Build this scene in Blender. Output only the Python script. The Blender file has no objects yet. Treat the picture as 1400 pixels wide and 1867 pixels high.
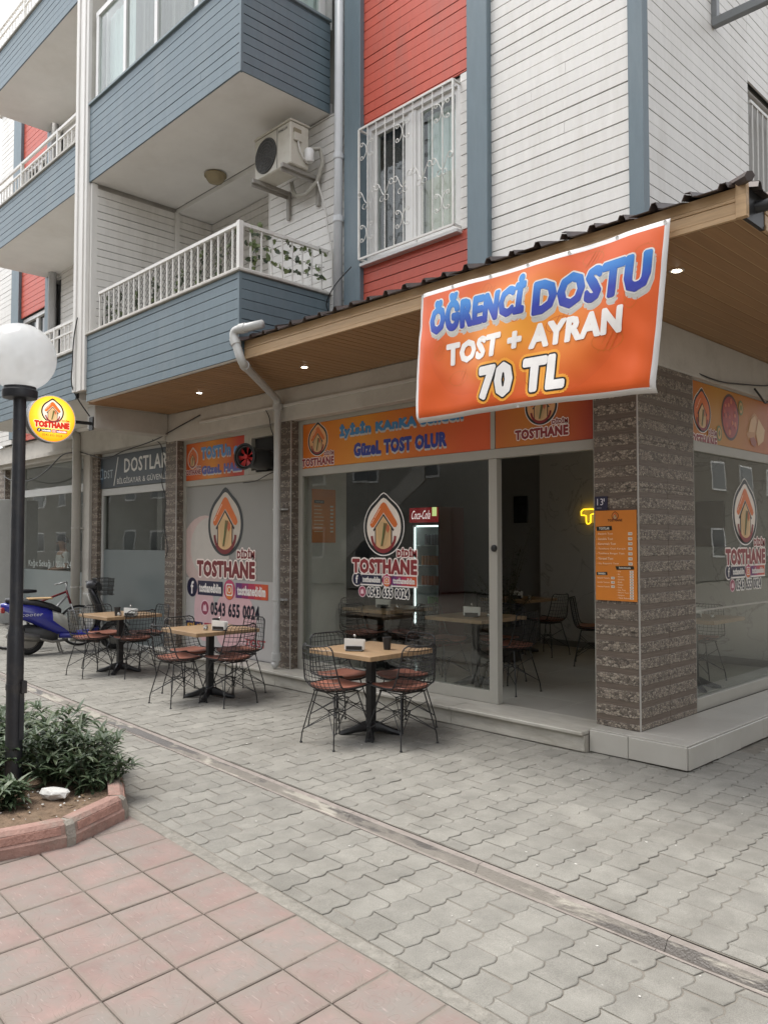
import bpy, bmesh, math, random
from mathutils import Vector, Matrix, noise as mnoise
random.seed(7)
R = math.radians
SC = bpy.context.scene
COL = SC.collection

# ---------------------------------------------------------------- camera
cd = bpy.data.cameras.new('Camera'); cam = bpy.data.objects.new('Camera', cd); COL.objects.link(cam)
cam.location = (0, 0, 1.68)
cam.rotation_euler = (R(90 + 2.14), 0, R(45.8))
cd.sensor_fit = 'VERTICAL'; cd.sensor_height = 36; cd.lens = 1458 / 1867 * 36
cd.clip_start = .05; cd.clip_end = 2000
SC.camera = cam

# ---------------------------------------------------------------- sky, sun, exposure
W = bpy.data.worlds.new('World'); SC.world = W; W.use_nodes = True
wn = W.node_tree; bg = wn.nodes['Background']
sky = wn.nodes.new('ShaderNodeTexSky'); sky.sky_type = 'NISHITA'; sky.sun_disc = False
SUN_EL, SUN_AZ = R(70), R(236)
sky.sun_elevation = SUN_EL; sky.sun_rotation = SUN_AZ
sky.dust_density = 1.0; sky.air_density = 1.0; sky.ozone_density = 1
hs = wn.nodes.new('ShaderNodeHueSaturation'); hs.inputs['Saturation'].default_value = .14
wn.links.new(sky.outputs[0], hs.inputs['Color']); wn.links.new(hs.outputs[0], bg.inputs[0])
bg.inputs[1].default_value = .15
sl = bpy.data.lights.new('Sun', 'SUN'); sl.energy = 1.2; sl.angle = R(28); sl.color = (1, .96, .90)
so = bpy.data.objects.new('Sun', sl); COL.objects.link(so)
so.location = (4, -6, 14)
sd = Vector((math.sin(SUN_AZ) * math.cos(SUN_EL), math.cos(SUN_AZ) * math.cos(SUN_EL), math.sin(SUN_EL)))
so.rotation_euler = sd.to_track_quat('Z', 'Y').to_euler()
SC.view_settings.view_transform = 'Standard'; SC.view_settings.look = 'None'
SC.view_settings.gamma = 1; SC.view_settings.use_curve_mapping = False
SC.view_settings.exposure = 1.45
SC.render.engine = 'CYCLES'
SC.cycles.max_bounces = 8; SC.cycles.transparent_max_bounces = 16
SC.cycles.caustics_reflective = False; SC.cycles.caustics_refractive = False

# ---------------------------------------------------------------- helpers
def lin(c):
    if isinstance(c, str):
        c = [int(c[i:i + 2], 16) / 255 for i in (0, 2, 4)]
        c = [x / 12.92 if x <= .04045 else ((x + .055) / 1.055) ** 2.4 for x in c]
    return (c[0], c[1], c[2], 1)

MATS = {}
def mat(name, col=(.5, .5, .5), rough=.6, var=.12, scale=6, bump=0, bscale=80, metal=0, spec=.5, rnd=0, dirt=None,
        dscale=2, damt=.5, stretch=None, emit=0, coat=0, world=False, alpha=None, trans=0, ior=1.45):
    if name in MATS: return MATS[name]
    m = bpy.data.materials.new(name); m.use_nodes = True; MATS[name] = m
    nt = m.node_tree; N = nt.nodes; L = nt.links
    b = N['Principled BSDF']; col = lin(col)
    b.inputs['Roughness'].default_value = rough; b.inputs['Metallic'].default_value = metal
    b.inputs['Specular IOR Level'].default_value = spec
    if coat: b.inputs['Coat Weight'].default_value = coat; b.inputs['Coat Roughness'].default_value = .08
    if trans: b.inputs['Transmission Weight'].default_value = trans; b.inputs['IOR'].default_value = ior
    if alpha is not None: b.inputs['Alpha'].default_value = alpha
    if emit:
        b.inputs['Emission Color'].default_value = col; b.inputs['Emission Strength'].default_value = emit
    b.inputs['Base Color'].default_value = col
    if var == 0 and not rnd and not dirt and not bump: return m
    if world:
        g = N.new('ShaderNodeNewGeometry'); vec = g.outputs['Position']
    else:
        tc = N.new('ShaderNodeTexCoord'); vec = tc.outputs['Object']
    if stretch:
        mp = N.new('ShaderNodeMapping'); mp.inputs['Scale'].default_value = stretch; L.new(vec, mp.inputs['Vector']); vec = mp.outputs[0]
    n = N.new('ShaderNodeTexNoise'); n.inputs['Scale'].default_value = scale; n.inputs['Detail'].default_value = 5
    n.inputs['Roughness'].default_value = .62; L.new(vec, n.inputs['Vector'])
    mr = N.new('ShaderNodeMapRange'); mr.inputs[1].default_value = .25; mr.inputs[2].default_value = .75
    mr.inputs[3].default_value = 1 - var; mr.inputs[4].default_value = 1 + var; L.new(n.outputs[0], mr.inputs[0])
    val = mr.outputs[0]
    if rnd:
        oi = N.new('ShaderNodeObjectInfo'); at = N.new('ShaderNodeAttribute'); at.attribute_name = 'rnd'
        ad = N.new('ShaderNodeMath'); L.new(oi.outputs['Random'], ad.inputs[0]); L.new(at.outputs['Fac'], ad.inputs[1])
        fr = N.new('ShaderNodeMath'); fr.operation = 'FRACT'; L.new(ad.outputs[0], fr.inputs[0])
        r2 = N.new('ShaderNodeMapRange'); r2.inputs[3].default_value = 1 - rnd; r2.inputs[4].default_value = 1 + rnd; L.new(fr.outputs[0], r2.inputs[0])
        mu = N.new('ShaderNodeMath'); mu.operation = 'MULTIPLY'; L.new(val, mu.inputs[0]); L.new(r2.outputs[0], mu.inputs[1]); val = mu.outputs[0]
    hsv = N.new('ShaderNodeHueSaturation'); hsv.inputs['Color'].default_value = col; L.new(val, hsv.inputs['Value'])
    out = hsv.outputs[0]
    if dirt:
        n2 = N.new('ShaderNodeTexNoise'); n2.inputs['Scale'].default_value = dscale; n2.inputs['Detail'].default_value = 8; n2.inputs['Roughness'].default_value = .7
        L.new(vec, n2.inputs['Vector'])
        r3 = N.new('ShaderNodeMapRange'); r3.inputs[1].default_value = .5; r3.inputs[2].default_value = .72; r3.inputs[4].default_value = damt
        L.new(n2.outputs[0], r3.inputs[0])
        mx = N.new('ShaderNodeMix'); mx.data_type = 'RGBA'; L.new(r3.outputs[0], mx.inputs[0]); L.new(out, mx.inputs[6]); mx.inputs[7].default_value = lin(dirt); out = mx.outputs[2]
    L.new(out, b.inputs['Base Color'])
    if emit: L.new(out, b.inputs['Emission Color'])
    if bump:
        n3 = N.new('ShaderNodeTexNoise'); n3.inputs['Scale'].default_value = bscale; n3.inputs['Detail'].default_value = 3; L.new(vec, n3.inputs['Vector'])
        bp = N.new('ShaderNodeBump'); bp.inputs['Strength'].default_value = bump; bp.inputs['Distance'].default_value = .01
        L.new(n3.outputs[0], bp.inputs['Height']); L.new(bp.outputs[0], b.inputs['Normal'])
    return m

def ink(hexcol, rough=.35, emit=0):
    return mat('print_' + hexcol + ('_lit' if emit else ''), hexcol, rough=rough, var=.05, scale=9, emit=emit)

class MB:
    def __init__(s): s.v = []; s.f = []; s.m = []
    def add(s, vs, fs, mi=0):
        o = len(s.v); s.v += [tuple(p) for p in vs]; s.f += [tuple(i + o for i in f) for f in fs]; s.m += [mi] * len(fs); return s
    def box(s, x0, x1, y0, y1, z0, z1, mi=0):
        if x0 > x1: x0, x1 = x1, x0
        if y0 > y1: y0, y1 = y1, y0
        if z0 > z1: z0, z1 = z1, z0
        return s.add([(x, y, z) for z in (z0, z1) for y in (y0, y1) for x in (x0, x1)],
                     [(0, 2, 3, 1), (4, 5, 7, 6), (0, 1, 5, 4), (2, 6, 7, 3), (0, 4, 6, 2), (1, 3, 7, 5)], mi)
    def obox(s, c, ax, ay, az, mi=0):           # oriented box: centre and three half axes
        c, ax, ay, az = Vector(c), Vector(ax), Vector(ay), Vector(az)
        return s.add([c + ax * i + ay * j + az * k for k in (-1, 1) for j in (-1, 1) for i in (-1, 1)],
                     [(0, 2, 3, 1), (4, 5, 7, 6), (0, 1, 5, 4), (2, 6, 7, 3), (0, 4, 6, 2), (1, 3, 7, 5)], mi)
    def bbox(s, x0, x1, y0, y1, z0, z1, b=.004, mi=0):   # box with bevelled edges
        if x0 > x1: x0, x1 = x1, x0
        if y0 > y1: y0, y1 = y1, y0
        if z0 > z1: z0, z1 = z1, z0
        bm = bmesh.new(); bmesh.ops.create_cube(bm, size=1)
        for v in bm.verts: v.co = Vector((x0 + (v.co.x + .5) * (x1 - x0), y0 + (v.co.y + .5) * (y1 - y0), z0 + (v.co.z + .5) * (z1 - z0)))
        bmesh.ops.bevel(bm, geom=bm.edges[:], offset=b, segments=1, affect='EDGES', profile=.5)
        bm.verts.index_update(); s.add([v.co for v in bm.verts], [[v.index for v in f.verts] for f in bm.faces], mi); bm.free(); return s
    def tube(s, pts, r, n=6, mi=0, closed=False, cap=True):
        P = [Vector(p) for p in pts]; k = len(P)
        rr = r if isinstance(r, (list, tuple)) else [r] * k
        T = []
        for i in range(k):
            a = P[(i - 1) % k] if (closed or i > 0) else P[i]
            c = P[(i + 1) % k] if (closed or i < k - 1) else P[i]
            d = c - a; T.append(d.normalized() if d.length > 1e-9 else Vector((0, 0, 1)))
        u = T[0].orthogonal().normalized(); vs = []
        for i in range(k):
            if i: u = (u - T[i] * u.dot(T[i])); u = u.normalized() if u.length > 1e-9 else T[i].orthogonal().normalized()
            w = T[i].cross(u)
            for j in range(n):
                a = 2 * math.pi * (j + .5) / n
                vs.append(P[i] + (u * math.cos(a) + w * math.sin(a)) * rr[i])
        fs = []
        for i in range(k if closed else k - 1):
            i2 = (i + 1) % k
            for j in range(n):
                j2 = (j + 1) % n
                fs.append((i * n + j, i * n + j2, i2 * n + j2, i2 * n + j))
        if cap and not closed: fs += [tuple(range(n - 1, -1, -1)), tuple((k - 1) * n + j for j in range(n))]
        return s.add(vs, fs, mi)
    def lathe(s, prof, c=(0, 0, 0), n=20, mi=0, axis='z'):
        vs = []
        for r, h in prof:
            for j in range(n):
                a = 2 * math.pi * j / n; p = (r * math.cos(a), r * math.sin(a), h)
                if axis == 'x': p = (h, p[0], p[1])
                if axis == 'y': p = (p[1], h, p[0])
                vs.append((p[0] + c[0], p[1] + c[1], p[2] + c[2]))
        k = len(prof); fs = [(i * n + j, i * n + (j + 1) % n, (i + 1) * n + (j + 1) % n, (i + 1) * n + j) for i in range(k - 1) for j in range(n)]
        fs += [tuple(range(n - 1, -1, -1)), tuple((k - 1) * n + j for j in range(n))]
        return s.add(vs, fs, mi)
    def prism(s, pts, d0, d1, axis='z', mi=0):    # 2D outline extruded along an axis
        k = len(pts)
        def P(p, d): return {'z': (p[0], p[1], d), 'y': (p[0], d, p[1]), 'x': (d, p[0], p[1])}[axis]
        vs = [P(p, d0) for p in pts] + [P(p, d1) for p in pts]
        fs = [tuple(range(k - 1, -1, -1)), tuple(range(k, 2 * k))] + [(i, (i + 1) % k, k + (i + 1) % k, k + i) for i in range(k)]
        return s.add(vs, fs, mi)
    def loft(s, rings, mi=0, cap=True):
        n = len(rings[0]); vs = [p for r in rings for p in r]
        fs = [(i * n + j, i * n + (j + 1) % n, (i + 1) * n + (j + 1) % n, (i + 1) * n + j) for i in range(len(rings) - 1) for j in range(n)]
        if cap: fs += [tuple(range(n - 1, -1, -1)), tuple((len(rings) - 1) * n + j for j in range(n))]
        return s.add(vs, fs, mi)
    def mesh(s, name, mats, smooth=False, auto=False):
        me = bpy.data.meshes.new(name); me.from_pydata(s.v, [], s.f)
        for m in (mats if isinstance(mats, (list, tuple)) else [mats]): me.materials.append(m)
        me.polygons.foreach_set('material_index', s.m)
        bm = bmesh.new(); bm.from_mesh(me); bmesh.ops.recalc_face_normals(bm, faces=bm.faces[:]); bm.to_mesh(me); bm.free()
        if smooth or auto: me.polygons.foreach_set('use_smooth', [True] * len(me.polygons))
        if auto: me.set_sharp_from_angle(angle=R(38))
        me.update(); return me
    def obj(s, name, mats, parent=None, smooth=False, auto=False):
        return link(name, s.mesh(name, mats, smooth, auto), parent)

def link(name, me, parent=None):
    o = bpy.data.objects.new(name, me); COL.objects.link(o)
    if parent is not None:
        o.parent = parent
        if parent.parent is None and parent.type == 'EMPTY': o.location = -Vector(parent.location)
    return o
def tag(o, label, cat, group=None, kind=None):
    if label: o['label'] = label
    if cat: o['category'] = cat
    if group: o['group'] = group
    if kind: o['kind'] = kind
    return o
def thing(name, label, cat, loc=(0, 0, 0), group=None):
    o = bpy.data.objects.new(name, None); COL.objects.link(o); o.location = loc; o.empty_display_size = .1
    return tag(o, label, cat, group)
def struct(o): o['kind'] = 'structure'; return o
def stuff(o): o['kind'] = 'stuff'; return o
def dup(o, parent=None, loc=None, rz=None, label=None, group=None):
    c = o.copy(); COL.objects.link(c); c.parent = parent
    for ch in o.children: dup(ch, c)
    if loc is not None: c.location = loc
    if rz is not None: c.rotation_euler = (0, 0, rz)
    if label: c['label'] = label
    if group: c['group'] = group
    return c
def sub(name, me, parent, loc=(0, 0, 0), rot=None, scale=None):       # a piece with its own local mesh
    o = link(name, me, parent); o.location = Vector(o.location) + Vector(loc)
    if rot: o.rotation_euler = rot
    if scale: o.scale = scale
    return o
def rv(a): return random.uniform(-a, a)

# ---------------------------------------------------------------- flat print: lettering and emblems
_tx = {}
def text2d(s, bold):
    if (s, bold) in _tx: return _tx[(s, bold)]
    c = bpy.data.curves.new('t', 'FONT'); c.body = s; c.size = 1; c.offset = bold; c.resolution_u = 2; c.fill_mode = 'FRONT'; c.space_character = 1.1
    o = bpy.data.objects.new('t', c); me = bpy.data.meshes.new_from_object(o)
    V = [(v.co.x, v.co.y) for v in me.vertices]; F = [tuple(p.vertices) for p in me.polygons]
    bpy.data.objects.remove(o); bpy.data.curves.remove(c); bpy.data.meshes.remove(me)
    _tx[(s, bold)] = (V, F); return V, F

class Decal:
    def __init__(s, emit=0): s.v = []; s.f = []; s.m = []; s.cols = []; s.emit = emit
    def ci(s, c):
        if c not in s.cols: s.cols.append(c)
        return s.cols.index(c)
    def poly(s, pts, lay, col):
        o = len(s.v); s.v += [(p[0], p[1], lay) for p in pts]; s.f.append(tuple(range(o, o + len(pts)))); s.m.append(s.ci(col)); return s
    def rect(s, u0, u1, v0, v1, lay, col): return s.poly([(u0, v0), (u1, v0), (u1, v1), (u0, v1)], lay, col)
    def disc(s, cu, cv, r, lay, col, n=24, ry=None):
        ry = ry or r
        return s.poly([(cu + r * math.cos(2 * math.pi * i / n), cv + ry * math.sin(2 * math.pi * i / n)) for i in range(n)], lay, col)
    def band(s, a, b, lay, col):      # strip between two polylines
        o = len(s.v); k = len(a); s.v += [(p[0], p[1], lay) for p in a] + [(p[0], p[1], lay) for p in b]
        for i in range(k - 1): s.f.append((o + i, o + i + 1, o + k + i + 1, o + k + i)); s.m.append(s.ci(col))
        return s
    def text(s, t, u0, u1, v0, v1, lay, col, bold=.02, edge=None, ecol=None, slant=0, base=None):
        # fits the glyphs of t into u0..u1 x v0..v1; bold fattens them (share of the height), edge adds an outline
        V, F = text2d(t, min(bold, .015))
        if not V: return s
        fat = max(0, bold - .012) * (v1 - v0) * .75
        x0 = min(p[0] for p in V); x1 = max(p[0] for p in V); ys = [p[1] for p in V]; y0, y1 = min(ys), max(ys)
        u0 += fat; u1 -= fat; v0 += fat; v1 -= fat
        def put(du, dv, l, c):
            o = len(s.v)
            for p in V:
                v = v0 + (p[1] - y0) / (y1 - y0) * (v1 - v0); s.v.append((u0 + (p[0] - x0) / (x1 - x0) * (u1 - u0) + slant * (v - v0) + du, v + dv, l))
            s.f += [tuple(i + o for i in f) for f in F]; s.m += [s.ci(c)] * len(F)
        def ringput(r, l, c, n):
            for i in range(n): put(r * math.cos(2 * math.pi * i / n), r * math.sin(2 * math.pi * i / n), l + .02 * i, c)
        if edge: ringput(edge + fat, lay - .7, ecol, 16)
        if fat > 0: ringput(fat, lay - .1, col, 14)
        put(0, 0, lay + .3, col); return s
    def build(s, name, parent, O, U, Vv, N, eps=.0012, warp=None, mats=None):
        O, U, Vv, N = Vector(O), Vector(U), Vector(Vv), Vector(N)
        me = bpy.data.meshes.new(name)
        P = [warp(a, b, c) for a, b, c in s.v] if warp else [O + U * a + Vv * b + N * (eps * (c + 1)) for a, b, c in s.v]
        me.from_pydata([tuple(p) for p in P], [], s.f)
        for c in s.cols: me.materials.append((mats or {}).get(c) or ink(c, emit=s.emit))
        me.polygons.foreach_set('material_index', s.m); me.update()
        return link(name, me, parent)

def egg(r, tip, n=44, cy=0):
    out = []
    for i in range(n + 1):
        a = math.pi / 2 - 2 * math.pi * i / n; x, y = r * math.cos(a), r * math.sin(a)
        if y > 0: y += tip * math.exp(-(x / .26) ** 2)
        out.append((x, y + cy))
    return out
def logo(D, cu, cv, k, lay=0, white=True, text=True, small=False, dark='1d1d1f', red='8e2f33', fill='efe3d6'):
    T = lambda pts: [(cu + k * p[0], cv + k * p[1]) for p in pts]
    if white: D.poly(T(egg(1.0, .2)[:-1]), lay, 'f4efe9')
    D.band(T(egg(.96, .2)), T(egg(.84, .17)), lay + 1, dark)
    if fill: D.poly(T(egg(.84, .17)[:-1]), lay + .8, fill)
    # roof
    D.poly(T([(0, .86), (.12, .8), (.62, .2), (.68, .08), (.6, -.02), (.48, .0), (0, .5), (-.48, .0), (-.6, -.02), (-.68, .08), (-.62, .2), (-.12, .8)]), lay + 2, 'd9702f')
    D.poly(T([(-.2, .62), (-.14, .66), (-.42, .33), (-.47, .3)]), lay + 3, 'fff3e0'); D.poly(T([(-.5, .26), (-.45, .29), (-.58, .14), (-.62, .12)]), lay + 3, 'fff3e0')
    # house
    D.poly(T([(0, .46), (.52, -.1), (.47, -.15), (.42, -.1), (.42, -.7), (.25, -.78), (-.25, -.78), (-.42, -.7), (-.42, -.1), (-.47, -.15), (-.52, -.1)]), lay + 3, '3a2c2a')
    D.poly(T([(0, .38), (.37, -.02), (.37, -.68), (.2, -.76), (-.2, -.76), (-.37, -.68), (-.37, -.02)]), lay + 4, 'ddb685')
    # filled flatbread
    D.poly(T([(-.3, .02), (-.12, .2), (.08, .16), (.2, .1), (.3, .0), (.3, -.2), (.14, -.62), (0, -.72), (-.14, -.68), (-.26, -.4)]), lay + 5, 'cfae7e')
    D.poly(T([(.02, .14), (.2, .12), (.08, -.3), (-.02, -.66), (-.12, -.66), (-.04, -.3)]), lay + 6, '7a6238')
    D.poly(T([(.02, .02), (.08, .04), (.0, -.4), (-.06, -.62), (-.1, -.6), (-.03, -.3)]), lay + 7, '4f6a3a')
    D.poly(T([(.2, .1), (.3, .04), (.31, -.1), (.22, -.22), (.15, -.1)]), lay + 7, 'c86a45')
    # red arc
    a = [(.62 * math.cos(t) * 1.02, -.28 + .62 * math.sin(t)) for t in [math.pi * (1.02 + .96 * i / 16) for i in range(17)]]
    b = [(.52 * math.cos(t), -.3 + .46 * math.sin(t)) for t in [math.pi * (1.0 + 1.0 * i / 16) for i in range(17)]]
    D.band(T(a), T(b), lay + 5, red)
    if text:
        e = None if small else .05 * k
        D.text('TOSTHANE', cu - 1.6 * k, cu + 1.6 * k, cv - 1.62 * k, cv - 1.1 * k, lay + 4, red, bold=.085, edge=e or .04 * k, ecol='f4e6df')
        D.text('DİDİM', cu + .66 * k, cu + 1.58 * k, cv - 1.02 * k, cv - .72 * k, lay + 4, red, bold=.07, edge=(e or .04 * k) * .8, ecol='f4e6df')
def social(D, cu, cv, k, lay=0, edge=True):
    E = 'f3ece6'
    if edge:
        D.disc(cu - 1.36 * k, cv, .26 * k, lay, E); D.rect(cu - 1.3 * k, cu - .06 * k, cv - .21 * k, cv + .21 * k, lay, E)
        D.disc(cu + .16 * k, cv, .26 * k, lay, E); D.rect(cu + .2 * k, cu + 1.6 * k, cv - .21 * k, cv + .21 * k, lay, E)
    D.disc(cu - 1.36 * k, cv, .22 * k, lay + 1.5, '1b1c3c'); D.rect(cu - 1.12 * k, cu - .1 * k, cv - .16 * k, cv + .16 * k, lay + 1, '22213f')
    D.text('f', cu - 1.42 * k, cu - 1.29 * k, cv - .15 * k, cv + .14 * k, lay + 2.5, 'f4efe9', bold=.03)
    D.text('tosthanedidim', cu - 1.06 * k, cu - .16 * k, cv - .1 * k, cv + .11 * k, lay + 2.5, 'f4efe9', bold=.05)
    D.disc(cu + .16 * k, cv, .22 * k, lay + 1.5, 'c0446c'); D.disc(cu + .16 * k, cv - .06 * k, .15 * k, lay + 1.7, 'dd7a3a')
    q = [(.1, .13), (.13, .1), (.13, -.1), (.1, -.13), (-.1, -.13), (-.13, -.1), (-.13, .1), (-.1, .13), (.1, .13)]
    D.band([(cu + .16 * k + a * k, cv + b * k) for a, b in q], [(cu + .16 * k + a * k * .8, cv + b * k * .8) for a, b in q], lay + 2.5, 'f4efe9')
    c = [(math.cos(i * math.pi / 8), math.sin(i * math.pi / 8)) for i in range(17)]
    D.band([(cu + .16 * k + a * k * .07, cv + b * k * .07) for a, b in c], [(cu + .16 * k + a * k * .05, cv + b * k * .05) for a, b in c], lay + 2.5, 'f4efe9')
    cs = ['6b2a6e', '932b63', 'b53352', 'c8443f', 'd0572f']
    for i in range(5): D.rect(cu + (.4 + i * .232) * k, cu + (.4 + (i + 1) * .232) * k, cv - .16 * k, cv + .16 * k, lay + 1, cs[i])
    D.text('tosthanedidim', cu + .46 * k, cu + 1.48 * k, cv - .1 * k, cv + .11 * k, lay + 2.5, 'f4efe9', bold=.05)
def phone(D, cu, cv, k, lay=0, col='1a1d2c', edge=True):
    D.disc(cu - 1.08 * k, cv, .2 * k, lay, 'e9c9cf'); D.disc(cu - 1.08 * k, cv, .17 * k, lay + 1, '9c3f58')
    D.poly([(cu + k * (-1.08 + a), cv + k * b) for a, b in [(-.09, -.08), (.09, -.08), (.07, .03), (.04, .1), (-.02, .05), (-.05, .09), (-.08, .02)]], lay + 2, 'e9c9cf')
    D.text('0543 655 0024', cu - .82 * k, cu + 1.22 * k, cv - .16 * k, cv + .17 * k, lay + 2, col, bold=.045, edge=.035 * k if edge else None, ecol='f4efe9')

XA, YA, ZA = (1, 0, 0), (0, 1, 0), (0, 0, 1); NY = (0, -1, 0)
# ================================================================ GROUND
import numpy as np
_a = R(44.2); _p = R(2.14)
_fw = np.array([-math.cos(_a) * math.cos(_p), math.sin(_a) * math.cos(_p), math.sin(_p)]); _rt = np.array([math.sin(_a), math.cos(_a), 0.]); _up = np.cross(_rt, _fw)
def to_px(P):      # where a point falls in the photograph, only used to sort pieces by size
    v = np.array(P, float) - np.array([0, 0, 1.68]); d = v @ _fw
    return (700 + 1458 * (v @ _rt) / d, 933.5 - 1458 * (v @ _up) / d, d) if d > .05 else (9e9, 9e9, d)
def shear(x, y): return (x - .045 * (y - 3), y - .042 * (x + 3))

def paver_material():
    m = mat('paver_concrete', (.238, .228, .202), rough=.88, var=.2, scale=6, rnd=.075, dirt=(.15, .14, .12), dscale=.8, damt=.85, world=True)
    nt = m.node_tree; N = nt.nodes; L = nt.links; b = N['Principled BSDF']
    src = b.inputs['Base Color'].links[0].from_socket
    g = N.new('ShaderNodeNewGeometry')
    # fine aggregate speckle, dark spots of old gum and pale flecks
    n = N.new('ShaderNodeTexNoise'); n.inputs['Scale'].default_value = 260; n.inputs['Detail'].default_value = 2; L.new(g.outputs['Position'], n.inputs['Vector'])
    r = N.new('ShaderNodeMapRange'); r.inputs[1].default_value = .3; r.inputs[2].default_value = .7; r.inputs[3].default_value = .78; r.inputs[4].default_value = 1.2; L.new(n.outputs[0], r.inputs[0])
    mu = N.new('ShaderNodeMix'); mu.data_type = 'RGBA'; mu.blend_type = 'MULTIPLY'; mu.inputs[0].default_value = 1; L.new(src, mu.inputs[6]); L.new(r.outputs[0], mu.inputs[7])
    v = N.new('ShaderNodeTexVoronoi'); v.inputs['Scale'].default_value = 2.6; L.new(g.outputs['Position'], v.inputs['Vector'])
    c = N.new('ShaderNodeMapRange'); c.inputs[1].default_value = .035; c.inputs[2].default_value = .05; c.inputs[3].default_value = .55; c.inputs[4].default_value = 0; L.new(v.outputs['Distance'], c.inputs[0])
    m2 = N.new('ShaderNodeMix'); m2.data_type = 'RGBA'; L.new(c.outputs[0], m2.inputs[0]); L.new(mu.outputs[2], m2.inputs[6]); m2.inputs[7].default_value = (.12, .115, .1, 1)
    v2 = N.new('ShaderNodeTexVoronoi'); v2.inputs['Scale'].default_value = 9; L.new(g.outputs['Position'], v2.inputs['Vector'])
    c2 = N.new('ShaderNodeMapRange'); c2.inputs[1].default_value = .025; c2.inputs[2].default_value = .045; c2.inputs[3].default_value = .4; c2.inputs[4].default_value = 0; L.new(v2.outputs['Distance'], c2.inputs[0])
    m3 = N.new('ShaderNodeMix'); m3.data_type = 'RGBA'; L.new(c2.outputs[0], m3.inputs[0]); L.new(m2.outputs[2], m3.inputs[6]); m3.inputs[7].default_value = (.58, .56, .52, 1)
    L.new(m3.outputs[2], b.inputs['Base Color'])
    bp = N.new('ShaderNodeBump'); bp.inputs['Strength'].default_value = .35; bp.inputs['Distance'].default_value = .004; L.new(n.outputs[0], bp.inputs['Height']); L.new(bp.outputs[0], b.inputs['Normal'])
    return m
M_PAVER = paver_material()
M_SAND = mat('joint_sand', (.19, .172, .145), rough=.95, var=.3, scale=14, world=True, bump=.4, bscale=200)
g = MB().add([(-300, -300, -.06), (300, -300, -.06), (300, 300, -.06), (-300, 300, -.06)], [(0, 1, 2, 3)]).obj('ground', M_SAND); struct(g)
pav = MB().add([(*shear(-18.6, 3.382), -.0052), (*shear(1.5, 3.382), -.0052), (1.5, 9.8, -.0052), (-18.6, 6.6, -.0052), (*shear(-18.6, 2.1), -.0052), (*shear(1.5, 2.1), -.0052), (*shear(1.5, 3.198), -.0052), (*shear(-18.6, 3.198), -.0052)], [(0, 1, 2, 3), (4, 5, 6, 7)]).obj('pavement', M_SAND); struct(pav)

PW, PL, GAP = .16, .23, .0022
def wave(t):       # zigzag joint, period half a paver
    t = (t / (PL / 2)) % 1
    return -.0115 + .023 * (t / .68) if t < .68 else .0115 - .023 * ((t - .68) / .32)
def paver_outline(y0, y1, base):
    ts = [y0]; k = math.floor((y0 - base) / (PL / 2)) - 1
    while True:
        a = base + k * PL / 2
        if a > y1: break
        for q in (0, .1, .58, .78):
            t = a + q * PL / 2
            if y0 + .008 < t < y1 - .008: ts.append(t)
        k += 1
    ts.append(y1); return ts
def paver_geo(mb, x0, y0, y1, base, z=0, tx=0, ty=0):
    ts = paver_outline(y0, y1, base)
    out = [(x0 + PW + wave(t - base), t) for t in ts] + [(x0 + wave(t - base), t) for t in reversed(ts)]
    cx = x0 + PW / 2; cy = (y0 + y1) / 2; k = len(out); rings = []
    for ins, dz in ((GAP, -.014), (GAP + .0004, -.003), (GAP + .0045, 0)):
        rg = []
        for x, y in out:
            sx = -1 if x > cx + .0 else 1; sy = -1 if y > cy else 1
            xx = x + sx * ins; yy = y + (sy * (ins * 1.25 + .0006) if abs(y - y0) < 1e-6 or abs(y - y1) < 1e-6 else 0)
            X, Y = shear(xx, yy); rg.append((X, Y, dz + z + tx * (xx - cx) + ty * (yy - cy)))
        rings.append(rg)
    vs = [p for r in rings for p in r]
    fs = [(i * k + j, i * k + (j + 1) % k, (i + 1) * k + (j + 1) % k, (i + 1) * k + j) for i in range(2) for j in range(k)] + [tuple(2 * k + j for j in range(k))]
    mb.add(vs, fs)
cells = []
for i in range(-115, 12):
    x0 = -2.215 + i * PW
    base = 4.055 if i % 2 == 0 else 4.17
    for j in range(-10, 26):
        ya = base + j * PL; yb = ya + PL
        for lo, hi in ((2.365, 3.195), (3.385, 9.6)):
            a, c = max(ya, lo), min(yb, hi)
            if c - a < .05: continue
            X, Y = shear(x0 + PW / 2, (a + c) / 2)
            if X < -2.62 and Y > 6.0: continue
            if X < -18.4 or Y > 9.4 or X > 1: continue
            px, py, d = to_px((X, Y, 0))
            if d < .3 or px < -320 or px > 1750 or py > 2250: continue
            cells.append((1458 ** 2 * (c - a) * PW * 1.68 / d ** 3 * (1 if -20 < px < 1420 and py < 1890 else .05), x0, a, c, base))
cells.sort(reverse=True)
rest = MB(); rr = []
for n, (s_, x0, a, c, base) in enumerate(cells):
    mb = MB() if n < 300 else rest
    f0 = len(mb.f)
    paver_geo(mb, x0, a, c, base, z=rv(.0026), tx=rv(.018), ty=rv(.018))
    if n < 300: mb.obj('paver', M_PAVER, pav)
    else: rr += [random.random()] * (len(mb.f) - f0)
far = rest.obj('far_pavers', M_PAVER, pav); stuff(far)
at = far.data.attributes.new('rnd', 'FLOAT', 'FACE'); at.data.foreach_set('value', rr)

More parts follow.
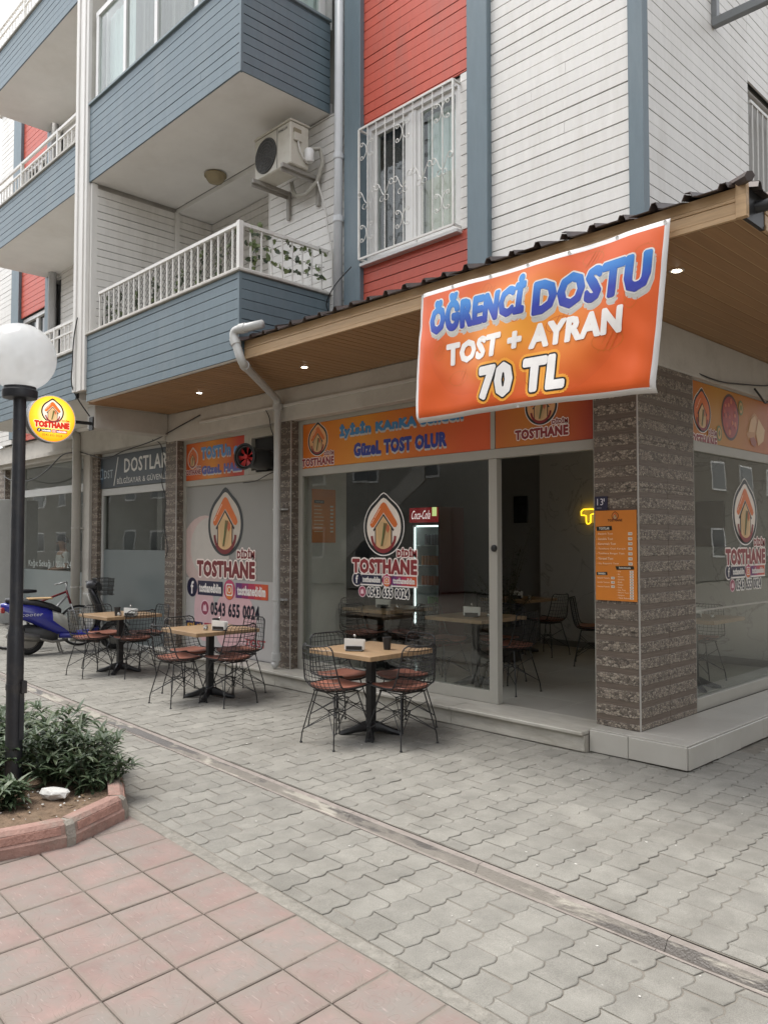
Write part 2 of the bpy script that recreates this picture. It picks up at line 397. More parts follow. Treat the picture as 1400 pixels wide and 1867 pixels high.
# ---- drain channel in the paving
def channel_material():
    m = mat('channel_concrete', (.22, .20, .175), rough=.85, var=.16, scale=9, bump=.5, bscale=120, world=True)
    nt = m.node_tree; N = nt.nodes; L = nt.links; b = N['Principled BSDF']; src = b.inputs['Base Color'].links[0].from_socket
    g = N.new('ShaderNodeNewGeometry')
    def streak(sc, scale, lo, hi, amt, col, src, off):
        mp = N.new('ShaderNodeMapping'); mp.inputs['Scale'].default_value = sc; mp.inputs['Rotation'].default_value = (0, 0, .042); mp.inputs['Location'].default_value = off; L.new(g.outputs['Position'], mp.inputs['Vector'])
        n = N.new('ShaderNodeTexNoise'); n.inputs['Scale'].default_value = scale; n.inputs['Detail'].default_value = 6; n.inputs['Roughness'].default_value = .62; L.new(mp.outputs[0], n.inputs['Vector'])
        r = N.new('ShaderNodeMapRange'); r.inputs[1].default_value = lo; r.inputs[2].default_value = hi; r.inputs[4].default_value = amt; L.new(n.outputs[0], r.inputs[0])
        mx = N.new('ShaderNodeMix'); mx.data_type = 'RGBA'; L.new(r.outputs[0], mx.inputs[0]); L.new(src, mx.inputs[6]); mx.inputs[7].default_value = (*col, 1); return mx.outputs[2], r.outputs[0]
    o1, _ = streak((1.0, 11, 1), 1.2, .50, .56, .85, (.42, .39, .335), src, (0, 0, 0))
    o2, f2 = streak((.8, 9, 1), 1.3, .50, .54, .93, (.075, .064, .056), o1, (3.7, 1.9, 0))
    L.new(o2, b.inputs['Base Color'])
    r2 = N.new('ShaderNodeMapRange'); r2.inputs[3].default_value = .9; r2.inputs[4].default_value = .38; L.new(f2, r2.inputs[0]); L.new(r2.outputs[0], b.inputs['Roughness'])
    return m
M_CHAN = channel_material(); M_LIP = mat('channel_lip', (.27, .235, .212), rough=.9, var=.22, scale=12, bump=.6, bscale=120, world=True, dirt=(.24, .21, .18), dscale=5, damt=.8)
drain = MB().add([(*shear(-18, 3.15), -.0445), (*shear(1, 3.15), -.0445), (*shear(1, 3.395), -.0445), (*shear(-18, 3.395), -.0445)], [(0, 1, 2, 3)]).obj('drain', M_SAND); struct(drain)
x = -18
while x < .6:
    ln = 1.02 + rv(.05); mb = MB(); nseg = 6
    prof = [(3.203, -.03), (3.203, -.003), (3.217, -.003), (3.226, -.018), (3.244, -.036), (3.268, -.042), (3.296, -.04), (3.312, -.02), (3.324, -.003), (3.364, -.001), (3.367, -.035)]
    for k in range(len(prof) - 1):
        for q in range(nseg):
            pts = []
            for (qq, kk) in ((q, k), (q + 1, k), (q + 1, k + 1), (q, k + 1)):
                xx = x + .0015 + (ln - .003) * qq / nseg; y, z = prof[kk]
                jit = .003 * mnoise.noise((xx * 7, kk * 3.1, 0)) if 1 <= kk <= 9 else 0
                pts.append((*shear(xx, y + jit), z + jit * .5))
            mb.add(pts, [(0, 1, 2, 3)], 1 if k in (0, 1, 8, 9) else 0)
    mb.obj('channel_stone', [M_CHAN, M_LIP], drain, smooth=True); x += ln

# ---- rough concrete strip between pavers and red tiles
M_STRIP = mat('rough_concrete', (.25, .235, .205), rough=.95, var=.3, scale=18, bump=1.0, bscale=90, world=True, dirt=(.15, .135, .11), dscale=6)
mb = MB(); nx = 120
for q in range(nx):
    xa, xb = -12 + 14 * q / nx, -12 + 14 * (q + 1) / nx
    def E2(x, s): return 2.362 - .004 if s else 2.284 + .01 * mnoise.noise((x * 5, 1.7, 0))
    zj = lambda x, k: -.003 + .004 * mnoise.noise((x * 9, k, 2.))
    mb.add([(*shear(xa, E2(xa, 0)), zj(xa, 0)), (*shear(xb, E2(xb, 0)), zj(xb, 0)), (*shear(xb, E2(xb, 1)), zj(xb, 4)), (*shear(xa, E2(xa, 1)), zj(xa, 4))], [(0, 1, 2, 3)])
struct(mb.obj('concrete_strip', M_STRIP))

# ---- red stamped tiles
def tile_material():
    m = mat('red_tile', (.258, .182, .162), rough=.88, var=.16, scale=6, rnd=.07, dirt=(.23, .202, .18), dscale=3.2, damt=1, world=True)
    nt = m.node_tree; N = nt.nodes; L = nt.links; b = N['Principled BSDF']; src = b.inputs['Base Color'].links[0].from_socket
    tc = N.new('ShaderNodeTexCoord'); oi = N.new('ShaderNodeObjectInfo')
    sc = N.new('ShaderNodeVectorMath'); sc.operation = 'SCALE'; sc.inputs[3].default_value = 40; cb = N.new('ShaderNodeCombineXYZ'); L.new(oi.outputs['Random'], cb.inputs[0]); L.new(oi.outputs['Random'], cb.inputs[1]); L.new(cb.outputs[0], sc.inputs[0])
    ad = N.new('ShaderNodeVectorMath'); L.new(tc.outputs['Object'], ad.inputs[0]); L.new(sc.outputs[0], ad.inputs[1])
    nz = N.new('ShaderNodeTexNoise'); nz.inputs['Scale'].default_value = 5.5; nz.inputs['Detail'].default_value = 1; L.new(ad.outputs[0], nz.inputs['Vector'])
    w = N.new('ShaderNodeMath'); w.operation = 'MULTIPLY'; w.inputs[1].default_value = 17; L.new(nz.outputs[0], w.inputs[0])
    fr = N.new('ShaderNodeMath'); fr.operation = 'PINGPONG'; fr.inputs[1].default_value = .5; L.new(w.outputs[0], fr.inputs[0])
    n2 = N.new('ShaderNodeTexNoise'); n2.inputs['Scale'].default_value = 16; n2.inputs['Detail'].default_value = 3; L.new(ad.outputs[0], n2.inputs['Vector'])
    msk = N.new('ShaderNodeMapRange'); msk.inputs[1].default_value = .42; msk.inputs[2].default_value = .6; L.new(n2.outputs[0], msk.inputs[0])
    r = N.new('ShaderNodeMapRange'); r.inputs[1].default_value = 0; r.inputs[2].default_value = .06; r.inputs[3].default_value = 1; r.inputs[4].default_value = 0; L.new(fr.outputs[0], r.inputs[0])
    mm = N.new('ShaderNodeMath'); mm.operation = 'MULTIPLY'; L.new(r.outputs[0], mm.inputs[0]); L.new(msk.outputs[0], mm.inputs[1])
    k = N.new('ShaderNodeMath'); k.operation = 'MULTIPLY'; k.inputs[1].default_value = .5; L.new(mm.outputs[0], k.inputs[0])
    mx = N.new('ShaderNodeMix'); mx.data_type = 'RGBA'; L.new(k.outputs[0], mx.inputs[0]); L.new(src, mx.inputs[6]); mx.inputs[7].default_value = (.25, .18, .15, 1)
    # pale scratches
    mp = N.new('ShaderNodeMapping'); mp.inputs['Scale'].default_value = (9, 60, 1); mp.inputs['Rotation'].default_value = (0, 0, .5); L.new(ad.outputs[0], mp.inputs[0])
    n4 = N.new('ShaderNodeTexNoise'); n4.inputs['Scale'].default_value = 1.6; n4.inputs['Detail'].default_value = 4; L.new(mp.outputs[0], n4.inputs['Vector'])
    r4 = N.new('ShaderNodeMapRange'); r4.inputs[1].default_value = .62; r4.inputs[2].default_value = .72; r4.inputs[4].default_value = .45; L.new(n4.outputs[0], r4.inputs[0])
    m4 = N.new('ShaderNodeMix'); m4.data_type = 'RGBA'; L.new(r4.outputs[0], m4.inputs[0]); L.new(mx.outputs[2], m4.inputs[6]); m4.inputs[7].default_value = (.43, .35, .32, 1)
    # dust and wear gathering along the edges, uneven
    sx = N.new('ShaderNodeSeparateXYZ'); L.new(tc.outputs['Object'], sx.inputs[0]); ax_ = []
    for q in (0, 1): z_ = N.new('ShaderNodeMath'); z_.operation = 'ABSOLUTE'; L.new(sx.outputs[q], z_.inputs[0]); ax_.append(z_)
    mxx = N.new('ShaderNodeMath'); mxx.operation = 'MAXIMUM'; L.new(ax_[0].outputs[0], mxx.inputs[0]); L.new(ax_[1].outputs[0], mxx.inputs[1])
    wob = N.new('ShaderNodeMath'); wob.operation = 'MULTIPLY_ADD'; wob.inputs[1].default_value = .09; L.new(n2.outputs[0], wob.inputs[0]); L.new(mxx.outputs[0], wob.inputs[2])
    er = N.new('ShaderNodeMapRange'); er.inputs[1].default_value = .155; er.inputs[2].default_value = .205; er.inputs[4].default_value = .85; L.new(wob.outputs[0], er.inputs[0])
    m5 = N.new('ShaderNodeMix'); m5.data_type = 'RGBA'; L.new(er.outputs[0], m5.inputs[0]); L.new(m4.outputs[2], m5.inputs[6]); m5.inputs[7].default_value = (.225, .187, .158, 1)
    v_ = N.new('ShaderNodeTexVoronoi'); v_.inputs['Scale'].default_value = 2.1; gg = N.new('ShaderNodeNewGeometry'); L.new(gg.outputs['Position'], v_.inputs['Vector'])
    cc = N.new('ShaderNodeMapRange'); cc.inputs[1].default_value = .03; cc.inputs[2].default_value = .045; cc.inputs[3].default_value = .6; cc.inputs[4].default_value = 0; L.new(v_.outputs['Distance'], cc.inputs[0])
    m6 = N.new('ShaderNodeMix'); m6.data_type = 'RGBA'; L.new(cc.outputs[0], m6.inputs[0]); L.new(m5.outputs[2], m6.inputs[6]); m6.inputs[7].default_value = (.14, .12, .10, 1)
    L.new(m6.outputs[2], b.inputs['Base Color'])
    sb = N.new('ShaderNodeMath'); sb.operation = 'SUBTRACT'; sb.inputs[0].default_value = 1; L.new(mm.outputs[0], sb.inputs[1])
    bp = N.new('ShaderNodeBump'); bp.inputs['Strength'].default_value = .5; bp.inputs['Distance'].default_value = .004; L.new(sb.outputs[0], bp.inputs['Height']); L.new(bp.outputs[0], b.inputs['Normal'])
    return m
M_TILE = tile_material()
for n_ in M_TILE.node_tree.nodes:
    if n_.type == 'MAP_RANGE' and abs(n_.inputs[1].default_value - .5) < 1e-4 and abs(n_.inputs[2].default_value - .72) < 1e-4: n_.inputs[1].default_value = .40; n_.inputs[2].default_value = .62
plaza = MB().add([(*shear(-12, 2.286), -.0105), (*shear(-12, -6), -.0105), (*shear(4, -6), -.0105), (*shear(4, 2.286), -.0105)], [(0, 1, 2, 3)]).obj('plaza', M_SAND); struct(plaza)
def tile_mesh():
    h = .1525; mb = MB(); rg = []
    for ins, z in ((0, -.012), (.0005, -.004), (.005, 0)):
        rg.append([(sx * (h - ins), sy * (h - ins), z) for sx, sy in ((1, 1), (-1, 1), (-1, -1), (1, -1))])
    rg = [[(x - .045 * y, y - .042 * x, z) for x, y, z in r] for r in rg]
    mb.loft(rg); return mb.mesh('paving_tile', M_TILE)
TM = tile_mesh()
for i in range(-14, 12):
    for j in range(-9, 1):
        cx, cy = -3.564 + .312 * (i + .5), 1.973 + .3115 * (j + .5); X, Y = shear(cx, cy)
        px, py, d = to_px((X, Y, 0))
        if d < .6 or px < -350 or px > 1700 or py > 2500: continue
        if X < -6.9: continue
        sub('paving_tile', TM, plaza, (X, Y, rv(.0018)), (rv(.008), rv(.008), rv(.006)))

# ---- litter, pebbles
M_LITTER = mat('paper_scrap', (.62, .60, .56), rough=.9, var=.1)
mb = MB()
for k in range(100):
    x, y = random.uniform(-9.5, -1.4), random.choice([random.uniform(3.45, 5.5), random.uniform(2.45, 3.1), random.uniform(3.5, 4.6)])
    s = random.uniform(.003, .009); a = random.random() * 6.3
    pts = [(x + s * math.cos(a + q * 1.57 + rv(.4)) * random.uniform(.5, 1.3), y + s * math.sin(a + q * 1.57) * random.uniform(.4, 1.2)) for q in range(4)]
    mb.prism(pts, .0015, .004)
stuff(tag(mb.obj('litter', M_LITTER), 'tiny pale scraps scattered over the grey pavers', 'litter'))
# ================================================================ APARTMENT BUILDING
YW, YG, YP, XW = 5.74, 6.0, 5.86, -3.02
M_WHITE = mat('white_board_paint', (.73, .71, .675), rough=.55, var=.05, scale=5, rnd=.03, dirt=(.58, .55, .5), dscale=1.2, damt=.5, bump=.12, bscale=60, world=True, stretch=(3.2, 3.2, .55))
M_RED = mat('red_board_paint', (.55, .10, .062), rough=.5, var=.07, scale=5, rnd=.045, bump=.12, bscale=60, world=True, dirt=(.40, .115, .085), dscale=1.4, damt=.7, stretch=(3.2, 3.2, .6))
M_BLUE = mat('blue_board_paint', (.135, .182, .21), rough=.5, var=.07, scale=5, rnd=.05, bump=.15, bscale=60, world=True, dirt=(.175, .215, .235), dscale=1.2, damt=.7, stretch=(3.2, 3.2, .6))
M_GAP = mat('board_gap', (.05, .05, .05), rough=.9, var=0)
M_PLAST = mat('white_plaster', (.53, .505, .46), rough=.85, var=.08, scale=3, bump=.25, bscale=30, world=True, dirt=(.36, .33, .29), dscale=1.8, damt=.6)
M_CEIL = mat('ceiling_paint', (.80, .785, .755), rough=.85, var=.05, scale=2, world=True, dirt=(.66, .63, .58), dscale=.9, damt=.5)
M_PVC = mat('white_pvc', (.70, .69, .67), rough=.35, var=.03)
M_IRON = mat('white_iron', (.68, .665, .63), rough=.45, var=.06, dirt=(.4, .34, .28), dscale=9, damt=.35)
M_CORE = mat('wall_core', (.35, .34, .32), rough=.9, var=.05)

def glass_material(name, tint=(.92, .95, .94), refl=1.0, rough=.0):
    m = bpy.data.materials.new(name); m.use_nodes = True; nt = m.node_tree; N = nt.nodes; L = nt.links
    N.remove(N['Principled BSDF']); out = N['Material Output']
    t = N.new('ShaderNodeBsdfTransparent'); t.inputs[0].default_value = (*tint, 1)
    gl = N.new('ShaderNodeBsdfGlossy'); gl.inputs['Roughness'].default_value = rough
    g = N.new('ShaderNodeNewGeometry'); dt = N.new('ShaderNodeVectorMath'); dt.operation = 'DOT_PRODUCT'; L.new(g.outputs['Incoming'], dt.inputs[0]); L.new(g.outputs['True Normal'], dt.inputs[1])
    ab = N.new('ShaderNodeMath'); ab.operation = 'ABSOLUTE'; L.new(dt.outputs['Value'], ab.inputs[0])
    iv_ = N.new('ShaderNodeMath'); iv_.operation = 'SUBTRACT'; iv_.inputs[0].default_value = 1; L.new(ab.outputs[0], iv_.inputs[1])
    pw = N.new('ShaderNodeMath'); pw.operation = 'POWER'; pw.inputs[1].default_value = 5; L.new(iv_.outputs[0], pw.inputs[0])
    mu = N.new('ShaderNodeMath'); mu.operation = 'MULTIPLY_ADD'; mu.inputs[1].default_value = .93; mu.inputs[2].default_value = .042 * refl; mu.use_clamp = True; L.new(pw.outputs[0], mu.inputs[0])
    mx = N.new('ShaderNodeMixShader'); L.new(mu.outputs[0], mx.inputs[0]); L.new(t.outputs[0], mx.inputs[1]); L.new(gl.outputs[0], mx.inputs[2]); L.new(mx.outputs[0], out.inputs[0])
    tc = N.new('ShaderNodeTexCoord'); n = N.new('ShaderNodeTexNoise'); n.inputs['Scale'].default_value = .9; L.new(tc.outputs['Object'], n.inputs['Vector'])
    bp = N.new('ShaderNodeBump'); bp.inputs['Strength'].default_value = .06; bp.inputs['Distance'].default_value = .05; L.new(n.outputs[0], bp.inputs['Height']); L.new(bp.outputs[0], gl.inputs['Normal'])
    return m
M_GLASS = glass_material('window_glass'); M_SHOPGLASS = glass_material('shop_glass', (.90, .92, .90), 1.3)

B = thing('apartment_building', 'corner apartment block clad in white, red and blue painted boards with shops below', 'building', (-7, 6, 0))
PITCH, PH = .1022, 4.328
def board_lines(z0, z1, ph=PH, pitch=PITCH):
    k = math.floor((z0 - ph) / pitch); out = []
    while ph + k * pitch < z1:
        a, b = max(z0, ph + k * pitch), min(z1, ph + (k + 1) * pitch)
        if b - a > .012: out.append((a, b))
        k += 1
    return out
def clad_front(part, x0, x1, z0, z1, y, m, joined=False, ph=PH, pitch=PITCH):
    MB().box(x0 + .002, x1 - .002, y + .019, y + .05, z0 + .022, z1 - .003).obj('board_backing', M_GAP, part)
    allb = MB()
    for a, b in board_lines(z0, z1, ph, pitch):
        g = random.choice((.005, .0058, .0065, .0095)); d = rv(.0015)
        cuts = [x0] + ([random.uniform(x0 + .4, x1 - .4)] if x1 - x0 > 1.2 and random.random() < .22 else []) + [x1]
        for q0, q1 in zip(cuts[:-1], cuts[1:]):
            mb = allb if joined else MB(); d = rv(.0018)
            mb.box(q0 + .001, q1 - .001, y + d, y + .018, a + g * .6 + rv(.0008), b - g * .6 + rv(.0008))
            if not joined: mb.obj('board', m, part)
    if joined: stuff(allb.obj('boards', m, part))
def clad_side(part, y0, y1, z0, z1, x, m, joined=False, sgn=1, ph=PH, pitch=PITCH):
    MB().box(x - sgn * .05, x - sgn * .019, y0 + .03, y1, z0 + .022, z1 - .003).obj('board_backing', M_GAP, part)
    allb = MB()
    for a, b in board_lines(z0, z1, ph, pitch):
        g = random.choice((.005, .0058, .0065, .0095)); d = rv(.0015)
        mb = allb if joined else MB()
        mb.box(x - sgn * .018, x + d, y0 + .001, y1 - .001, a + g * .6, b - g * .6)
        if not joined: mb.obj('board', m, part)
    if joined: stuff(allb.obj('boards', m, part))
def part(name, mats, mb=None, parent=B, **k): return (mb or MB()).obj(name, mats, parent, **k)

# ---- solid core of the upper floors (windows and recess stand clear of it)
core = MB()
core.box(-17.4, -10.34, 6.02, 12.5, 3.62, 10.6).box(-10.34, -7.92, 6.46, 12.5, 3.62, 6.5).box(-7.92, -3.1, 6.02, 12.5, 3.62, 10.6).box(-10.34, -7.92, 6.02, 12.5, 6.6, 10.6)
part('wall_core', M_CORE, core)
part('floor_slab', M_CEIL, MB().box(-17.4, -3.15, 5.87, 12.5, 3.3, 3.61))

# ---- front wall, right of the balconies
w = part('front_wall', M_GAP, MB().box(-4.735, -3.1, 5.815, 5.825, 3.62, 10.6))
clad_front(w, -4.49, -3.1, 4.06, 8.1, YW, M_WHITE)                 # white field by the corner
clad_front(w, -6.21, -4.735, 6.15, 8.1, YW - .004, M_RED)          # red over the window
clad_front(w, -6.21, -4.735, 4.06, 4.63, YW - .004, M_RED)         # red under the window
clad_front(w, -4.86, -4.735, 4.63, 6.15, YW, M_WHITE)
clad_front(w, -6.64, -6.47, 4.0, 8.1, YW, M_WHITE)
clad_front(w, -7.9, -6.64, 4.0, 6.5, YW, M_WHITE)                  # wall with the air conditioner
for (x0, x1) in ((-6.47, -6.21), (-4.735, -4.49)):
    part('blue_post', M_BLUE, MB().bbox(x0, x1, YW - .06, YW + .05, 3.95, 8.3, .006))
part('blue_corner_post', M_BLUE, MB().prism([(-3.1, YW - .035), (XW + .045, YW - .035), (XW + .045, YW + .055), (XW - .02, YW + .055), (XW - .02, YW + .03), (-3.1, YW + .03)], 3.95, 8.3))
# right wall
rw = part('side_wall', M_GAP, MB().box(XW - .1, XW - .062, 5.85, 7.9, 3.62, 9.5))
clad_side(rw, 5.8, 7.9, 3.9, 8.3, XW, M_WHITE)
clad_side(rw, 7.9, 9.0, 6.2, 8.3, XW, M_WHITE, joined=True)
clad_side(rw, 9.0, 11.4, 3.9, 8.3, XW, M_WHITE, joined=True)

# ---- windows
M_CURT = mat('grey_curtain', (.30, .28, .26), rough=.9, var=.12, scale=3, stretch=(22, 22, .3))
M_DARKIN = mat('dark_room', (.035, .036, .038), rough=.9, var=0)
M_NET = mat('pale_curtain', (.62, .68, .66), rough=.85, var=.06, scale=3, stretch=(14, 14, .3))
M_BLIND = mat('cream_blind', (.60, .58, .50), rough=.85, var=.04)
def curtain(mb, x0, x1, y, z0, z1, n=40, amp=.012, mi=0, ax='x'):
    P = []
    for i in range(n + 1):
        u = x0 + (x1 - x0) * i / n; o = amp * math.sin(i * 1.9) + amp * .5 * math.sin(i * .77 + 1)
        P.append((u, y + o) if ax == 'x' else (y + o, u))
    for i in range(n):
        a, b = P[i], P[i + 1]; mb.add([(*a, z0), (*b, z0), (*b, z1), (*a, z1)], [(0, 1, 2, 3)], mi)
    return mb
# first-floor window
win = part('window', M_PVC, MB().box(-6.205, -6.14, 5.78, 5.9, 4.63, 6.15).box(-4.93, -4.862, 5.78, 5.9, 4.63, 6.15).box(-6.14, -4.93, 5.78, 5.9, 6.09, 6.15).box(-6.14, -4.93, 5.78, 5.9, 4.63, 4.70)
           .box(-5.61, -5.5, 5.80, 5.88, 4.7, 6.09))
fr = MB()
for a, b in ((-6.14, -5.61), (-5.5, -4.93)):
    for q in ((a, a + .055, 4.7, 6.09), (b - .055, b, 4.7, 6.09), (a + .055, b - .055, 4.7, 4.755), (a + .055, b - .055, 6.035, 6.09)): fr.box(q[0], q[1], 5.815, 5.865, q[2], q[3])
part('sash', M_PVC, fr, win)
part('pane', M_GLASS, MB().box(-6.085, -5.665, 5.835, 5.841, 4.755, 6.035), win); part('pane', M_GLASS, MB().box(-5.445, -4.985, 5.835, 5.841, 4.755, 6.035), win)
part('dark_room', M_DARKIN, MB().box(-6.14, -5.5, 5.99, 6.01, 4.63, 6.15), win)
part('insect_screen', mat('black_screen', (.03, .03, .032), rough=.6, var=.5, scale=2, stretch=(60, 1, .2)), curtain(MB(), -6.09, -5.62, 5.9, 4.75, 6.04, 60, .004), win)
part('curtain', M_NET, curtain(MB(), -5.45, -4.95, 5.92, 5.35, 6.03, 24, .008), win)
part('blind', M_BLIND, MB().box(-5.47, -4.95, 5.905, 5.91, 4.74, 5.36), win)
part('sill', M_PVC, MB().bbox(-6.2, -4.84, 5.66, 5.79, 4.60, 4.635, .004), win)
# scrolled window grille
gr = part('window_grille', M_IRON, MB())
GX0, GX1, GZ0, GZ1, GY = -6.175, -4.86, 4.665, 6.06, 5.635
mb = MB()
for z in (GZ0, GZ1): mb.box(GX0, GX1, GY - .008, GY + .008, z - .011, z + .011)
for x in (GX0, GX1):
    mb.box(x - .011, x + .011, GY - .0085, GY + .0085, GZ0, GZ1)
    for z in (GZ0 + .002, GZ1 - .002): mb.box(x - .0105, x + .0105, GY, YW + .02, z - .009, z + .009)
part('grille_frame', M_IRON, mb, gr)
NB = 9
bx = [GX0 + (GX1 - GX0) * (i + 1) / (NB + 1) for i in range(NB)]
for x in bx:
    pts = [(x, GY, GZ0 + (GZ1 - GZ0) * i / 40) for i in range(41)]
    part('grille_bar', M_IRON, MB().tube(pts, [.0062 if i % 2 else .0078 for i in range(41)], 5), gr)
def cscroll(cx, cz, r, d):      # C shaped scroll, back against the bar, both ends curled in
    P = []
    for s_ in (-1, 1):
        h = math.pi / 2; x_, z_ = 0., 0.; Q = []
        for i in range(26):
            l = r * .11; kk = .75 / r if i < 9 else (1.5 / r if i < 14 else 4.6 / r)
            h -= kk * l; x_ += math.cos(h) * l; z_ += math.sin(h) * l; Q.append((cx + d * (.004 + x_), GY - .012, cz + s_ * z_))
        P = list(reversed(Q)) + [(cx + d * .004, GY - .012, cz)] if s_ < 0 else P + Q
    return P
for i, (bi, z) in enumerate([(0, 5.80), (4, 5.80), (8, 5.80), (0, 4.92), (4, 4.92), (8, 4.92)]):
    s = MB()
    for d in (-1, 1): s.tube(cscroll(bx[bi], z, .085, d), .0045, 4)
    part('scroll', M_IRON, s, gr)
for i in (0, 2, 4, 6, 8):
    s = MB(); x = bx[i]
    for d in (-1, 1):
        P = [(x + d * .004, GY - .012, 5.28 - .05)] + [(x + d * (.02 + .115 * t), GY - .012, 5.28 - .05 + .14 * math.sin(t * 2.2)) for t in [k / 8 for k in range(1, 9)]]
        c = P[-1]; P += [(c[0] - d * .03 * (1 - math.cos(a)), GY - .012, c[2] - .03 * math.sin(a)) for a in [k * .7 for k in range(1, 8)]]
        s.tube(P, .0045, 4)
        s.tube([(x + d * (.004 + .03 * (1 - math.cos(a))), GY - .012, 5.2 - .028 * math.sin(a)) for a in [k * .7 for k in range(0, 8)]], .0042, 4)
    part('scroll', M_IRON, s, gr)
# side wall window with bars
sw = part('window', M_PVC, MB().box(XW - .2, XW - .16, 7.95, 8.95, 4.2, 6.12).box(XW - .155, XW - .08, 7.905, 7.95, 4.2, 6.17).box(XW - .19, XW - .05, 7.9, 9.0, 6.17, 6.18))
part('pane', mat('dark_pane', (.04, .045, .06), rough=.08, var=0), MB().box(XW - .158, XW - .15, 8.0, 8.9, 4.2, 6.05), sw)
for k in range(8): part('grille_bar', M_IRON, MB().tube([(XW + .01, 7.97 + k * .13, 4.1), (XW + .01, 7.97 + k * .13, 6.0)], .009, 5), sw)
part('grille_rail', M_IRON, MB().box(XW, XW + .02, 7.92, 9.0, 5.98, 6.01), sw)
part('wall_bracket', mat('grey_metal_box', (.20, .21, .215), rough=.4, var=.08), MB().bbox(XW + .002, -2.1, 7.08, 7.15, 6.36, 6.44, .006).box(XW + .002, XW + .05, 7.085, 7.145, 6.44, 7.2))

# ---- right-hand balconies
M_CAP = mat('balcony_cap', (.52, .50, .46), rough=.7, var=.15, scale=8, dirt=(.3, .28, .25), dscale=5)
BX0, BX1, BY = -10.35, -6.77, 4.54
def balcony(z0, z1, xl=BX0, xr=BX1, joined=False, soffit=True, ph=PH, side=1):
    b = part('balcony', M_CEIL, MB().box(xl + .03, xr - .0195, BY + .0195, YW + .08, z0 + .004, z0 + .02).box(xl + .05, xr - .052, BY + .052, YW + .08, z0 + .02, z0 + .16).box(xl + .05, xr - .052, BY + .052, BY + .12, z0 + .16, z1 - .01).box(xr - .12, xr - .052, BY + .12, YW + .04, z0 + .16, z1 - .01))
    clad_front(b, xl, xr - .001, z0, z1, BY, M_BLUE, joined, ph)
    part('corner_strip', M_BLUE, MB().box(xr - .03, xr + .003, BY - .003, BY + .03, z0 - .001, z1), b)
    if side > 0: clad_side(b, BY + .02, YW - .002, z0, z1, xr, M_BLUE, joined, 1, ph)
    if side < 0: clad_side(b, BY + .02, YW - .002, z0, z1, xl, M_BLUE, True, -1, ph)
    return b
b1 = balcony(3.54, 4.43, ph=3.54)
part('cap', M_CAP, MB().bbox(BX0, BX1 + .03, BY - .03, BY + .14, 4.431, 4.46, .005).bbox(BX1 - .13, BX1 + .03, BY + .14, YW - .003, 4.431, 4.46, .005), b1)
b2 = balcony(6.51, 7.55, ph=6.51)
part('cap', mat('blue_cap', (.20, .25, .27), rough=.5, var=.1), MB().bbox(BX0, BX1 + .03, BY - .03, BY + .14, 7.552, 7.585, .005).bbox(BX1 - .13, BX1 + .03, BY + .14, YW - .003, 7.552, 7.585, .005), b2)
# recess behind the lower balcony
rc = part('balcony_recess', M_CEIL, MB().box(-10.33, -6.9, 5.83, 6.46, 6.452, 6.508)); part('recess_floor', M_CEIL, MB().box(-10.33, -7.9, 5.83, 6.46, 3.62, 3.7), rc)
clad_side(rc, 4.62, 6.42, 4.46, 6.45, -10.3, M_WHITE, ph=4.4)
clad_front(rc, -10.3, -7.9, 4.46, 6.45, 6.42, M_WHITE, ph=4.4)
part('trim', M_WHITE, MB().box(-10.3, -10.27, 5.79, 5.86, 4.46, 6.45), rc)
part('return_wall', M_WHITE, MB().box(-7.96, -7.9, 5.76, 6.44, 3.7, 6.45), rc)
part('door', M_PVC, MB().box(-8.75, -8.68, 6.36, 6.41, 3.7, 5.75).box(-8.02, -7.97, 6.36, 6.41, 3.7, 5.75).box(-8.68, -8.02, 6.36, 6.41, 5.68, 5.75).box(-8.38, -8.32, 6.36, 6.41, 3.7, 5.68), rc)
part('door_pane', mat('dim_pane', (.06, .065, .065), rough=.1, var=0), MB().box(-8.68, -8.02, 6.38, 6.39, 3.7, 5.68), rc)
part('ceiling_lamp', mat('amber_shade', (.33, .27, .16), rough=.25, var=.1), MB().lathe([(.145, 6.5), (.145, 6.475), (.125, 6.47), (.12, 6.44), (.09, 6.4), (.04, 6.38), (.001, 6.375)], (-8.95, 5.62, 0), 20), smooth=True)
# railing of the lower balcony
rl = part('railing', M_IRON, MB().box(-10.05, BX1 - .02, BY + .01, BY + .045, 4.92, 4.955).box(BX1 - .055, BX1 - .02, BY + .045, YW - .01, 4.92, 4.955).box(-10.05, BX1 - .02, BY + .012, BY + .042, 4.468, 4.488).box(BX1 - .052, BX1 - .022, BY + .042, YW - .01, 4.468, 4.488))
part('post', M_IRON, MB().box(BX1 - .065, BX1 - .012, BY + .005, BY + .055, 4.46, 4.965), rl)
x = -10.03
while x < BX1 - .09:
    part('bar', M_IRON, MB().box(x - .0085, x + .0085, BY + .02, BY + .036, 4.486, 4.925), rl); x += .1345
y = BY + .16
while y < YW - .05:
    part('bar', M_IRON, MB().box(BX1 - .045, BX1 - .03, y - .0085, y + .0085, 4.486, 4.925), rl); y += .135
# wire mesh inside the railing
mesh = MB(); M_WIRE = mat('dark_wire', (.10, .10, .09), rough=.6, var=0, metal=.3)
for k in range(-6, 50):
    for s in (1, -1):
        a = -10.05 + k * .075; P = [(a, 0), (a + s * .42, .42)]
        q = [(min(max(px_, -10.04), BX1 - .08), z_) for px_, z_ in P]
        if abs(q[0][0] - q[1][0]) > .1: mesh.tube([(q[0][0], BY + .06, 4.49 + q[0][1]), (q[1][0], BY + .06, 4.49 + q[1][1])], .003, 3, cap=False)
part('wire_mesh', M_WIRE, mesh, rl)
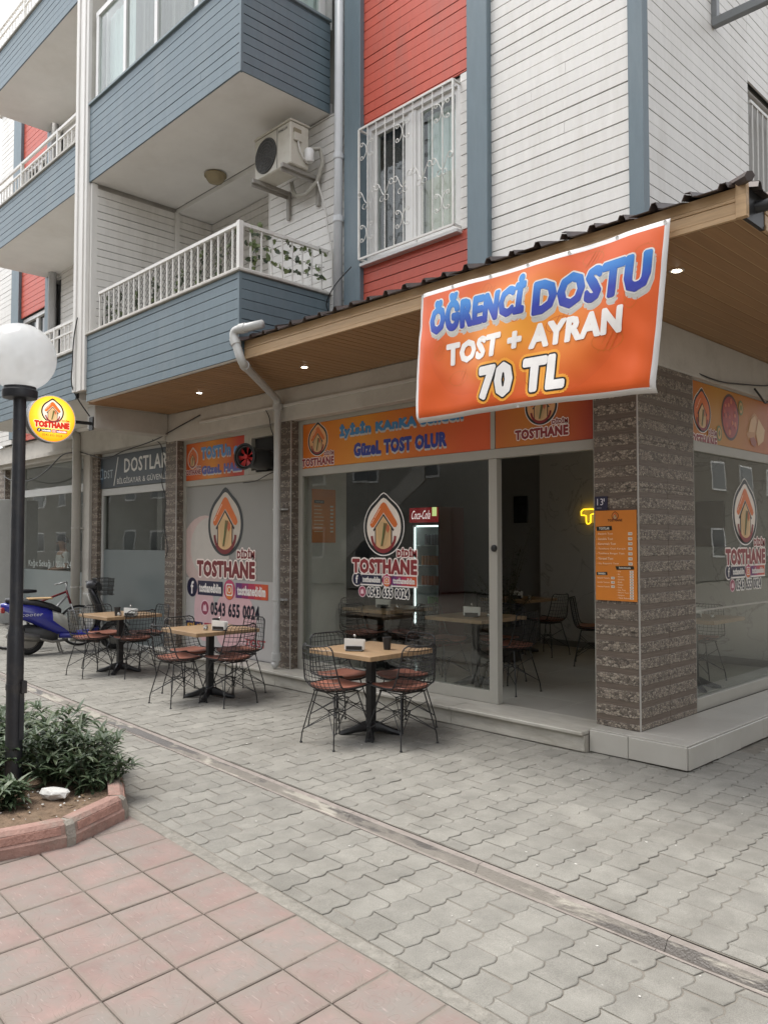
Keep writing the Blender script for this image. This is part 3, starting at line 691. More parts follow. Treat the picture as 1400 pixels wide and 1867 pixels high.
# glazing of the upper balcony
gz = part('window', M_PVC, MB())
mb = MB(); ZT, ZB = 8.75, 7.586
for x in (-10.22, -9.43, -8.62, -7.7, -6.86): mb.box(x - .035, x + .035, BY + .03, BY + .085, ZB, ZT)
mb.box(-10.26, -6.82, BY + .028, BY + .087, ZT, ZT + .07).box(-10.26, -6.82, BY + .028, BY + .087, ZB, ZB + .055)
for y in (5.1, 5.66): mb.box(BX1 - .1, BX1 - .045, y - .04, y + .04, ZB, ZT + .07)
mb.box(BX1 - .1, BX1 - .045, BY + .087, YW - .01, ZB, ZB + .05)
part('frame', M_PVC, mb, gz)
part('pane', M_GLASS, MB().box(-10.2, -6.86, BY + .052, BY + .058, ZB + .05, ZT), gz); part('pane', M_GLASS, MB().box(BX1 - .076, BX1 - .07, BY + .1, YW - .02, ZB + .05, ZT), gz)
part('curtain', M_CURT, curtain(MB(), -9.4, -8.05, BY + .16, ZB, ZT + .05, 60, .02), gz)
part('curtain', M_NET, curtain(MB(), -10.2, -9.45, BY + .2, ZB, ZT + .05, 20, .01), gz); part('curtain', M_NET, curtain(MB(), -8.0, -6.95, BY + .2, ZB, ZT + .05, 30, .01), gz)
part('curtain', M_NET, curtain(MB(), BY + .2, YW, BX1 - .16, ZB, ZT + .05, 24, .01, ax='y'), gz)
part('loggia_wall', M_CEIL, MB().box(-10.3, -6.85, YW + .05, YW + .09, 7.55, 9.6).box(-10.3, -6.8, BY + .06, YW + .05, 9.4, 9.6).box(-10.32, -10.28, BY + .2, YW + .05, 7.55, 9.4))

# ---- white pier between the two flats
pr = part('pier', M_PLAST, MB().box(-10.66, -10.352, BY + .02, 6.0, 3.72, 10.8))
for i, (a, b, d) in enumerate(((-10.685, -10.6, .02), (-10.6, -10.52, .0), (-10.52, -10.43, .012), (-10.43, -10.352, -.004))):
    part('pier_strip', M_WHITE, MB().bbox(a + .002, b - .002, BY - .035 - d, BY + .02, 3.70, 10.8, .004), pr)
part('pier_return', M_WHITE, MB().box(-10.352, -10.30, BY + .02, BY + .1, 4.46, 6.5), pr)

# ---- flats left of the pier
LX0, LX1 = -14.75, -10.69
for z0, z1 in ((3.62, 4.29), (6.52, 7.2), (9.24, 9.9)):
    b = part('balcony', M_CEIL, MB().box(LX0 + .03, LX1, BY + .0195, YW + .08, z0 + .004, z0 + .02).box(LX0 + .03, LX1, BY + .052, YW + .08, z0 + .02, z0 + .14).box(LX0 + .05, LX1, BY + .052, BY + .12, z0 + .14, z1 - .01))
    clad_front(b, LX0, LX1, z0, z1, BY, M_BLUE, z0 > 4 and z0 > 9, ph=z0)
    part('cap', M_CAP, MB().bbox(LX0 - .02, LX1, BY - .03, BY + .14, z1, z1 + .035, .005), b)
    r2 = part('railing', M_IRON, MB().box(LX0, LX1, BY + .02, BY + .055, z1 + .44, z1 + .48).box(LX0, LX1, BY + .02, BY + .05, z1 + .30, z1 + .325).box(LX0, LX1, BY + .02, BY + .05, z1 + .05, z1 + .075), b)
    n = 30
    for i in range(n):
        x = LX1 - .05 - i * .135
        if x < LX0: break
        part('bar', M_IRON, MB().box(x - .008, x + .008, BY + .028, BY + .044, z1 + .07, z1 + (.305 if z0 < 9 and z0 > 4 else .45)), b)
    for x in (LX0 + .03, -12.9, -11.5): part('post', M_IRON, MB().box(x - .02, x + .02, BY + .015, BY + .06, z1 + .035, z1 + .48), b)
    part('ceiling', M_CEIL, MB().box(LX0, LX1, YW + .02, 5.98, z0 - .06, z0), b)
lw = part('front_wall', M_GAP, MB().box(-14.5, LX1, 5.83, 5.84, 3.62, 10.6))
for z0, z1 in ((3.62, 10.6),):
    clad_front(lw, -17.4, -16.5, z0, z1, YW, M_WHITE, True)
    clad_front(lw, -14.2, -10.69, z0, z1, YW, M_WHITE, True)
for x0, x1 in ((-16.5, -16.1), (-14.78, -14.55)): part('blue_post', M_BLUE, MB().box(x0, x1, YW - .06, YW + .05, 3.7, 10.6))
clad_front(lw, -16.1, -14.78, 6.05, 7.9, YW - .004, M_RED, True); clad_front(lw, -16.1, -14.78, 9.0, 10.6, YW - .004, M_RED, True)
for z0, z1 in ((4.6, 6.03), (7.9, 9.0)):
    w2 = part('window', M_PVC, MB().box(-16.1, -16.03, 5.78, 5.9, z0, z1).box(-14.85, -14.78, 5.78, 5.9, z0, z1).box(-15.5, -15.38, 5.8, 5.88, z0, z1).box(-16.03, -14.85, 5.78, 5.9, z1 - .07, z1).box(-16.03, -14.85, 5.78, 5.9, z0, z0 + .07))
    part('pane', mat('dim_pane', (.06, .065, .065), rough=.1, var=0), MB().box(-16.03, -14.85, 5.84, 5.85, z0, z1), w2)
clad_front(lw, -16.1, -14.78, 3.62, 4.6, YW - .004, M_RED, True)
part('drain_pipe', mat('grey_pipe', (.42, .42, .42), rough=.4, var=.08), MB().tube([(-14.36, YW - .09, 3.7), (-14.36, YW - .09, 10.5)], .07, 12), smooth=True)
part('roof_slab', M_CEIL, MB().box(-17.5, -2.9, 5.7, 12.6, 10.6, 10.8))
part('back_wall', M_CORE, MB().box(-17.4, -3.2, 12.3, 12.5, 0, 3.3).box(-17.5, -17.35, 5.9, 12.5, 0, 10.6))

# ---- ground floor: beam, cantilever, pillars
part('beam', M_PLAST, MB().bbox(-10.55, -3.13, 5.83, 6.04, 3.135, 3.53, .008).bbox(-3.35, -3.125, 6.04, 11.2, 3.145, 3.53, .008))
part('beam', M_PLAST, MB().bbox(-17.4, -10.55, 5.80, 6.04, 3.16, 3.615, .008).box(-17.4, -13.6, 5.72, 5.80, 3.24, 3.3))
part('cantilever_beam', M_PLAST, MB().bbox(-10.72, -10.49, 4.72, 5.83, 3.22, 3.535, .012))
def stone_tile_material():
    m = mat('banded_stone_tile', (.30, .27, .24), rough=.55, var=.08, scale=3, world=True)
    nt = m.node_tree; N = nt.nodes; L = nt.links; b = N['Principled BSDF']
    g = N.new('ShaderNodeNewGeometry'); sp = N.new('ShaderNodeSeparateXYZ'); L.new(g.outputs['Position'], sp.inputs[0])
    pp = N.new('ShaderNodeMath'); pp.operation = 'MULTIPLY_ADD'; pp.inputs[1].default_value = 1 / .1285; pp.inputs[2].default_value = .1; L.new(sp.outputs[2], pp.inputs[0])
    nw = N.new('ShaderNodeTexNoise'); nw.inputs['Scale'].default_value = 14; L.new(g.outputs['Position'], nw.inputs['Vector'])
    ns = N.new('ShaderNodeMath'); ns.operation = 'MULTIPLY_ADD'; ns.inputs[1].default_value = .12; L.new(nw.outputs[0], ns.inputs[0]); L.new(pp.outputs[0], ns.inputs[2])
    fr = N.new('ShaderNodeMath'); fr.operation = 'FRACT'; L.new(ns.outputs[0], fr.inputs[0])
    cr = N.new('ShaderNodeValToRGB'); e = cr.color_ramp.elements; e[0].position = .0; e[0].color = (0, 0, 0, 1); e[1].position = .34; e[1].color = (0, 0, 0, 1)
    q = cr.color_ramp.elements.new(.37); q.color = (1, 1, 1, 1); q = cr.color_ramp.elements.new(.97); q.color = (1, 1, 1, 1); q = cr.color_ramp.elements.new(1.0); q.color = (0, 0, 0, 1); L.new(fr.outputs[0], cr.inputs[0])
    v = N.new('ShaderNodeTexVoronoi'); v.inputs['Scale'].default_value = 40; v.inputs['Randomness'].default_value = 1
    mp = N.new('ShaderNodeMapping'); mp.inputs['Scale'].default_value = (1, 1, 1.35); L.new(g.outputs['Position'], mp.inputs[0]); L.new(mp.outputs[0], v.inputs['Vector'])
    c2 = N.new('ShaderNodeValToRGB'); c2.color_ramp.interpolation = 'LINEAR'; f = c2.color_ramp.elements; f[0].color = (.12, .095, .076, 1); f[1].color = (.43, .37, .295, 1)
    q = f.new(.35); q.color = (.225, .186, .148, 1); q = f.new(.65); q.color = (.325, .272, .216, 1)
    sc = N.new('ShaderNodeSeparateColor'); L.new(v.outputs['Color'], sc.inputs[0]); L.new(sc.outputs[0], c2.inputs[0])
    ve = N.new('ShaderNodeTexVoronoi'); ve.feature = 'DISTANCE_TO_EDGE'; ve.inputs['Scale'].default_value = 40; L.new(mp.outputs[0], ve.inputs['Vector'])
    er = N.new('ShaderNodeMapRange'); er.inputs[1].default_value = .02; er.inputs[2].default_value = .14; er.inputs[3].default_value = .38; er.inputs[4].default_value = 1; L.new(ve.outputs['Distance'], er.inputs[0])
    mu = N.new('ShaderNodeMix'); mu.data_type = 'RGBA'; mu.blend_type = 'MULTIPLY'; mu.inputs[0].default_value = 1; L.new(c2.outputs[0], mu.inputs[6]); L.new(er.outputs[0], mu.inputs[7])
    # brown band with fine grain
    m2 = N.new('ShaderNodeMapping'); m2.inputs['Scale'].default_value = (3, 3, 120); L.new(g.outputs['Position'], m2.inputs[0])
    gn = N.new('ShaderNodeTexNoise'); gn.inputs['Scale'].default_value = 1.6; gn.inputs['Detail'].default_value = 4; L.new(m2.outputs[0], gn.inputs['Vector'])
    gc = N.new('ShaderNodeValToRGB'); h = gc.color_ramp.elements; h[0].position = .3; h[0].color = (.10, .076, .06, 1); h[1].position = .7; h[1].color = (.18, .14, .11, 1); L.new(gn.outputs[0], gc.inputs[0])
    mx = N.new('ShaderNodeMix'); mx.data_type = 'RGBA'; L.new(cr.outputs[0], mx.inputs[0]); L.new(gc.outputs[0], mx.inputs[6]); L.new(mu.outputs[2], mx.inputs[7]); L.new(mx.outputs[2], b.inputs['Base Color'])
    hm = N.new('ShaderNodeMath'); hm.operation = 'MULTIPLY'; L.new(cr.outputs[0], hm.inputs[0]); L.new(er.outputs[0], hm.inputs[1])
    bp = N.new('ShaderNodeBump'); bp.inputs['Strength'].default_value = .7; bp.inputs['Distance'].default_value = .006; L.new(hm.outputs[0], bp.inputs['Height']); L.new(bp.outputs[0], b.inputs['Normal'])
    return m
M_STONE = stone_tile_material(); M_GROUT = mat('grout', (.13, .115, .1), rough=.95, var=.1); M_ALU = mat('aluminium_trim', (.52, .50, .47), rough=.35, var=.05, metal=.4)
def pillar(x0, x1, y0, y1, z0, z1, nx=1, ny=1, trims=()):
    p = part('pillar', M_GROUT, MB().box(x0 + .008, x1 - .008, y0 + .008, y1 - .008, z0, z1))
    z = z0 + .002; H = .3855
    while z < z1 - .01:
        zt = min(z + H - .0025, z1)
        for i in range(nx):
            a = x0 + (x1 - x0) * i / nx; c = x0 + (x1 - x0) * (i + 1) / nx
            part('stone_tile', M_STONE, MB().bbox(a + .001, c - .001, y0 + rv(.0006), y0 + .0075, z, zt, .001), p)
        for i in range(ny):
            a = y0 + .008 + (y1 - y0 - .016) * i / ny; c = y0 + .008 + (y1 - y0 - .016) * (i + 1) / ny
            part('stone_tile', M_STONE, MB().bbox(x1 - .0075, x1 + rv(.0006), a + .001, c - .001, z, zt, .001), p)
        z += H
    part('corner_trim', M_ALU, MB().prism([(x1 - .003, y0 - .006), (x1 + .006, y0 - .006), (x1 + .006, y0 + .006), (x1 - .003, y0 + .006)], z0, z1), p)
    return p
pillar(-3.53, -3.14, 5.86, 6.865, .188, 3.15, 1, 2)
pillar(-7.885, -7.622, 5.86, 6.02, .125, 3.14, 1, 1)
pillar(-10.61, -10.298, 5.86, 6.02, .08, 3.22, 1, 1)
pillar(-17.6, -17.2, 5.86, 6.02, .0, 3.17, 1, 1)
part('pier_wall', M_PLAST, MB().bbox(-13.42, -13.16, 5.85, 6.02, 0, 3.17, .006)); part('pier_wall', M_STONE, MB().box(-13.155, -12.95, 5.9, 6.02, 0, 3.16))
# ================================================================ AWNING
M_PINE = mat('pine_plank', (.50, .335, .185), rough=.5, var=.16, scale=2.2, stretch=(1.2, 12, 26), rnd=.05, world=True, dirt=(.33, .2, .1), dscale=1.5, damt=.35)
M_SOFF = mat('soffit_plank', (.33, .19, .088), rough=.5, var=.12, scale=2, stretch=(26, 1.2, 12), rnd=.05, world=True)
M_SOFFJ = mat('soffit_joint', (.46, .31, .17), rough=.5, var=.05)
M_ROOF = mat('dark_roof_sheet', (.075, .06, .056), rough=.5, var=.25, scale=9, dirt=(.16, .09, .07), dscale=5, metal=.2)
FX, FY, SZ = -1.785, 4.6, 3.53
A = thing('awning', 'timber lined awning with dark ribbed roof sheet wrapping the shop corner', 'awning', (-4.5, 5.2, 3.53))
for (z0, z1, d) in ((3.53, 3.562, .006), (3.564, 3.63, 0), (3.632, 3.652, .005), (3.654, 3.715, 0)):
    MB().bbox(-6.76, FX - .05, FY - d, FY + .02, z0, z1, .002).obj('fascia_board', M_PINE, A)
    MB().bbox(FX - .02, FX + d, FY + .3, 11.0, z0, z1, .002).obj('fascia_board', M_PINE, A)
MB().bbox(FX - .05, FX + .012, FY - .012, FY + .03, 3.532, 3.73, .002).obj('corner_board', M_PINE, A)
MB().box(FX - .03, FX - .005, FY + .03, FY + .3, 3.535, 3.72).obj('steel_bracket', mat('black_steel', (.02, .02, .021), rough=.45, var=.1), A)
MB().tube([(FX - .3, FY + .16, 3.64), (FX + .18, FY + .2, 3.64)], .035, 10).obj('steel_tube', MATS['black_steel'], A, smooth=True)
x = -10.46; sp = MB().box(-10.47, FX - .03, FY + .03, 5.825, SZ + .003, SZ + .03).box(-3.12, FX - .03, 5.825, 11, SZ + .003, SZ + .03).obj('soffit_frame', M_SOFFJ, A)
while x < FX - .04:
    x1 = min(x + .1, FX - .03); yb = 5.826 if x1 < -3.12 else 11.0
    y0 = FY + .025 if x > -6.76 else BY + .065
    z = rv(.001)
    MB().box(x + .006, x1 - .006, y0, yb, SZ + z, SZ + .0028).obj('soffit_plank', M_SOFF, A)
    x = x1
MB().box(-10.47, -6.765, BY + .066, YW + .02, SZ + .0305, SZ + .0395).obj('soffit_board', M_SOFFJ, A)
# ribbed roof sheet
def rib(t): t = t % 1; return .036 * (0 if t < .62 else ((t - .62) / .08 if t < .7 else (1 if t < .84 else max(0, 1 - (t - .84) / .08))))
rs = MB(); st = []; u = -6.93; PR = .2125
xs = []
k = 0
while u < FX + .02:
    for q in (0, .62, .70, .84, .92):
        if u + q * PR < FX + .03: xs.append((u + q * PR, rib(q + 1e-6)))
    u += PR
def roofz(y): return 3.722 + (y - FY) * .27
def pt(xx, h, y):
    return (xx, y, roofz(y) + h)
for i in range(len(xs) - 1):
    (xa, ha), (xb, hb) = xs[i], xs[i + 1]
    def top(x): return YW - .01 if x < XW else max(FY + .03, YW - (x - XW) * (YW - FY) / (FX - XW))
    yf = FY - .07
    w_ = .006 * math.sin(i * .9)
    rs.add([pt(xa, ha + w_, yf), pt(xb, hb + w_, yf), pt(xb, hb, top(xb)), pt(xa, ha, top(xa))], [(0, 1, 2, 3)])
ys = []; u = FY - .07
while u < 10.9:
    for q in (0, .62, .70, .84, .92): ys.append((u + q * PR, rib(q + 1e-6)))
    u += PR
for i in range(len(ys) - 1):
    (ya, ha), (yb, hb) = ys[i], ys[i + 1]
    def lft(y): return XW if y > YW else FX - (y - FY) * (FX - XW) / (YW - FY)
    def zz(x): return 3.722 + (FX - x) * .25
    if ya < FY: continue
    rs.add([(FX + .05, ya, zz(FX + .05) + ha), (FX + .05, yb, zz(FX + .05) + hb), (lft(yb), yb, zz(lft(yb)) + hb), (lft(ya), ya, zz(lft(ya)) + ha)], [(0, 1, 2, 3)])
ro = rs.obj('roof_sheet', M_ROOF, A); so_ = ro.modifiers.new('thick', 'SOLIDIFY'); so_.thickness = .004
rd = MB().tube([(FX + .06, FY - .08, roofz(FY) + .0), (XW - .02, YW - .02, roofz(YW) + .0)], .03, 6).obj('ridge_cap', M_ROOF, A)
M_LAMP = mat('lit_downlight', (1, .93, .82), var=0, emit=9)
for x, y in ((-8.664, 5.235), (-6.607, 5.252), (-2.473, 5.185)):
    d = MB().lathe([(.052, SZ + .004), (.052, SZ - .004), (.038, SZ - .005), (.036, SZ - .001)], (x, y, 0), 20).obj('downlight', mat('lamp_ring', (.5, .45, .38), rough=.4, var=0), A)
    MB().lathe([(.027, SZ - .0035), (.027, SZ - .0065), (.016, SZ - .009)], (x, y, 0), 18).obj('lamp_lens', M_LAMP, d)
# downpipes
M_PIPE = mat('grey_plastic_pipe', (.50, .50, .485), rough=.35, var=.06, scale=5, dirt=(.36, .34, .31), dscale=3, damt=.5)
def bend(a, b, c, r, n=6):      # rounded corner at b
    a, b, c = Vector(a), Vector(b), Vector(c); u = (a - b).normalized() * r; v = (c - b).normalized() * r
    return [b + u * (1 - t) ** 2 + v * t ** 2 for t in [i / n for i in range(n + 1)]]
dp = thing('downpipe', 'pale plastic downpipe running from the awning roof down the pillar beside the shop window', 'pipe', (-7.74, 5.78, .19))
P0, P1, P2, P3 = (-6.40, 4.56, 3.815), (-6.775, 4.46, 3.80), (-6.64, 4.49, 3.46), (-7.76, 5.76, 3.40)
pts = [P0] + bend(P0, P1, P2, .09) + bend(P1, P2, P3, .09) + bend(P2, (-7.76, 5.76, 3.39), (-7.76, 5.76, 2.5), .1) + [(-7.76, 5.76, .32)] + bend((-7.76, 5.76, .32), (-7.76, 5.76, .22), (-7.82, 5.6, .15), .05)
MB().tube(pts, .043, 14).obj('pipe', M_PIPE, dp, smooth=True)
def collar(p, q, r=.051): p, q = Vector(p), Vector(q); return MB().tube([p, q], r, 14).obj('collar', M_PIPE, dp, auto=True)
collar((-6.60, 4.507, 3.807), (-6.67, 4.488, 3.805)); collar((-6.745, 4.466, 3.72), (-6.715, 4.473, 3.65)); collar((-6.70, 4.56, 3.457), (-6.75, 4.615, 3.454)); collar((-7.76, 5.76, 3.34), (-7.76, 5.76, 3.26), .058); collar((-7.76, 5.76, .36), (-7.76, 5.76, .27), .058)
for z in (2.06, .98): MB().lathe([(.052, z), (.052, z + .018)], (-7.76, 5.76, 0), 14).box(-7.85, -7.67, 5.79, 5.857, z, z + .018).obj('pipe_clip', M_PIPE, dp)
wp = thing('downpipe', 'tall white downpipe on the boarded wall right of the blue balconies', 'pipe', (-6.53, 5.66, 3.95))
MB().tube([(-6.535, 5.655, 4.0), (-6.53, 5.655, 6.1), (-6.52, 5.655, 8.2)], .05, 14).obj('pipe', mat('white_plastic_pipe', (.58, .59, .60), rough=.35, var=.05), wp, smooth=True)
for z in (5.9, 5.2): MB().lathe([(.056, z - .03), (.06, z - .02), (.06, z + .03), (.056, z + .035)], (-6.53, 5.655, 0), 14).box(-6.61, -6.45, 5.69, 5.735, z - .01, z + .01).obj('pipe_clip', MATS['white_plastic_pipe'], wp)
lp = thing('downpipe', 'grey downpipe with elbow on the wall between the two left shops', 'pipe', (-13.46, 5.76, .1))
MB().tube([(-13.95, 5.76, 3.52)] + bend((-13.95, 5.76, 3.52), (-13.46, 5.76, 3.52), (-13.46, 5.76, 3), .12) + [(-13.46, 5.76, .0)], .075, 14).obj('pipe', mat('tan_plastic_pipe', (.44, .42, .38), rough=.4, var=.06), lp, smooth=True)
for z in (1.9, .9): MB().lathe([(.082, z), (.082, z + .025)], (-13.46, 5.76, 0), 14).box(-13.58, -13.34, 5.80, 5.848, z, z + .025).obj('pipe_clip', MATS['tan_plastic_pipe'], lp)

# ================================================================ STEP, PLATFORM
M_MARB = mat('worn_marble', (.47, .45, .40), rough=.45, var=.14, scale=5, stretch=(1, 4, 4), dirt=(.30, .27, .22), dscale=3, damt=.7, world=True)
M_CTILE = mat('cream_floor_tile', (.48, .46, .415), rough=.32, var=.06, scale=3, rnd=.04, dirt=(.44, .41, .36), dscale=2.2, damt=.5, world=True)
st = MB().box(-10.6, -3.50, 5.64, 6.05, -.01, .135).obj('step', mat('step_core', (.40, .37, .32), rough=.9, var=.2, scale=6, bump=.4, bscale=50, world=True, dirt=(.25, .22, .18), dscale=3)); struct(st)
for (a, b) in ((-10.6, -9.1), (-9.1, -7.6), (-7.6, -6.1), (-6.1, -4.9), (-4.9, -3.5)):
    MB().bbox(a + .002, b - .002, 5.595 + rv(.006), 6.06, .138, .17, .006).obj('marble_slab', M_MARB, st)
    MB().bbox(a + .002, b - .002, 5.622, 5.64, .008, .136, .003).obj('marble_riser', M_MARB, st)
pf = MB().box(-3.49, -2.69, 5.70, 11, -.01, .172).box(-3.3, -3.14, 6.87, 11, .172, .178).obj('platform', mat('mortar', (.10, .09, .075), rough=.95, var=.2)); struct(pf)
for a, b in ((-3.488, -3.155), (-3.15, -2.684)): MB().bbox(a, b, 5.682, 5.698, .012 + rv(.004), .176, .003).obj('riser_tile', M_CTILE, pf)
y = 5.70
while y < 10.8:
    MB().bbox(-2.688, -2.671, y + .0015, y + .4585, .012 + rv(.006), .176, .003).obj('riser_tile', M_CTILE, pf)
    y += .46
y = 5.70
while y < 10.8:
    xs_ = (-3.49, -3.36, -3.19, -2.69) if y < 5.75 else (-3.14, -2.69)
    y1 = 5.86 if y < 5.75 else y + .42
    for a, b in zip(xs_[:-1], xs_[1:]): MB().bbox(a + .0015, b - .0015, y + .0015, y1 - .0015, .1725, .188, .002).obj('floor_tile', M_CTILE, pf)
    y = y1
# ================================================================ SHOP ROOM
M_FLOOR = mat('shop_floor_tile', (.60, .57, .51), rough=.16, var=.05, scale=2, rnd=.03, world=True)
def marble_wall():
    m = mat('marbled_wall', (.54, .52, .49), rough=.45, var=.06, scale=1.4, world=True)
    nt = m.node_tree; N = nt.nodes; L = nt.links; b = N['Principled BSDF']; src = b.inputs['Base Color'].links[0].from_socket
    g = N.new('ShaderNodeNewGeometry'); n = N.new('ShaderNodeTexNoise'); n.inputs['Scale'].default_value = 1.3; n.inputs['Detail'].default_value = 7; n.inputs['Distortion'].default_value = 1.2; L.new(g.outputs['Position'], n.inputs['Vector'])
    s = N.new('ShaderNodeMath'); s.operation = 'SUBTRACT'; s.inputs[1].default_value = .5; L.new(n.outputs[0], s.inputs[0]); a = N.new('ShaderNodeMath'); a.operation = 'ABSOLUTE'; L.new(s.outputs[0], a.inputs[0])
    r = N.new('ShaderNodeMapRange'); r.inputs[1].default_value = 0; r.inputs[2].default_value = .012; r.inputs[3].default_value = .45; r.inputs[4].default_value = 0; L.new(a.outputs[0], r.inputs[0])
    mx = N.new('ShaderNodeMix'); mx.data_type = 'RGBA'; L.new(r.outputs[0], mx.inputs[0]); L.new(src, mx.inputs[6]); mx.inputs[7].default_value = (.16, .15, .14, 1); L.new(mx.outputs[2], b.inputs['Base Color'])
    return m
M_MWALL = marble_wall()
fl = MB().box(-11.5, -3.3, 6.06, 11.9, .02, .14).obj('floor', mat('mortar', (.10, .09, .075), rough=.95)); struct(fl)
for i in range(14):
    for j in range(10):
        x0, y0 = -11.4 + i * .6, 6.07 + j * .6
        if x0 < -8.2 or x0 + .6 > -3.2: continue
        MB().box(x0 + .0015, x0 + .5985, y0 + .0015, y0 + .5985, .1405, .152 + rv(.0004)).obj('floor_tile', M_FLOOR, fl)
struct(MB().box(-3.53, -3.31, 6.90, 6.96, .15, 3.14).box(-7.05, -3.3, 10.15, 10.3, .15, 3.3).obj('wall', M_MWALL))
struct(MB().box(-11.2, -7.05, 10.35, 10.5, .15, 3.3).box(-7.05, -7.0, 10.3, 10.5, .15, 3.3).obj('wall', mat('dim_wall', (.27, .26, .25), rough=.6, var=.05)))
struct(MB().box(-7.9, -7.72, 6.04, 6.83, .15, 3.3).obj('wall', mat('plain_wall', (.62, .61, .58), rough=.7, var=.06, dirt=(.4, .385, .36), dscale=1.4)))
struct(MB().box(-11.2, -11.05, 6.05, 10.4, .15, 3.3).box(-11.05, -7.9, 6.75, 6.83, .15, 3.3).obj('wall', mat('dark_counter_wall', (.10, .095, .09), rough=.5, var=.1)))
struct(MB().box(-11.2, -3.3, 6.05, 10.5, 3.26, 3.3).obj('ceiling', mat('shop_ceiling', (.55, .53, .5), rough=.8, var=.05)))
struct(MB().box(-7.0, -3.33, 10.12, 10.15, .153, .24).obj('skirting', mat('grey_skirting', (.20, .19, .175), rough=.5, var=.05)))
# ================================================================ SHOPFRONTS
M_FRAME = mat('cream_aluminium', (.40, .385, .34), rough=.4, var=.05, scale=4, dirt=(.40, .38, .33), dscale=2, damt=.4)
def frame_box(mb, *q): return mb.bbox(*q, .003)
SF = thing('shopfront', 'glazed cream framed front of the toast shop with open doorway by the banded pillar', 'shopfront', (-5.6, 6, .15))
def fb(par, x0, x1, z0, z1, d=0): return MB().bbox(x0, x1, YG - .03 - d, YG + .035 + d, z0, z1, .003).obj('frame_bar', M_FRAME, par)
fb(SF, -7.62, -7.545, .17, 3.13); fb(SF, -7.545, -3.6, 3.085, 3.134, .002); fb(SF, -7.545, -3.6, 2.463, 2.553, .002)
fb(SF, -4.72, -4.622, .172, 2.461, .006); fb(SF, -4.70, -4.65, 2.555, 3.083); fb(SF, -7.545, -4.72, .172, .285, .001); fb(SF, -3.605, -3.532, .172, 3.13)
p1 = MB().box(-7.545, -4.72, YG - .003, YG + .003, .285, 2.463).obj('glass_pane', M_SHOPGLASS, SF)
MB().lathe([(.016, -.02), (.03, -.012), (.034, 0), (.03, .008), (.016, .006)], (-4.65, YG - .045, 1.62), 16, axis='y').obj('door_lock', mat('black_plastic', (.02, .02, .02), rough=.4, var=0), SF)
D = Decal(); logo(D, -6.17, 1.84, .312); social(D, -6.17, 1.84 - 1.83 * .312, .312); phone(D, -6.17, 1.84 - 2.26 * .312, .312)
D.build('window_sticker', p1, (0, YG - .004, 0), XA, ZA, NY)
# side front (right)
SR = thing('shopfront', 'side glazing of the toast shop right of the banded pillar', 'shopfront', (-3.2, 8.5, .18))
def sb(y0, y1, z0, z1, d=0): return MB().bbox(-3.235 - d, -3.17 + d, y0, y1, z0, z1, .003).obj('frame_bar', M_FRAME, SR)
sb(6.868, 6.93, .18, 3.145); sb(6.93, 11, .18, .297, .002); sb(6.93, 11, 2.495, 2.587, .002); sb(6.93, 11, 3.135, 3.146, .002); sb(10.4, 10.47, .297, 2.495, .001)
p2 = MB().box(-3.205, -3.199, 6.93, 10.4, .297, 2.495).obj('glass_pane', M_SHOPGLASS, SR)
MB().box(-3.199, -3.193, 6.93, 10.4, 1.055, 1.072).obj('glass_joint', M_FRAME, SR)
D = Decal(); logo(D, 8.11, 1.95, .305); social(D, 8.11, 1.95 - 1.83 * .305, .305); phone(D, 8.11, 1.95 - 2.26 * .305, .305)
D.build('window_sticker', p2, (-3.1985, 0, 0), YA, ZA, XA)
# frosted front between the two slim pillars
S1 = thing('shopfront', 'frosted toast shop window with large emblem between the two slim pillars', 'shopfront', (-9.1, 6, .15))
M_FROST = mat('frosted_film', (.31, .305, .285), rough=.28, var=.04, scale=1.2, world=True); M_FILM = mat('white_film', (.50, .485, .47), rough=.3, var=.03, world=True)
fb(S1, -10.298, -10.235, .1, 3.2); fb(S1, -10.235, -7.96, 3.085, 3.16, .002); fb(S1, -10.235, -7.96, 2.47, 2.553, .002); fb(S1, -7.96, -7.886, .1, 3.15); fb(S1, -8.765, -8.655, 2.553, 3.085); fb(S1, -10.235, -7.96, .1, .17, .002)
p3 = MB().box(-10.235, -7.96, YG - .003, YG + .003, 1.178, 2.47).obj('glass_pane', M_FROST, S1)
p4 = MB().box(-10.235, -7.96, YG - .003, YG + .003, .17, 1.176).obj('film_pane', M_FILM, S1)
fb(S1, -8.655, -8.60, 2.553, 3.085); fb(S1, -8.60, -7.96, 3.02, 3.085); fb(S1, -8.60, -7.96, 2.553, 2.60)
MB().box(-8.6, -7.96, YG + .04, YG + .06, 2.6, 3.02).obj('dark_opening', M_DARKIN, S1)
D = Decal(); D.disc(-9.75, 1.55, .62, 0, 'c9b3ad', 28, .5); D.disc(-9.62, 1.6, .5, .4, 'c4beb6', 28, .42)
logo(D, -9.235, 1.91, .44, lay=1, white=False, fill='c6bdb0', red='7c2a2e', dark='33373a')
D.build('window_sticker', p3, (0, YG - .004, 0), XA, ZA, NY)
D = Decal(); D.poly([(-9.75 + .26 * math.cos(t), .72 + .42 * math.sin(t)) for t in [k * .35 for k in range(18)]], 0, 'dcb9bb'); D.poly([(-9.0 + .5 * math.cos(t), .62 + .44 * math.sin(t)) for t in [k * .35 for k in range(18)]], 0.3, 'deb6b9')
social(D, -9.22, 1.04, .62, lay=1, edge=False); phone(D, -9.12, .765, .56, lay=1, col='14172b', edge=False)
D.rect(-10.22, -9.78, .47, .56, 1, '2a2456'); D.text('gel al', -10.19, -9.83, .485, .545, 3, 'e8b04a', bold=.03); D.rect(-9.74, -9.45, .47, .56, 1, 'b03a4a')
D.text('TOST', -8.75, -8.3, .33, .43, 1, 'b8474e', bold=.04)
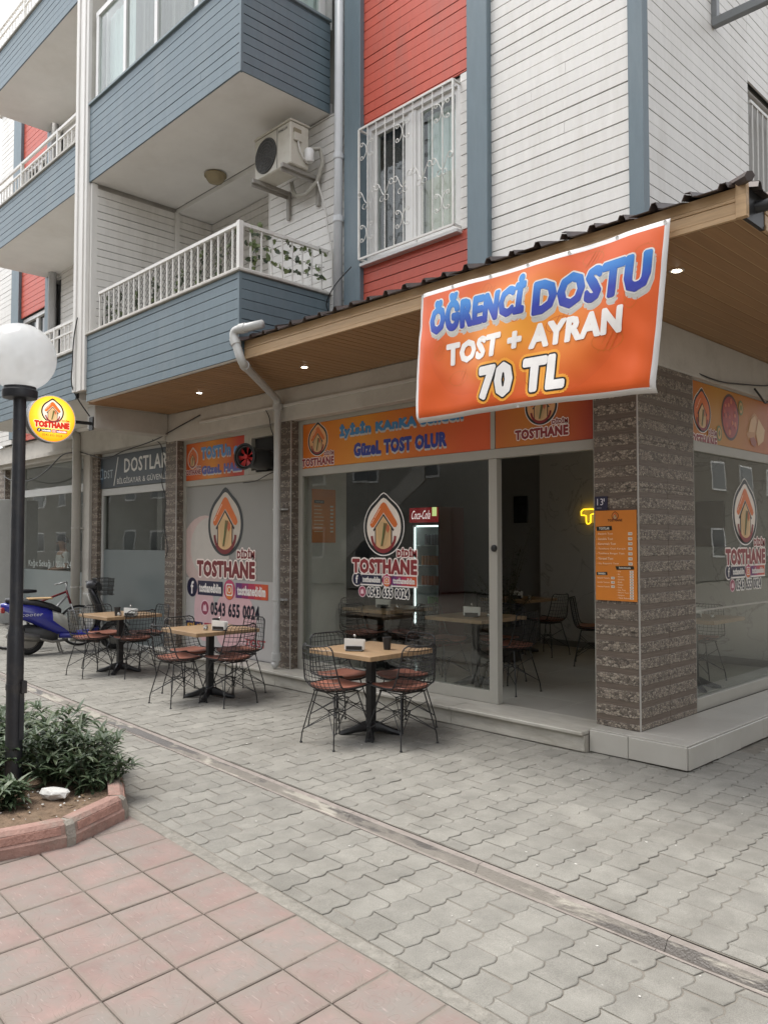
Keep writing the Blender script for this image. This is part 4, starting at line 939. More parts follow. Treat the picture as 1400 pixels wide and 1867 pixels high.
D.build('window_sticker', p4, (0, YG - .004, 0), XA, ZA, NY)

# ---- header signs
def sign_material(name, stops, ax=0, lo=0, hi=1):
    m = bpy.data.materials.new(name); m.use_nodes = True; nt = m.node_tree; N = nt.nodes; L = nt.links; b = N['Principled BSDF']; b.inputs['Roughness'].default_value = .4
    g = N.new('ShaderNodeNewGeometry'); sp = N.new('ShaderNodeSeparateXYZ'); L.new(g.outputs['Position'], sp.inputs[0])
    r = N.new('ShaderNodeMapRange'); r.inputs[1].default_value = lo; r.inputs[2].default_value = hi
    n = N.new('ShaderNodeTexNoise'); n.inputs['Scale'].default_value = 1.1; L.new(g.outputs['Position'], n.inputs['Vector'])
    a = N.new('ShaderNodeMath'); a.operation = 'MULTIPLY_ADD'; a.inputs[1].default_value = .5 * (hi - lo) * .4; L.new(n.outputs[0], a.inputs[0]); L.new(sp.outputs[ax], a.inputs[2]); L.new(a.outputs[0], r.inputs[0])
    c = N.new('ShaderNodeValToRGB'); e = c.color_ramp.elements
    e[0].position = stops[0][0]; e[0].color = lin(stops[0][1]); e[1].position = stops[-1][0]; e[1].color = lin(stops[-1][1])
    for p, q in stops[1:-1]: e.new(p).color = lin(q)
    L.new(r.outputs[0], c.inputs[0]); L.new(c.outputs[0], b.inputs['Base Color']); return m
OR, YE, RD = 'd56a1a', 'dd8e1e', 'c23a1c'
def letters2(D, t, u0, u1, v0, v1, lay, c, sh='c9c3bd', dv=.02): 
    D.text(t, u0, u1, v0 - dv, v1 - dv, lay, sh, bold=.10); D.text(t, u0, u1, v0, v1, lay + 1.4, c, bold=.085)
hs1 = MB().bbox(-7.54, -4.705, YG - .022, YG + .01, 2.555, 3.083, .002).obj('shop_sign', sign_material('sign_main', [(0, RD), (.18, OR), (.5, YE), (.8, OR), (1, 'dd5a1e')], 0, -7.9, -4.6))
tag(hs1, 'orange header sign above the big shop window with small emblem and blue slogan', 'sign')
D = Decal(); logo(D, -7.26, 2.875, .185, small=True, white=True, fill='e8b07a'); letters2(D, 'İyİsİn KAnKA Senden', -6.87, -5.03, 2.85, 3.02, 0, '3f83b8'); letters2(D, 'GüzeL TOST OLUR', -6.63, -5.25, 2.63, 2.785, 0, '2b3a94')
D.build('lettering', hs1, (0, YG - .0225, 0), XA, ZA, NY)
hs2 = MB().bbox(-4.645, -3.61, YG - .022, YG + .01, 2.555, 3.083, .002).obj('shop_sign', sign_material('sign_door', [(0, 'c4561c'), (.5, 'cc7a20'), (1, 'b5401a')], 0, -4.8, -3.5))
tag(hs2, 'orange header sign above the open doorway partly hidden by the hanging banner', 'sign')
D = Decal(); logo(D, -4.13, 2.90, .178, white=True, fill='e8b07a', red='8c1f20'); D.build('lettering', hs2, (0, YG - .0225, 0), XA, ZA, NY)
hs3 = MB().bbox(-10.23, -8.77, YG - .022, YG + .01, 2.555, 3.083, .002).obj('shop_sign', sign_material('sign_frost', [(0, 'b82c1e'), (.35, OR), (.6, YE), (1, 'ba3520')], 0, -10.4, -8.7))
tag(hs3, 'orange header sign with two line blue slogan above the frosted window', 'sign')
D = Decal(); logo(D, -10.05, 2.86, .14, small=True, white=True, fill='e0703a', dark='d9c0b0'); letters2(D, 'TOSTUn en', -9.83, -8.82, 2.84, 3.01, 0, '5b93cf'); letters2(D, 'GüzeL HALİ', -9.81, -8.82, 2.62, 2.78, 0, '5a62a8')
D.build('lettering', hs3, (0, YG - .0225, 0), XA, ZA, NY)
hs4 = MB().bbox(-3.212, -3.178, 6.935, 10.9, 2.59, 3.133, .002).obj('shop_sign', sign_material('sign_side', [(0, 'b03a1a'), (.12, 'bd601c'), (.3, 'c08522'), (.6, 'bd601c'), (1, 'b04e1a')], 1, 6.6, 10.9))
tag(hs4, 'orange side sign with pictured pan of food and cut toast right of the pillar', 'sign')
D = Decal(); logo(D, 7.12, 2.86, .19, small=True, white=True, fill='d9703a')
D.disc(7.74, 2.88, .205, 0, '4a2a1e', 28, .225); D.disc(7.74, 2.88, .18, 1, 'a8352a', 28, .2)
for k in range(26): a = random.random() * 6.3; r = random.random() ** .5 * .15; D.disc(7.74 + r * math.cos(a), 2.88 + r * math.sin(a) * 1.1, random.uniform(.012, .03), 1.3 + k * .05, random.choice(('c4553a', '8e241e', 'd07a52', 'b8402e')), 8)
for cu, cv in ((7.99, 3.0), (7.48, 2.70)):
    D.disc(cu, cv, .06, 2, '6a7a3a', 14, .075); D.disc(cu, cv, .042, 3, 'cfa05a', 14, .055); D.disc(cu, cv, .02, 4, '6a7a3a', 10, .03)
D.poly([(8.12, 2.76), (8.2, 2.92), (8.34, 2.99), (8.42, 2.95), (8.36, 2.78), (8.3, 2.7), (8.18, 2.7)], 0, 'c98f52'); D.poly([(8.44, 2.94), (8.6, 2.84), (8.56, 2.72), (8.42, 2.66), (8.36, 2.78)], 1, 'e0b880'); D.poly([(8.2, 2.72), (8.3, 2.74), (8.38, 2.7), (8.34, 2.64), (8.24, 2.66)], 2, '9c4a26')
D.poly([(8.16, 2.78), (8.23, 2.91), (8.34, 2.96), (8.38, 2.9), (8.32, 2.79)], 3, 'dcae74')
D.disc(8.95, 2.82, .16, 0, 'c07a3a', 16); D.build('lettering', hs4, (-3.1778, 0, 0), YA, ZA, XA)

# ---- neighbours on the left
M_NFRAME = mat('grey_white_frame', (.52, .52, .50), rough=.4, var=.05)
def nf(par, x0, x1, z0, z1, d=0): return MB().bbox(x0, x1, YG - .03 - d, YG + .03 + d, z0, z1, .003).obj('frame_bar', M_NFRAME, par)
S2 = thing('shopfront', 'glazed shopfront under the dark computer shop sign beside the slim pillar', 'shopfront', (-11.9, 6, 0))
M_GFILM = mat('grey_film', (.16, .185, .185), rough=.3, var=.06, scale=1, world=True)
nf(S2, -12.95, -12.89, 0, 3.15); nf(S2, -12.89, -10.63, 3.085, 3.15, .002); nf(S2, -12.89, -10.63, 2.45, 2.565, .002); nf(S2, -12.89, -10.63, 0, .09, .002)
MB().box(-12.89, -10.62, YG - .003, YG + .003, 1.555, 2.45).obj('glass_pane', M_SHOPGLASS, S2); MB().box(-12.89, -10.62, YG - .003, YG + .003, .09, 1.552).obj('film_pane', M_GFILM, S2)
hs5 = MB().bbox(-13.1, -10.615, YG - .05, YG - .034, 2.568, 3.10, .002).obj('shop_sign', mat('slate_sign', (.045, .058, .07), rough=.4, var=.06)); tag(hs5, 'dark slate computer shop sign with pale capital letters left of the slim pillar', 'sign')
D = Decal()
for k in range(10):
    a = k * math.pi / 5; D.poly([(-12.9 + .05 * math.cos(a - .2), 2.8 + .07 * math.sin(a - .2)), (-12.9 + .13 * math.cos(a), 2.8 + .2 * math.sin(a)), (-12.9 + .05 * math.cos(a + .2), 2.8 + .07 * math.sin(a + .2))], 0, '3d5c78')
D.rect(-12.95, -12.86, 2.72, 2.9, 1, '7f95a8'); D.rect(-12.93, -12.88, 2.75, 2.87, 2, '1c2730')
D.text('DST', -12.82, -12.5, 2.73, 2.87, 0, 'a9b4ba', bold=.01); D.poly([(-12.47, 2.6), (-12.44, 2.6), (-12.3, 3.06), (-12.33, 3.06)], 0, 'd5d5d2')
D.text('DOSTLAR', -12.1, -10.72, 2.79, 3.02, 0, 'd8d6d1', bold=.02); D.text('BİLGİSAYAR & GÜVENLİK', -12.34, -10.64, 2.62, 2.735, 0, 'd0cec9', bold=.012)
D.build('lettering', hs5, (0, YG - .0505, 0), XA, ZA, NY)
S3 = thing('shopfront', 'leftmost shopfront with tall window, part frosted, and half open door', 'shopfront', (-15.3, 6, 0))
nf(S3, -16.56, -16.44, 0, 3.2); nf(S3, -17.2, -17.14, 0, 3.2); nf(S3, -17.14, -13.45, 3.14, 3.2, .002); nf(S3, -17.14, -13.45, 2.56, 2.70, .002); nf(S3, -16.44, -13.45, 0, .1, .002); nf(S3, -13.5, -13.42, 0, 3.15, .001)
MB().box(-16.44, -13.5, YG - .003, YG + .003, 2.7, 3.14).obj('glass_pane', M_SHOPGLASS, S3); MB().box(-17.14, -16.56, YG - .003, YG + .003, 2.7, 3.14).obj('glass_pane', M_SHOPGLASS, S3)
pl = MB().box(-16.44, -13.5, YG - .003, YG + .003, 1.15, 2.56).obj('glass_pane', M_SHOPGLASS, S3); MB().box(-16.44, -13.5, YG - .003, YG + .003, .1, 1.148).obj('film_pane', M_GFILM, S3)
dr = MB().bbox(-17.13, -17.08, 5.5, 6.0, .02, 2.55, .004).obj('door', M_NFRAME, S3); MB().box(-17.075, -17.03, 5.55, 5.7, .95, .98).obj('handle', MATS['black_plastic'], dr)
D = Decal(); D.text('Kağıt Sokağı / 0506 242 00 01', -16.2, -13.56, 1.18, 1.34, 0, 'a9b0ad', bold=.0); D.build('window_sticker', pl, (0, YG - .004, 0), XA, ZA, NY)
# rooms behind
struct(MB().box(-17.3, -11.25, 9.6, 9.7, 0, 3.3).box(-13.4, -13.2, 6.05, 9.6, 0, 3.3).obj('wall', mat('left_shop_wall', (.33, .35, .335), rough=.7, var=.1, scale=1.5)))
struct(MB().box(-17.3, -11.25, 6.05, 9.6, .0, .03).obj('floor', mat('left_shop_floor', (.3, .29, .27), rough=.4, var=.1)))
ct = MB().bbox(-16.2, -14.3, 7.9, 8.4, .03, 1.05, .01).box(-16.25, -14.25, 7.86, 8.44, 1.05, 1.1).obj('shop_counter', [mat('counter_white', (.52, .52, .5), rough=.4, var=.05)]); tag(ct, 'pale counter inside the leftmost shop behind the standing person', 'counter')
# ================================================================ BANNER
def banner_xyz(u, v, lay=0):     # u 0..1 left to right, v 0..1 bottom to top
    x = -4.272 + 2.072 * u - .115 * u * (1 - v) ** 1.2
    z = 3.626 - 1.02 * (1 - v) - .012 * math.sin(math.pi * u) * v - .02 * u * (1 - v) + .012 * (1 - v) * math.sin(3 * u)
    sag = .05 * math.sin(math.pi * (1 - v) * .9) * (.4 + .6 * math.sin(math.pi * u))
    y = 4.57 - .025 - .055 * (1 - v) - sag * .5 + .014 * math.sin(9 * u + 2 * v) * (1 - v) + .007 * math.sin(17 * u - 5 * v) + .012 * mnoise.noise((u * 5, v * 3.2, 1.3)) + .006 * mnoise.noise((u * 13 + v * 4, v * 6, 7.7))
    if u > .93: y += ((u - .93) / .07) ** 2 * .06 * (1 - v)
    if v < .04: y += (.04 - v) / .04 * .035
    if u < .03: y += (.03 - u) / .03 * .02
    return Vector((x, y - .0022 * lay, z))
bn = thing('banner', 'large orange vinyl banner offering toast and ayran hanging from the awning edge', 'banner', (-3.25, 4.55, 2.6))
nu, nv = 64, 32; mb = MB(); mb.v = [tuple(banner_xyz(i / nu, j / nv)) for i in range(nu + 1) for j in range(nv + 1)]
for i in range(nu):
    for j in range(nv):
        q = [(i / nu, j / nv), ((i + 1) / nu, j / nv), ((i + 1) / nu, (j + 1) / nv), (i / nu, (j + 1) / nv)]
        u, v = (i + .5) / nu, (j + .5) / nv
        edge = v < .03 or v > .97 or u < .012 or u > .984
        mb.f.append((i * (nv + 1) + j, (i + 1) * (nv + 1) + j, (i + 1) * (nv + 1) + j + 1, i * (nv + 1) + j + 1)); mb.m.append(1 if edge else 0)
def banner_material():
    m = bpy.data.materials.new('banner_vinyl'); m.use_nodes = True; nt = m.node_tree; N = nt.nodes; L = nt.links; b = N['Principled BSDF']; b.inputs['Roughness'].default_value = .38; b.inputs['Specular IOR Level'].default_value = .5
    g = N.new('ShaderNodeNewGeometry'); mp = N.new('ShaderNodeMapping'); mp.inputs['Location'].default_value = (3.3 / 1.05, 0, -3.15 / .62); mp.inputs['Scale'].default_value = (1 / 1.05, 0, 1 / .62); L.new(g.outputs['Position'], mp.inputs[0])
    ln = N.new('ShaderNodeVectorMath'); ln.operation = 'LENGTH'; L.new(mp.outputs[0], ln.inputs[0])
    n = N.new('ShaderNodeTexNoise'); n.inputs['Scale'].default_value = 1.5; L.new(g.outputs['Position'], n.inputs['Vector'])
    ad = N.new('ShaderNodeMath'); ad.operation = 'MULTIPLY_ADD'; ad.inputs[1].default_value = .4; L.new(n.outputs[0], ad.inputs[0]); L.new(ln.outputs[1], ad.inputs[2])
    c = N.new('ShaderNodeValToRGB'); e = c.color_ramp.elements; e[0].position = .2; e[0].color = lin('e39a2c'); e[1].position = 1.35; e[1].color = lin('cc481e'); c.color_ramp.interpolation = 'B_SPLINE'; e.new(.6).color = lin('df802a'); e.new(1.0).color = lin('d85e22'); L.new(ad.outputs[0], c.inputs[0])
    L.new(c.outputs[0], b.inputs['Base Color'])
    return m
sheet = mb.obj('sheet', [banner_material(), mat('banner_white', (.72, .70, .69), rough=.4, var=.02)], bn, smooth=True)
so_ = sheet.modifiers.new('thick', 'SOLIDIFY'); so_.thickness = .0012
class BD(Decal):
    pass
def banner_text(t, x0, x1, z0, z1, col, name, edge=None, ecol=None, shadow=None, bold=.05, slant=0, grad=None):
    # x,z boxes in metres on the banner plane; converted to u,v
    U = lambda x: (x + 4.272) / 2.02; V = lambda z: 1 - (3.626 - z) / 1.02
    D = Decal()
    if shadow: D.text(t, x0 + shadow[0], x1 + shadow[0], z0 + shadow[1], z1 + shadow[1], 0, shadow[2], bold=bold, slant=slant, edge=.012, ecol=shadow[2])
    for e_, c_, l_ in (edge or ()): D.text(t, x0, x1, z0, z1, l_, c_, bold=bold, slant=slant, edge=e_, ecol=c_)
    D.text(t, x0, x1, z0, z1, 3, col, bold=bold, slant=slant)
    D.v = [(U(a_), V(b_), c_) for a_, b_, c_ in D.v]
    # dense enough to follow the folds
    bm = bmesh.new(); vs = [bm.verts.new(p) for p in D.v]
    for f, m_ in zip(D.f, D.m):
        try: fc = bm.faces.new([vs[i] for i in f]); fc.material_index = m_
        except ValueError: pass
    for _ in range(3):
        es = [e for e in bm.edges if (e.verts[0].co.xy - e.verts[1].co.xy).length > .035]
        if not es: break
        bmesh.ops.subdivide_edges(bm, edges=es, cuts=1, use_grid_fill=False); bmesh.ops.triangulate(bm, faces=bm.faces[:])
    for v in bm.verts: v.co = banner_xyz(v.co.x, v.co.y, v.co.z * .45 + .8)
    me = bpy.data.meshes.new(name); bm.to_mesh(me); bm.free()
    for c_ in D.cols: me.materials.append((grad or {}).get(c_) or ink(c_))
    return link(name, me, bn)
gb = sign_material('banner_blue', [(0, '2a2f8a'), (.35, '2b3aa0'), (.75, '2f6fbf'), (1, '3a86cc')], 2, 3.22, 3.5)
banner_text('ÖĞRENCİ', -4.14, -3.25, 3.262, 3.562, 'blue', 'lettering', shadow=(.012, -.035, 'b9b6b0'), edge=((.010, 'd9d6d0', 1.5),), bold=.07, grad={'blue': gb})
banner_text('DOSTU', -3.19, -2.34, 3.225, 3.47, 'blue', 'lettering', shadow=(.012, -.035, 'b9b6b0'), edge=((.010, 'd9d6d0', 1.5),), bold=.085, slant=.02, grad={'blue': gb})
banner_text('TOST + AYRAN', -3.96, -2.50, 2.995, 3.17, 'e9e5e1', 'lettering', bold=.085)
banner_text('70 TL', -3.61, -2.88, 2.69, 2.94, 'efece9', 'lettering', bold=.09, edge=((.032, 'eda23a', .3), (.012, '1c1a1a', 1.6)))
# faint line drawings of snacks
fd = Decal(); LN = 'c8641f'
for k, (u, v, r, w_) in enumerate(((.12, .52, .05, 0), (.47, .68, .05, 0), (.64, .52, .06, 1), (.83, .35, .07, 1), (.9, .6, .05, 0), (.22, .28, .06, 1), (.75, .9, .05, 1), (.33, .86, .05, 0), (.55, .22, .05, 0), (.93, .85, .04, 1))):
    n = 22; sh = [((u + r * .6 * math.cos(2 * math.pi * i / n) * (1.3 if w_ else .8)), v + r * 1.5 * math.sin(2 * math.pi * i / n) * (.6 if w_ else 1.1)) for i in range(n + 1)]
    fd.band(sh, [(u + (a - u) * .93, v + (b - v) * .93) for a, b in sh], .3, LN)
    for q in (-.4, 0, .4): fd.band([(u + q * r * .7 - .012, v - r), (u + q * r * .7 + .02, v + r)], [(u + q * r * .7 - .009, v - r), (u + q * r * .7 + .023, v + r)], .3, LN)
o_ = stuff(fd.build('snack_drawing', bn, (0, 0, 0), XA, ZA, NY, warp=lambda a, b, c: banner_xyz(a, b, c + .5)))
for u, v in [(.012, .985), (.17, .985), (.34, .985), (.5, .985), (.66, .985), (.83, .985), (.985, .985), (.5, .012), (.985, .03)]:
    p = banner_xyz(u, v, 1); MB().lathe([(.006, -.002), (.012, -.003), (.012, .001), (.006, .002)], (p.x, p.y, p.z), 12, axis='y').obj('eyelet', M_ALU, bn)
# ================================================================ ROUND PROJECTING SIGN
rsn = thing('projecting_sign', 'round yellow lit shop sign on a black bracket beside the lamp post', 'sign', (-10.5, 4.15, 3.28))
CY, CZ_, RR = 4.15, 3.288, .31
MB().lathe([(RR - .004, -.06), (RR, -.055), (RR, .05), (RR - .004, .055)], (-10.55, CY, CZ_), 40, axis='x').obj('sign_case', mat('sign_case_black', (.02, .02, .02), rough=.35, var=0), rsn, auto=True)
MB().lathe([(RR - .001, .055), (RR + .002, .058), (RR + .002, .066), (RR - .012, .068)], (-10.55, CY, CZ_), 40, axis='x').obj('rim', mat('sign_rim_white', (.8, .8, .78), rough=.3, var=0), rsn)
def lit_face():
    m = bpy.data.materials.new('lit_sign_face'); m.use_nodes = True; nt = m.node_tree; N = nt.nodes; L = nt.links; b = N['Principled BSDF']
    g = N.new('ShaderNodeNewGeometry'); mp = N.new('ShaderNodeMapping'); mp.inputs['Location'].default_value = (0, -CY, -CZ_ - .05); mp.inputs['Scale'].default_value = (0, 1, 1); L.new(g.outputs['Position'], mp.inputs[0])
    ln = N.new('ShaderNodeVectorMath'); ln.operation = 'LENGTH'; L.new(mp.outputs[0], ln.inputs[0])
    c = N.new('ShaderNodeValToRGB'); e = c.color_ramp.elements; e[0].position = .12; e[0].color = lin('fdeaa0'); e[1].position = .33; e[1].color = lin('f0920f'); e.new(.2).color = lin('f7c234'); L.new(ln.outputs[1], c.inputs[0])
    L.new(c.outputs[0], b.inputs['Base Color']); L.new(c.outputs[0], b.inputs['Emission Color']); b.inputs['Emission Strength'].default_value = .55; return m
MB().lathe([(RR - .013, .067), (RR - .014, .0705)], (-10.55, CY, CZ_), 40, axis='x').obj('face', lit_face(), rsn)
D = Decal(emit=.35); logo(D, CY, CZ_ + .09, .155, white=False, fill='f0e3d0', text=False)
D.text('TOSTHANE', CY - .235, CY + .225, CZ_ - .125, CZ_ - .035, 4, 'c8331f', bold=.12, edge=.006, ecol='f3dcc0'); D.text('DİDİM', CY + .09, CY + .22, CZ_ - .03, CZ_ + .005, 4, 'c8331f', bold=.05)
social(D, CY + .0, CZ_ - .16, .125, edge=False); D.text('0543 655 0024', CY - .13, CY + .13, CZ_ - .23, CZ_ - .2, 1, '5a4a2a', bold=.01)
D.build('lettering', rsn, (-10.55 + .071, 0, 0), YA, ZA, XA)
MB().box(-10.57, -10.53, CY + RR - .005, 4.70, 3.27, 3.31).box(-10.62, -10.5, 4.70, 4.716, 3.20, 3.38).obj('bracket', MATS['sign_case_black'], rsn)

# ================================================================ MENU BOARD, HOUSE NUMBER
mn = MB().bbox(-3.516, -3.15, 5.845, 5.858, 1.205, 1.935, .001).obj('menu_board', mat('menu_orange', 'd9822e', rough=.4, var=.05)); tag(mn, 'orange price menu fixed on the banded pillar by the door', 'menu')
D = Decal(); D.text('TOSTHANE', -3.40, -3.27, 1.845, 1.865, 0, '4a2416', bold=.05); logo(D, -3.333, 1.89, .032, text=False, white=False, fill=None, dark='4a2416')
D.poly([(-3.50, 1.77), (-3.36, 1.775), (-3.365, 1.81), (-3.505, 1.805)], 0, '20241c'); D.text('TOSTLAR', -3.48, -3.385, 1.78, 1.8, 1, 'efe9df', bold=.04)
rows = ['Kaşarlı Tost', 'Sucuklu Tost', 'Kavurmalı Tost', 'Tosthane Özel Karışık', 'Tosthane Burger Tost', 'Yöresel Tost', 'Üç Peynirli Tost']
for i, t in enumerate(rows):
    z = 1.742 - i * .04; D.text('- ' + t, -3.505, -3.505 + .0125 * len(t), z - .006, z + .012, 0, 'f3dfc2', bold=.012); D.rect(-3.22, -3.185, z - .008, z + .014, 0, 'efe6da'); D.text('150', -3.215, -3.19, z - .003, z + .009, 1, '3a2a22', bold=.02)
    D.rect(-3.50, -3.40, z - .0135, z - .0122, 0, '8a4c1c')
D.poly([(-3.325, 1.455), (-3.17, 1.46), (-3.175, 1.488), (-3.335, 1.484)], 0, '20241c'); D.text('İÇECEKLER', -3.305, -3.2, 1.463, 1.481, 1, 'efe9df', bold=.04)
for i, t in enumerate(['Çay', 'Su', 'Ayran', 'Oralet', 'Kola', 'Fanta', 'Soda', 'Ice Tea', 'Meyve Suyu', 'Şalgam', 'Türk Kahvesi']):
    z = 1.44 - i * .0212; D.text('- ' + t, -3.325, -3.325 + .0095 * (len(t) + 1), z - .004, z + .008, 0, 'f3dfc2', bold=.01); D.rect(-3.21, -3.178, z - .006, z + .011, 0, 'efe6da'); D.text('30', -3.202, -3.186, z - .003, z + .008, 1, '3a2a22', bold=.02)
D.poly([(-3.505, 1.407), (-3.405, 1.411), (-3.41, 1.436), (-3.508, 1.432)], 0, '20241c'); D.text('SAHANDA', -3.492, -3.425, 1.414, 1.43, 1, 'efe9df', bold=.04)
for i, t in enumerate(['Sahanda Yumurta', 'Sucuklu Yumurta', 'Kavurmalı Yumurta']):
    z = 1.385 - i * .035; D.text(t, -3.50, -3.39, z - .004, z + .008, 0, 'f3dfc2', bold=.01); D.rect(-3.375, -3.343, z - .006, z + .012, 0, 'efe6da'); D.text('140', -3.37, -3.347, z - .002, z + .009, 1, '3a2a22', bold=.02)
D.build('print', mn, (0, 5.8447, 0), XA, ZA, NY, eps=.0006)
hn = MB().bbox(-3.518, -3.405, 5.845, 5.858, 1.94, 2.052, .001).obj('house_number', mat('number_navy', (.022, .02, .05), rough=.35, var=0)); tag(hn, 'dark blue house number plate 13 above the price menu', 'number plate')
D = Decal(); D.text('13', -3.495, -3.44, 1.98, 2.035, 0, 'e6e3ea', bold=.0); D.text('1', -3.435, -3.428, 2.01, 2.035, 0, 'e6e3ea', bold=.0); D.rect(-3.5, -3.455, 1.955, 1.961, 0, '8a8894'); D.build('print', hn, (0, 5.8447, 0), XA, ZA, NY, eps=.0006)
# ================================================================ FAN, CABLES, AIR CONDITIONER
fan = thing('exhaust_fan', 'black tube fan with red blades sticking out of the small window', 'fan', (-8.3, 5.8, 2.78))
FC = Vector((-8.16, 5.60, 2.72)); FD = Vector((.28, -.96, .02)).normalized()
def ring_tube(d0, d1, r0, r1, name, m, th=.008):
    u = FD.orthogonal().normalized(); w = FD.cross(u); mb = MB(); n = 28; rings = []
    for d, r in ((d0, r0), (d1, r1), (d1, r1 - th), (d0, r0 - th)): rings.append([FC + FD * d + (u * math.cos(2 * math.pi * j / n) + w * math.sin(2 * math.pi * j / n)) * r for j in range(n)])
    rings.append(rings[0]); mb.loft(rings, cap=False); return mb.obj(name, m, fan, auto=True)
ring_tube(-.42, .04, .13, .13, 'duct', mat('dark_grey_metal', (.06, .06, .06), rough=.4, var=.1)); ring_tube(-.02, .05, .135, .165, 'bell_mouth', MATS['black_plastic'], .02)
u_ = FD.orthogonal().normalized(); w_ = FD.cross(u_); M_BLADE = mat('red_blade', (.45, .02, .02), rough=.35, var=.1)
for k in range(7):
    a = 2 * math.pi * k / 7; e1 = u_ * math.cos(a) + w_ * math.sin(a); e2 = u_ * math.cos(a + .5) + w_ * math.sin(a + .5)
    MB().add([FC + e1 * .02, FC + e1 * .125 + FD * .015, FC + e2 * .125 - FD * .015, FC + e2 * .02 - FD * .01], [(0, 1, 2, 3)]).obj('blade', M_BLADE, fan)
MB().tube([FC - FD * .03, FC + FD * .03], .03, 12).obj('hub', M_BLADE, fan); MB().box(-8.5, -8.1, 5.97, 6.03, 2.57, 2.62).obj('mounting_rail', MATS['dark_grey_metal'], fan)

M_CABLE = mat('black_cable', (.02, .02, .02), rough=.5, var=0); M_WCABLE = mat('white_cable', (.6, .58, .54), rough=.5, var=0)
def cable(pts, r, label, m=None, name='cable', sag=0):
    P = [Vector(p) for p in pts]; out = []
    for i in range(len(P) - 1):
        p0 = P[max(0, i - 1)]; p1 = P[i]; p2 = P[i + 1]; p3 = P[min(len(P) - 1, i + 2)]
        for t in [k / 7 for k in range(7)]:
            out.append(.5 * ((2 * p1) + (p2 - p0) * t + (2 * p0 - 5 * p1 + 4 * p2 - p3) * t * t + (3 * p1 - p0 - 3 * p2 + p3) * t ** 3))
    out.append(P[-1]); return tag(MB().tube(out, r, 6).obj(name, m or M_CABLE, None, smooth=True), label, 'cable')
trunk = MB().bbox(-9.6, -5.2, 5.80, 5.828, 3.30, 3.335, .003).obj('cable_trunking', mat('white_trunking', (.60, .585, .55), rough=.4, var=.05)); tag(trunk, 'white plastic cable trunking along the beam above the shop windows', 'trunking')
cable([(-8.05, 5.80, 3.30), (-7.98, 5.80, 3.2), (-7.95, 5.81, 3.05), (-7.955, 5.9, 2.9)], .006, 'short black cable dropping from the trunking beside the downpipe')
cable([(-8.0, 5.95, 2.57), (-8.2, 5.93, 2.52), (-8.45, 5.94, 2.46), (-8.75, 5.95, 2.45)], .006, 'black fan cable looping over the frosted window frame')
cable([(-13.4, 5.78, 3.22), (-12.9, 5.76, 3.12), (-12.3, 5.75, 3.02), (-11.8, 5.78, 3.1), (-11.2, 5.79, 3.15), (-10.75, 5.8, 3.2), (-10.3, 5.79, 3.28), (-9.6, 5.81, 3.42)], .009, 'black cable strung across the beam above the dark computer shop sign')
cable([(-10.9, 5.8, 3.2), (-10.68, 5.82, 3.1), (-10.62, 5.83, 2.8), (-10.66, 5.83, 2.55), (-10.56, 5.835, 2.3), (-10.58, 5.835, 1.9), (-10.5, 5.84, 1.6), (-10.55, 5.84, 1.45)], .007, 'tangled black cable hanging down the slim pillar beside the dark sign')
cable([(-16.9, 5.75, 3.0), (-16.2, 5.7, 2.86), (-15.3, 5.7, 2.84), (-14.6, 5.7, 2.98), (-14.0, 5.72, 3.2), (-13.62, 5.74, 3.22)], .01, 'black cable sagging in front of the leftmost shopfront')
cable([(-10.52, BY - .06, 4.7), (-10.6, BY - .07, 4.45), (-10.64, BY - .07, 4.1), (-10.64, BY - .06, 3.75), (-10.64, 4.72, 3.4)], .008, 'thin black cable running down the white pier beside the round sign')
cable([(-6.3, YW - .1, 4.62), (-6.5, 5.58, 4.45), (-6.66, 5.6, 4.3), (-6.7, 5.68, 4.2)], .006, 'black wire from the window grille to the white downpipe')
cable([(-6.85, 5.62, 5.72), (-6.80, 5.70, 5.4), (-6.78, 5.71, 5.2), (-6.70, 5.71, 4.9), (-6.69, 5.71, 4.6), (-6.67, 5.7, 4.47)], .011, 'white hose running down the boarded wall from the air conditioner', M_WCABLE, 'drain_hose')
cable([(-3.14, 6.9, 3.19), (-3.09, 7.3, 3.155), (-3.1, 7.8, 3.2), (-3.08, 8.3, 3.25), (-3.1, 8.6, 3.3)], .007, 'black cable along the beam above the side sign')
cable([(-3.09, 8.12, 3.2), (-3.06, 8.2, 3.12), (-3.07, 8.33, 3.08), (-3.08, 8.42, 3.1)], .01, 'loose curled cable end hanging above the side sign')

ac = thing('air_conditioner', 'old cream outdoor air conditioning unit hung under the upper blue balcony', 'air conditioner', (-7.2, 5.4, 5.8))
M_AC = mat('aged_cream_metal', (.52, .49, .42), rough=.45, var=.08, scale=3, dirt=(.36, .31, .24), dscale=4, damt=.6)
MB().bbox(-7.565, -6.89, 5.27, 5.53, 5.835, 6.31, .012).obj('casing', M_AC, ac); MB().bbox(-7.575, -6.88, 5.262, 5.54, 6.311, 6.335, .006).obj('lid', M_AC, ac)
fg = MB().lathe([(.2, 5.268), (.2, 5.262), (.19, 5.262)], (-7.34, 0, 6.065), 32, axis='y').obj('fan_opening', mat('fan_dark', (.035, .034, .032), rough=.6, var=.2), ac)
g = MB()
for r in (.05, .085, .12, .155, .19): g.tube([(-7.34 + r * math.cos(a), 5.258, 6.065 + r * math.sin(a)) for a in [k * 2 * math.pi / 28 for k in range(28)]], .0035, 4, closed=True)
for k in range(12): a = k * math.pi / 6; g.tube([(-7.34 + .02 * math.cos(a), 5.258, 6.065 + .02 * math.sin(a)), (-7.34 + .195 * math.cos(a), 5.258, 6.065 + .195 * math.sin(a))], .0028, 4)
g.obj('fan_guard', mat('guard_grey', (.10, .098, .09), rough=.5, var=0), fg)
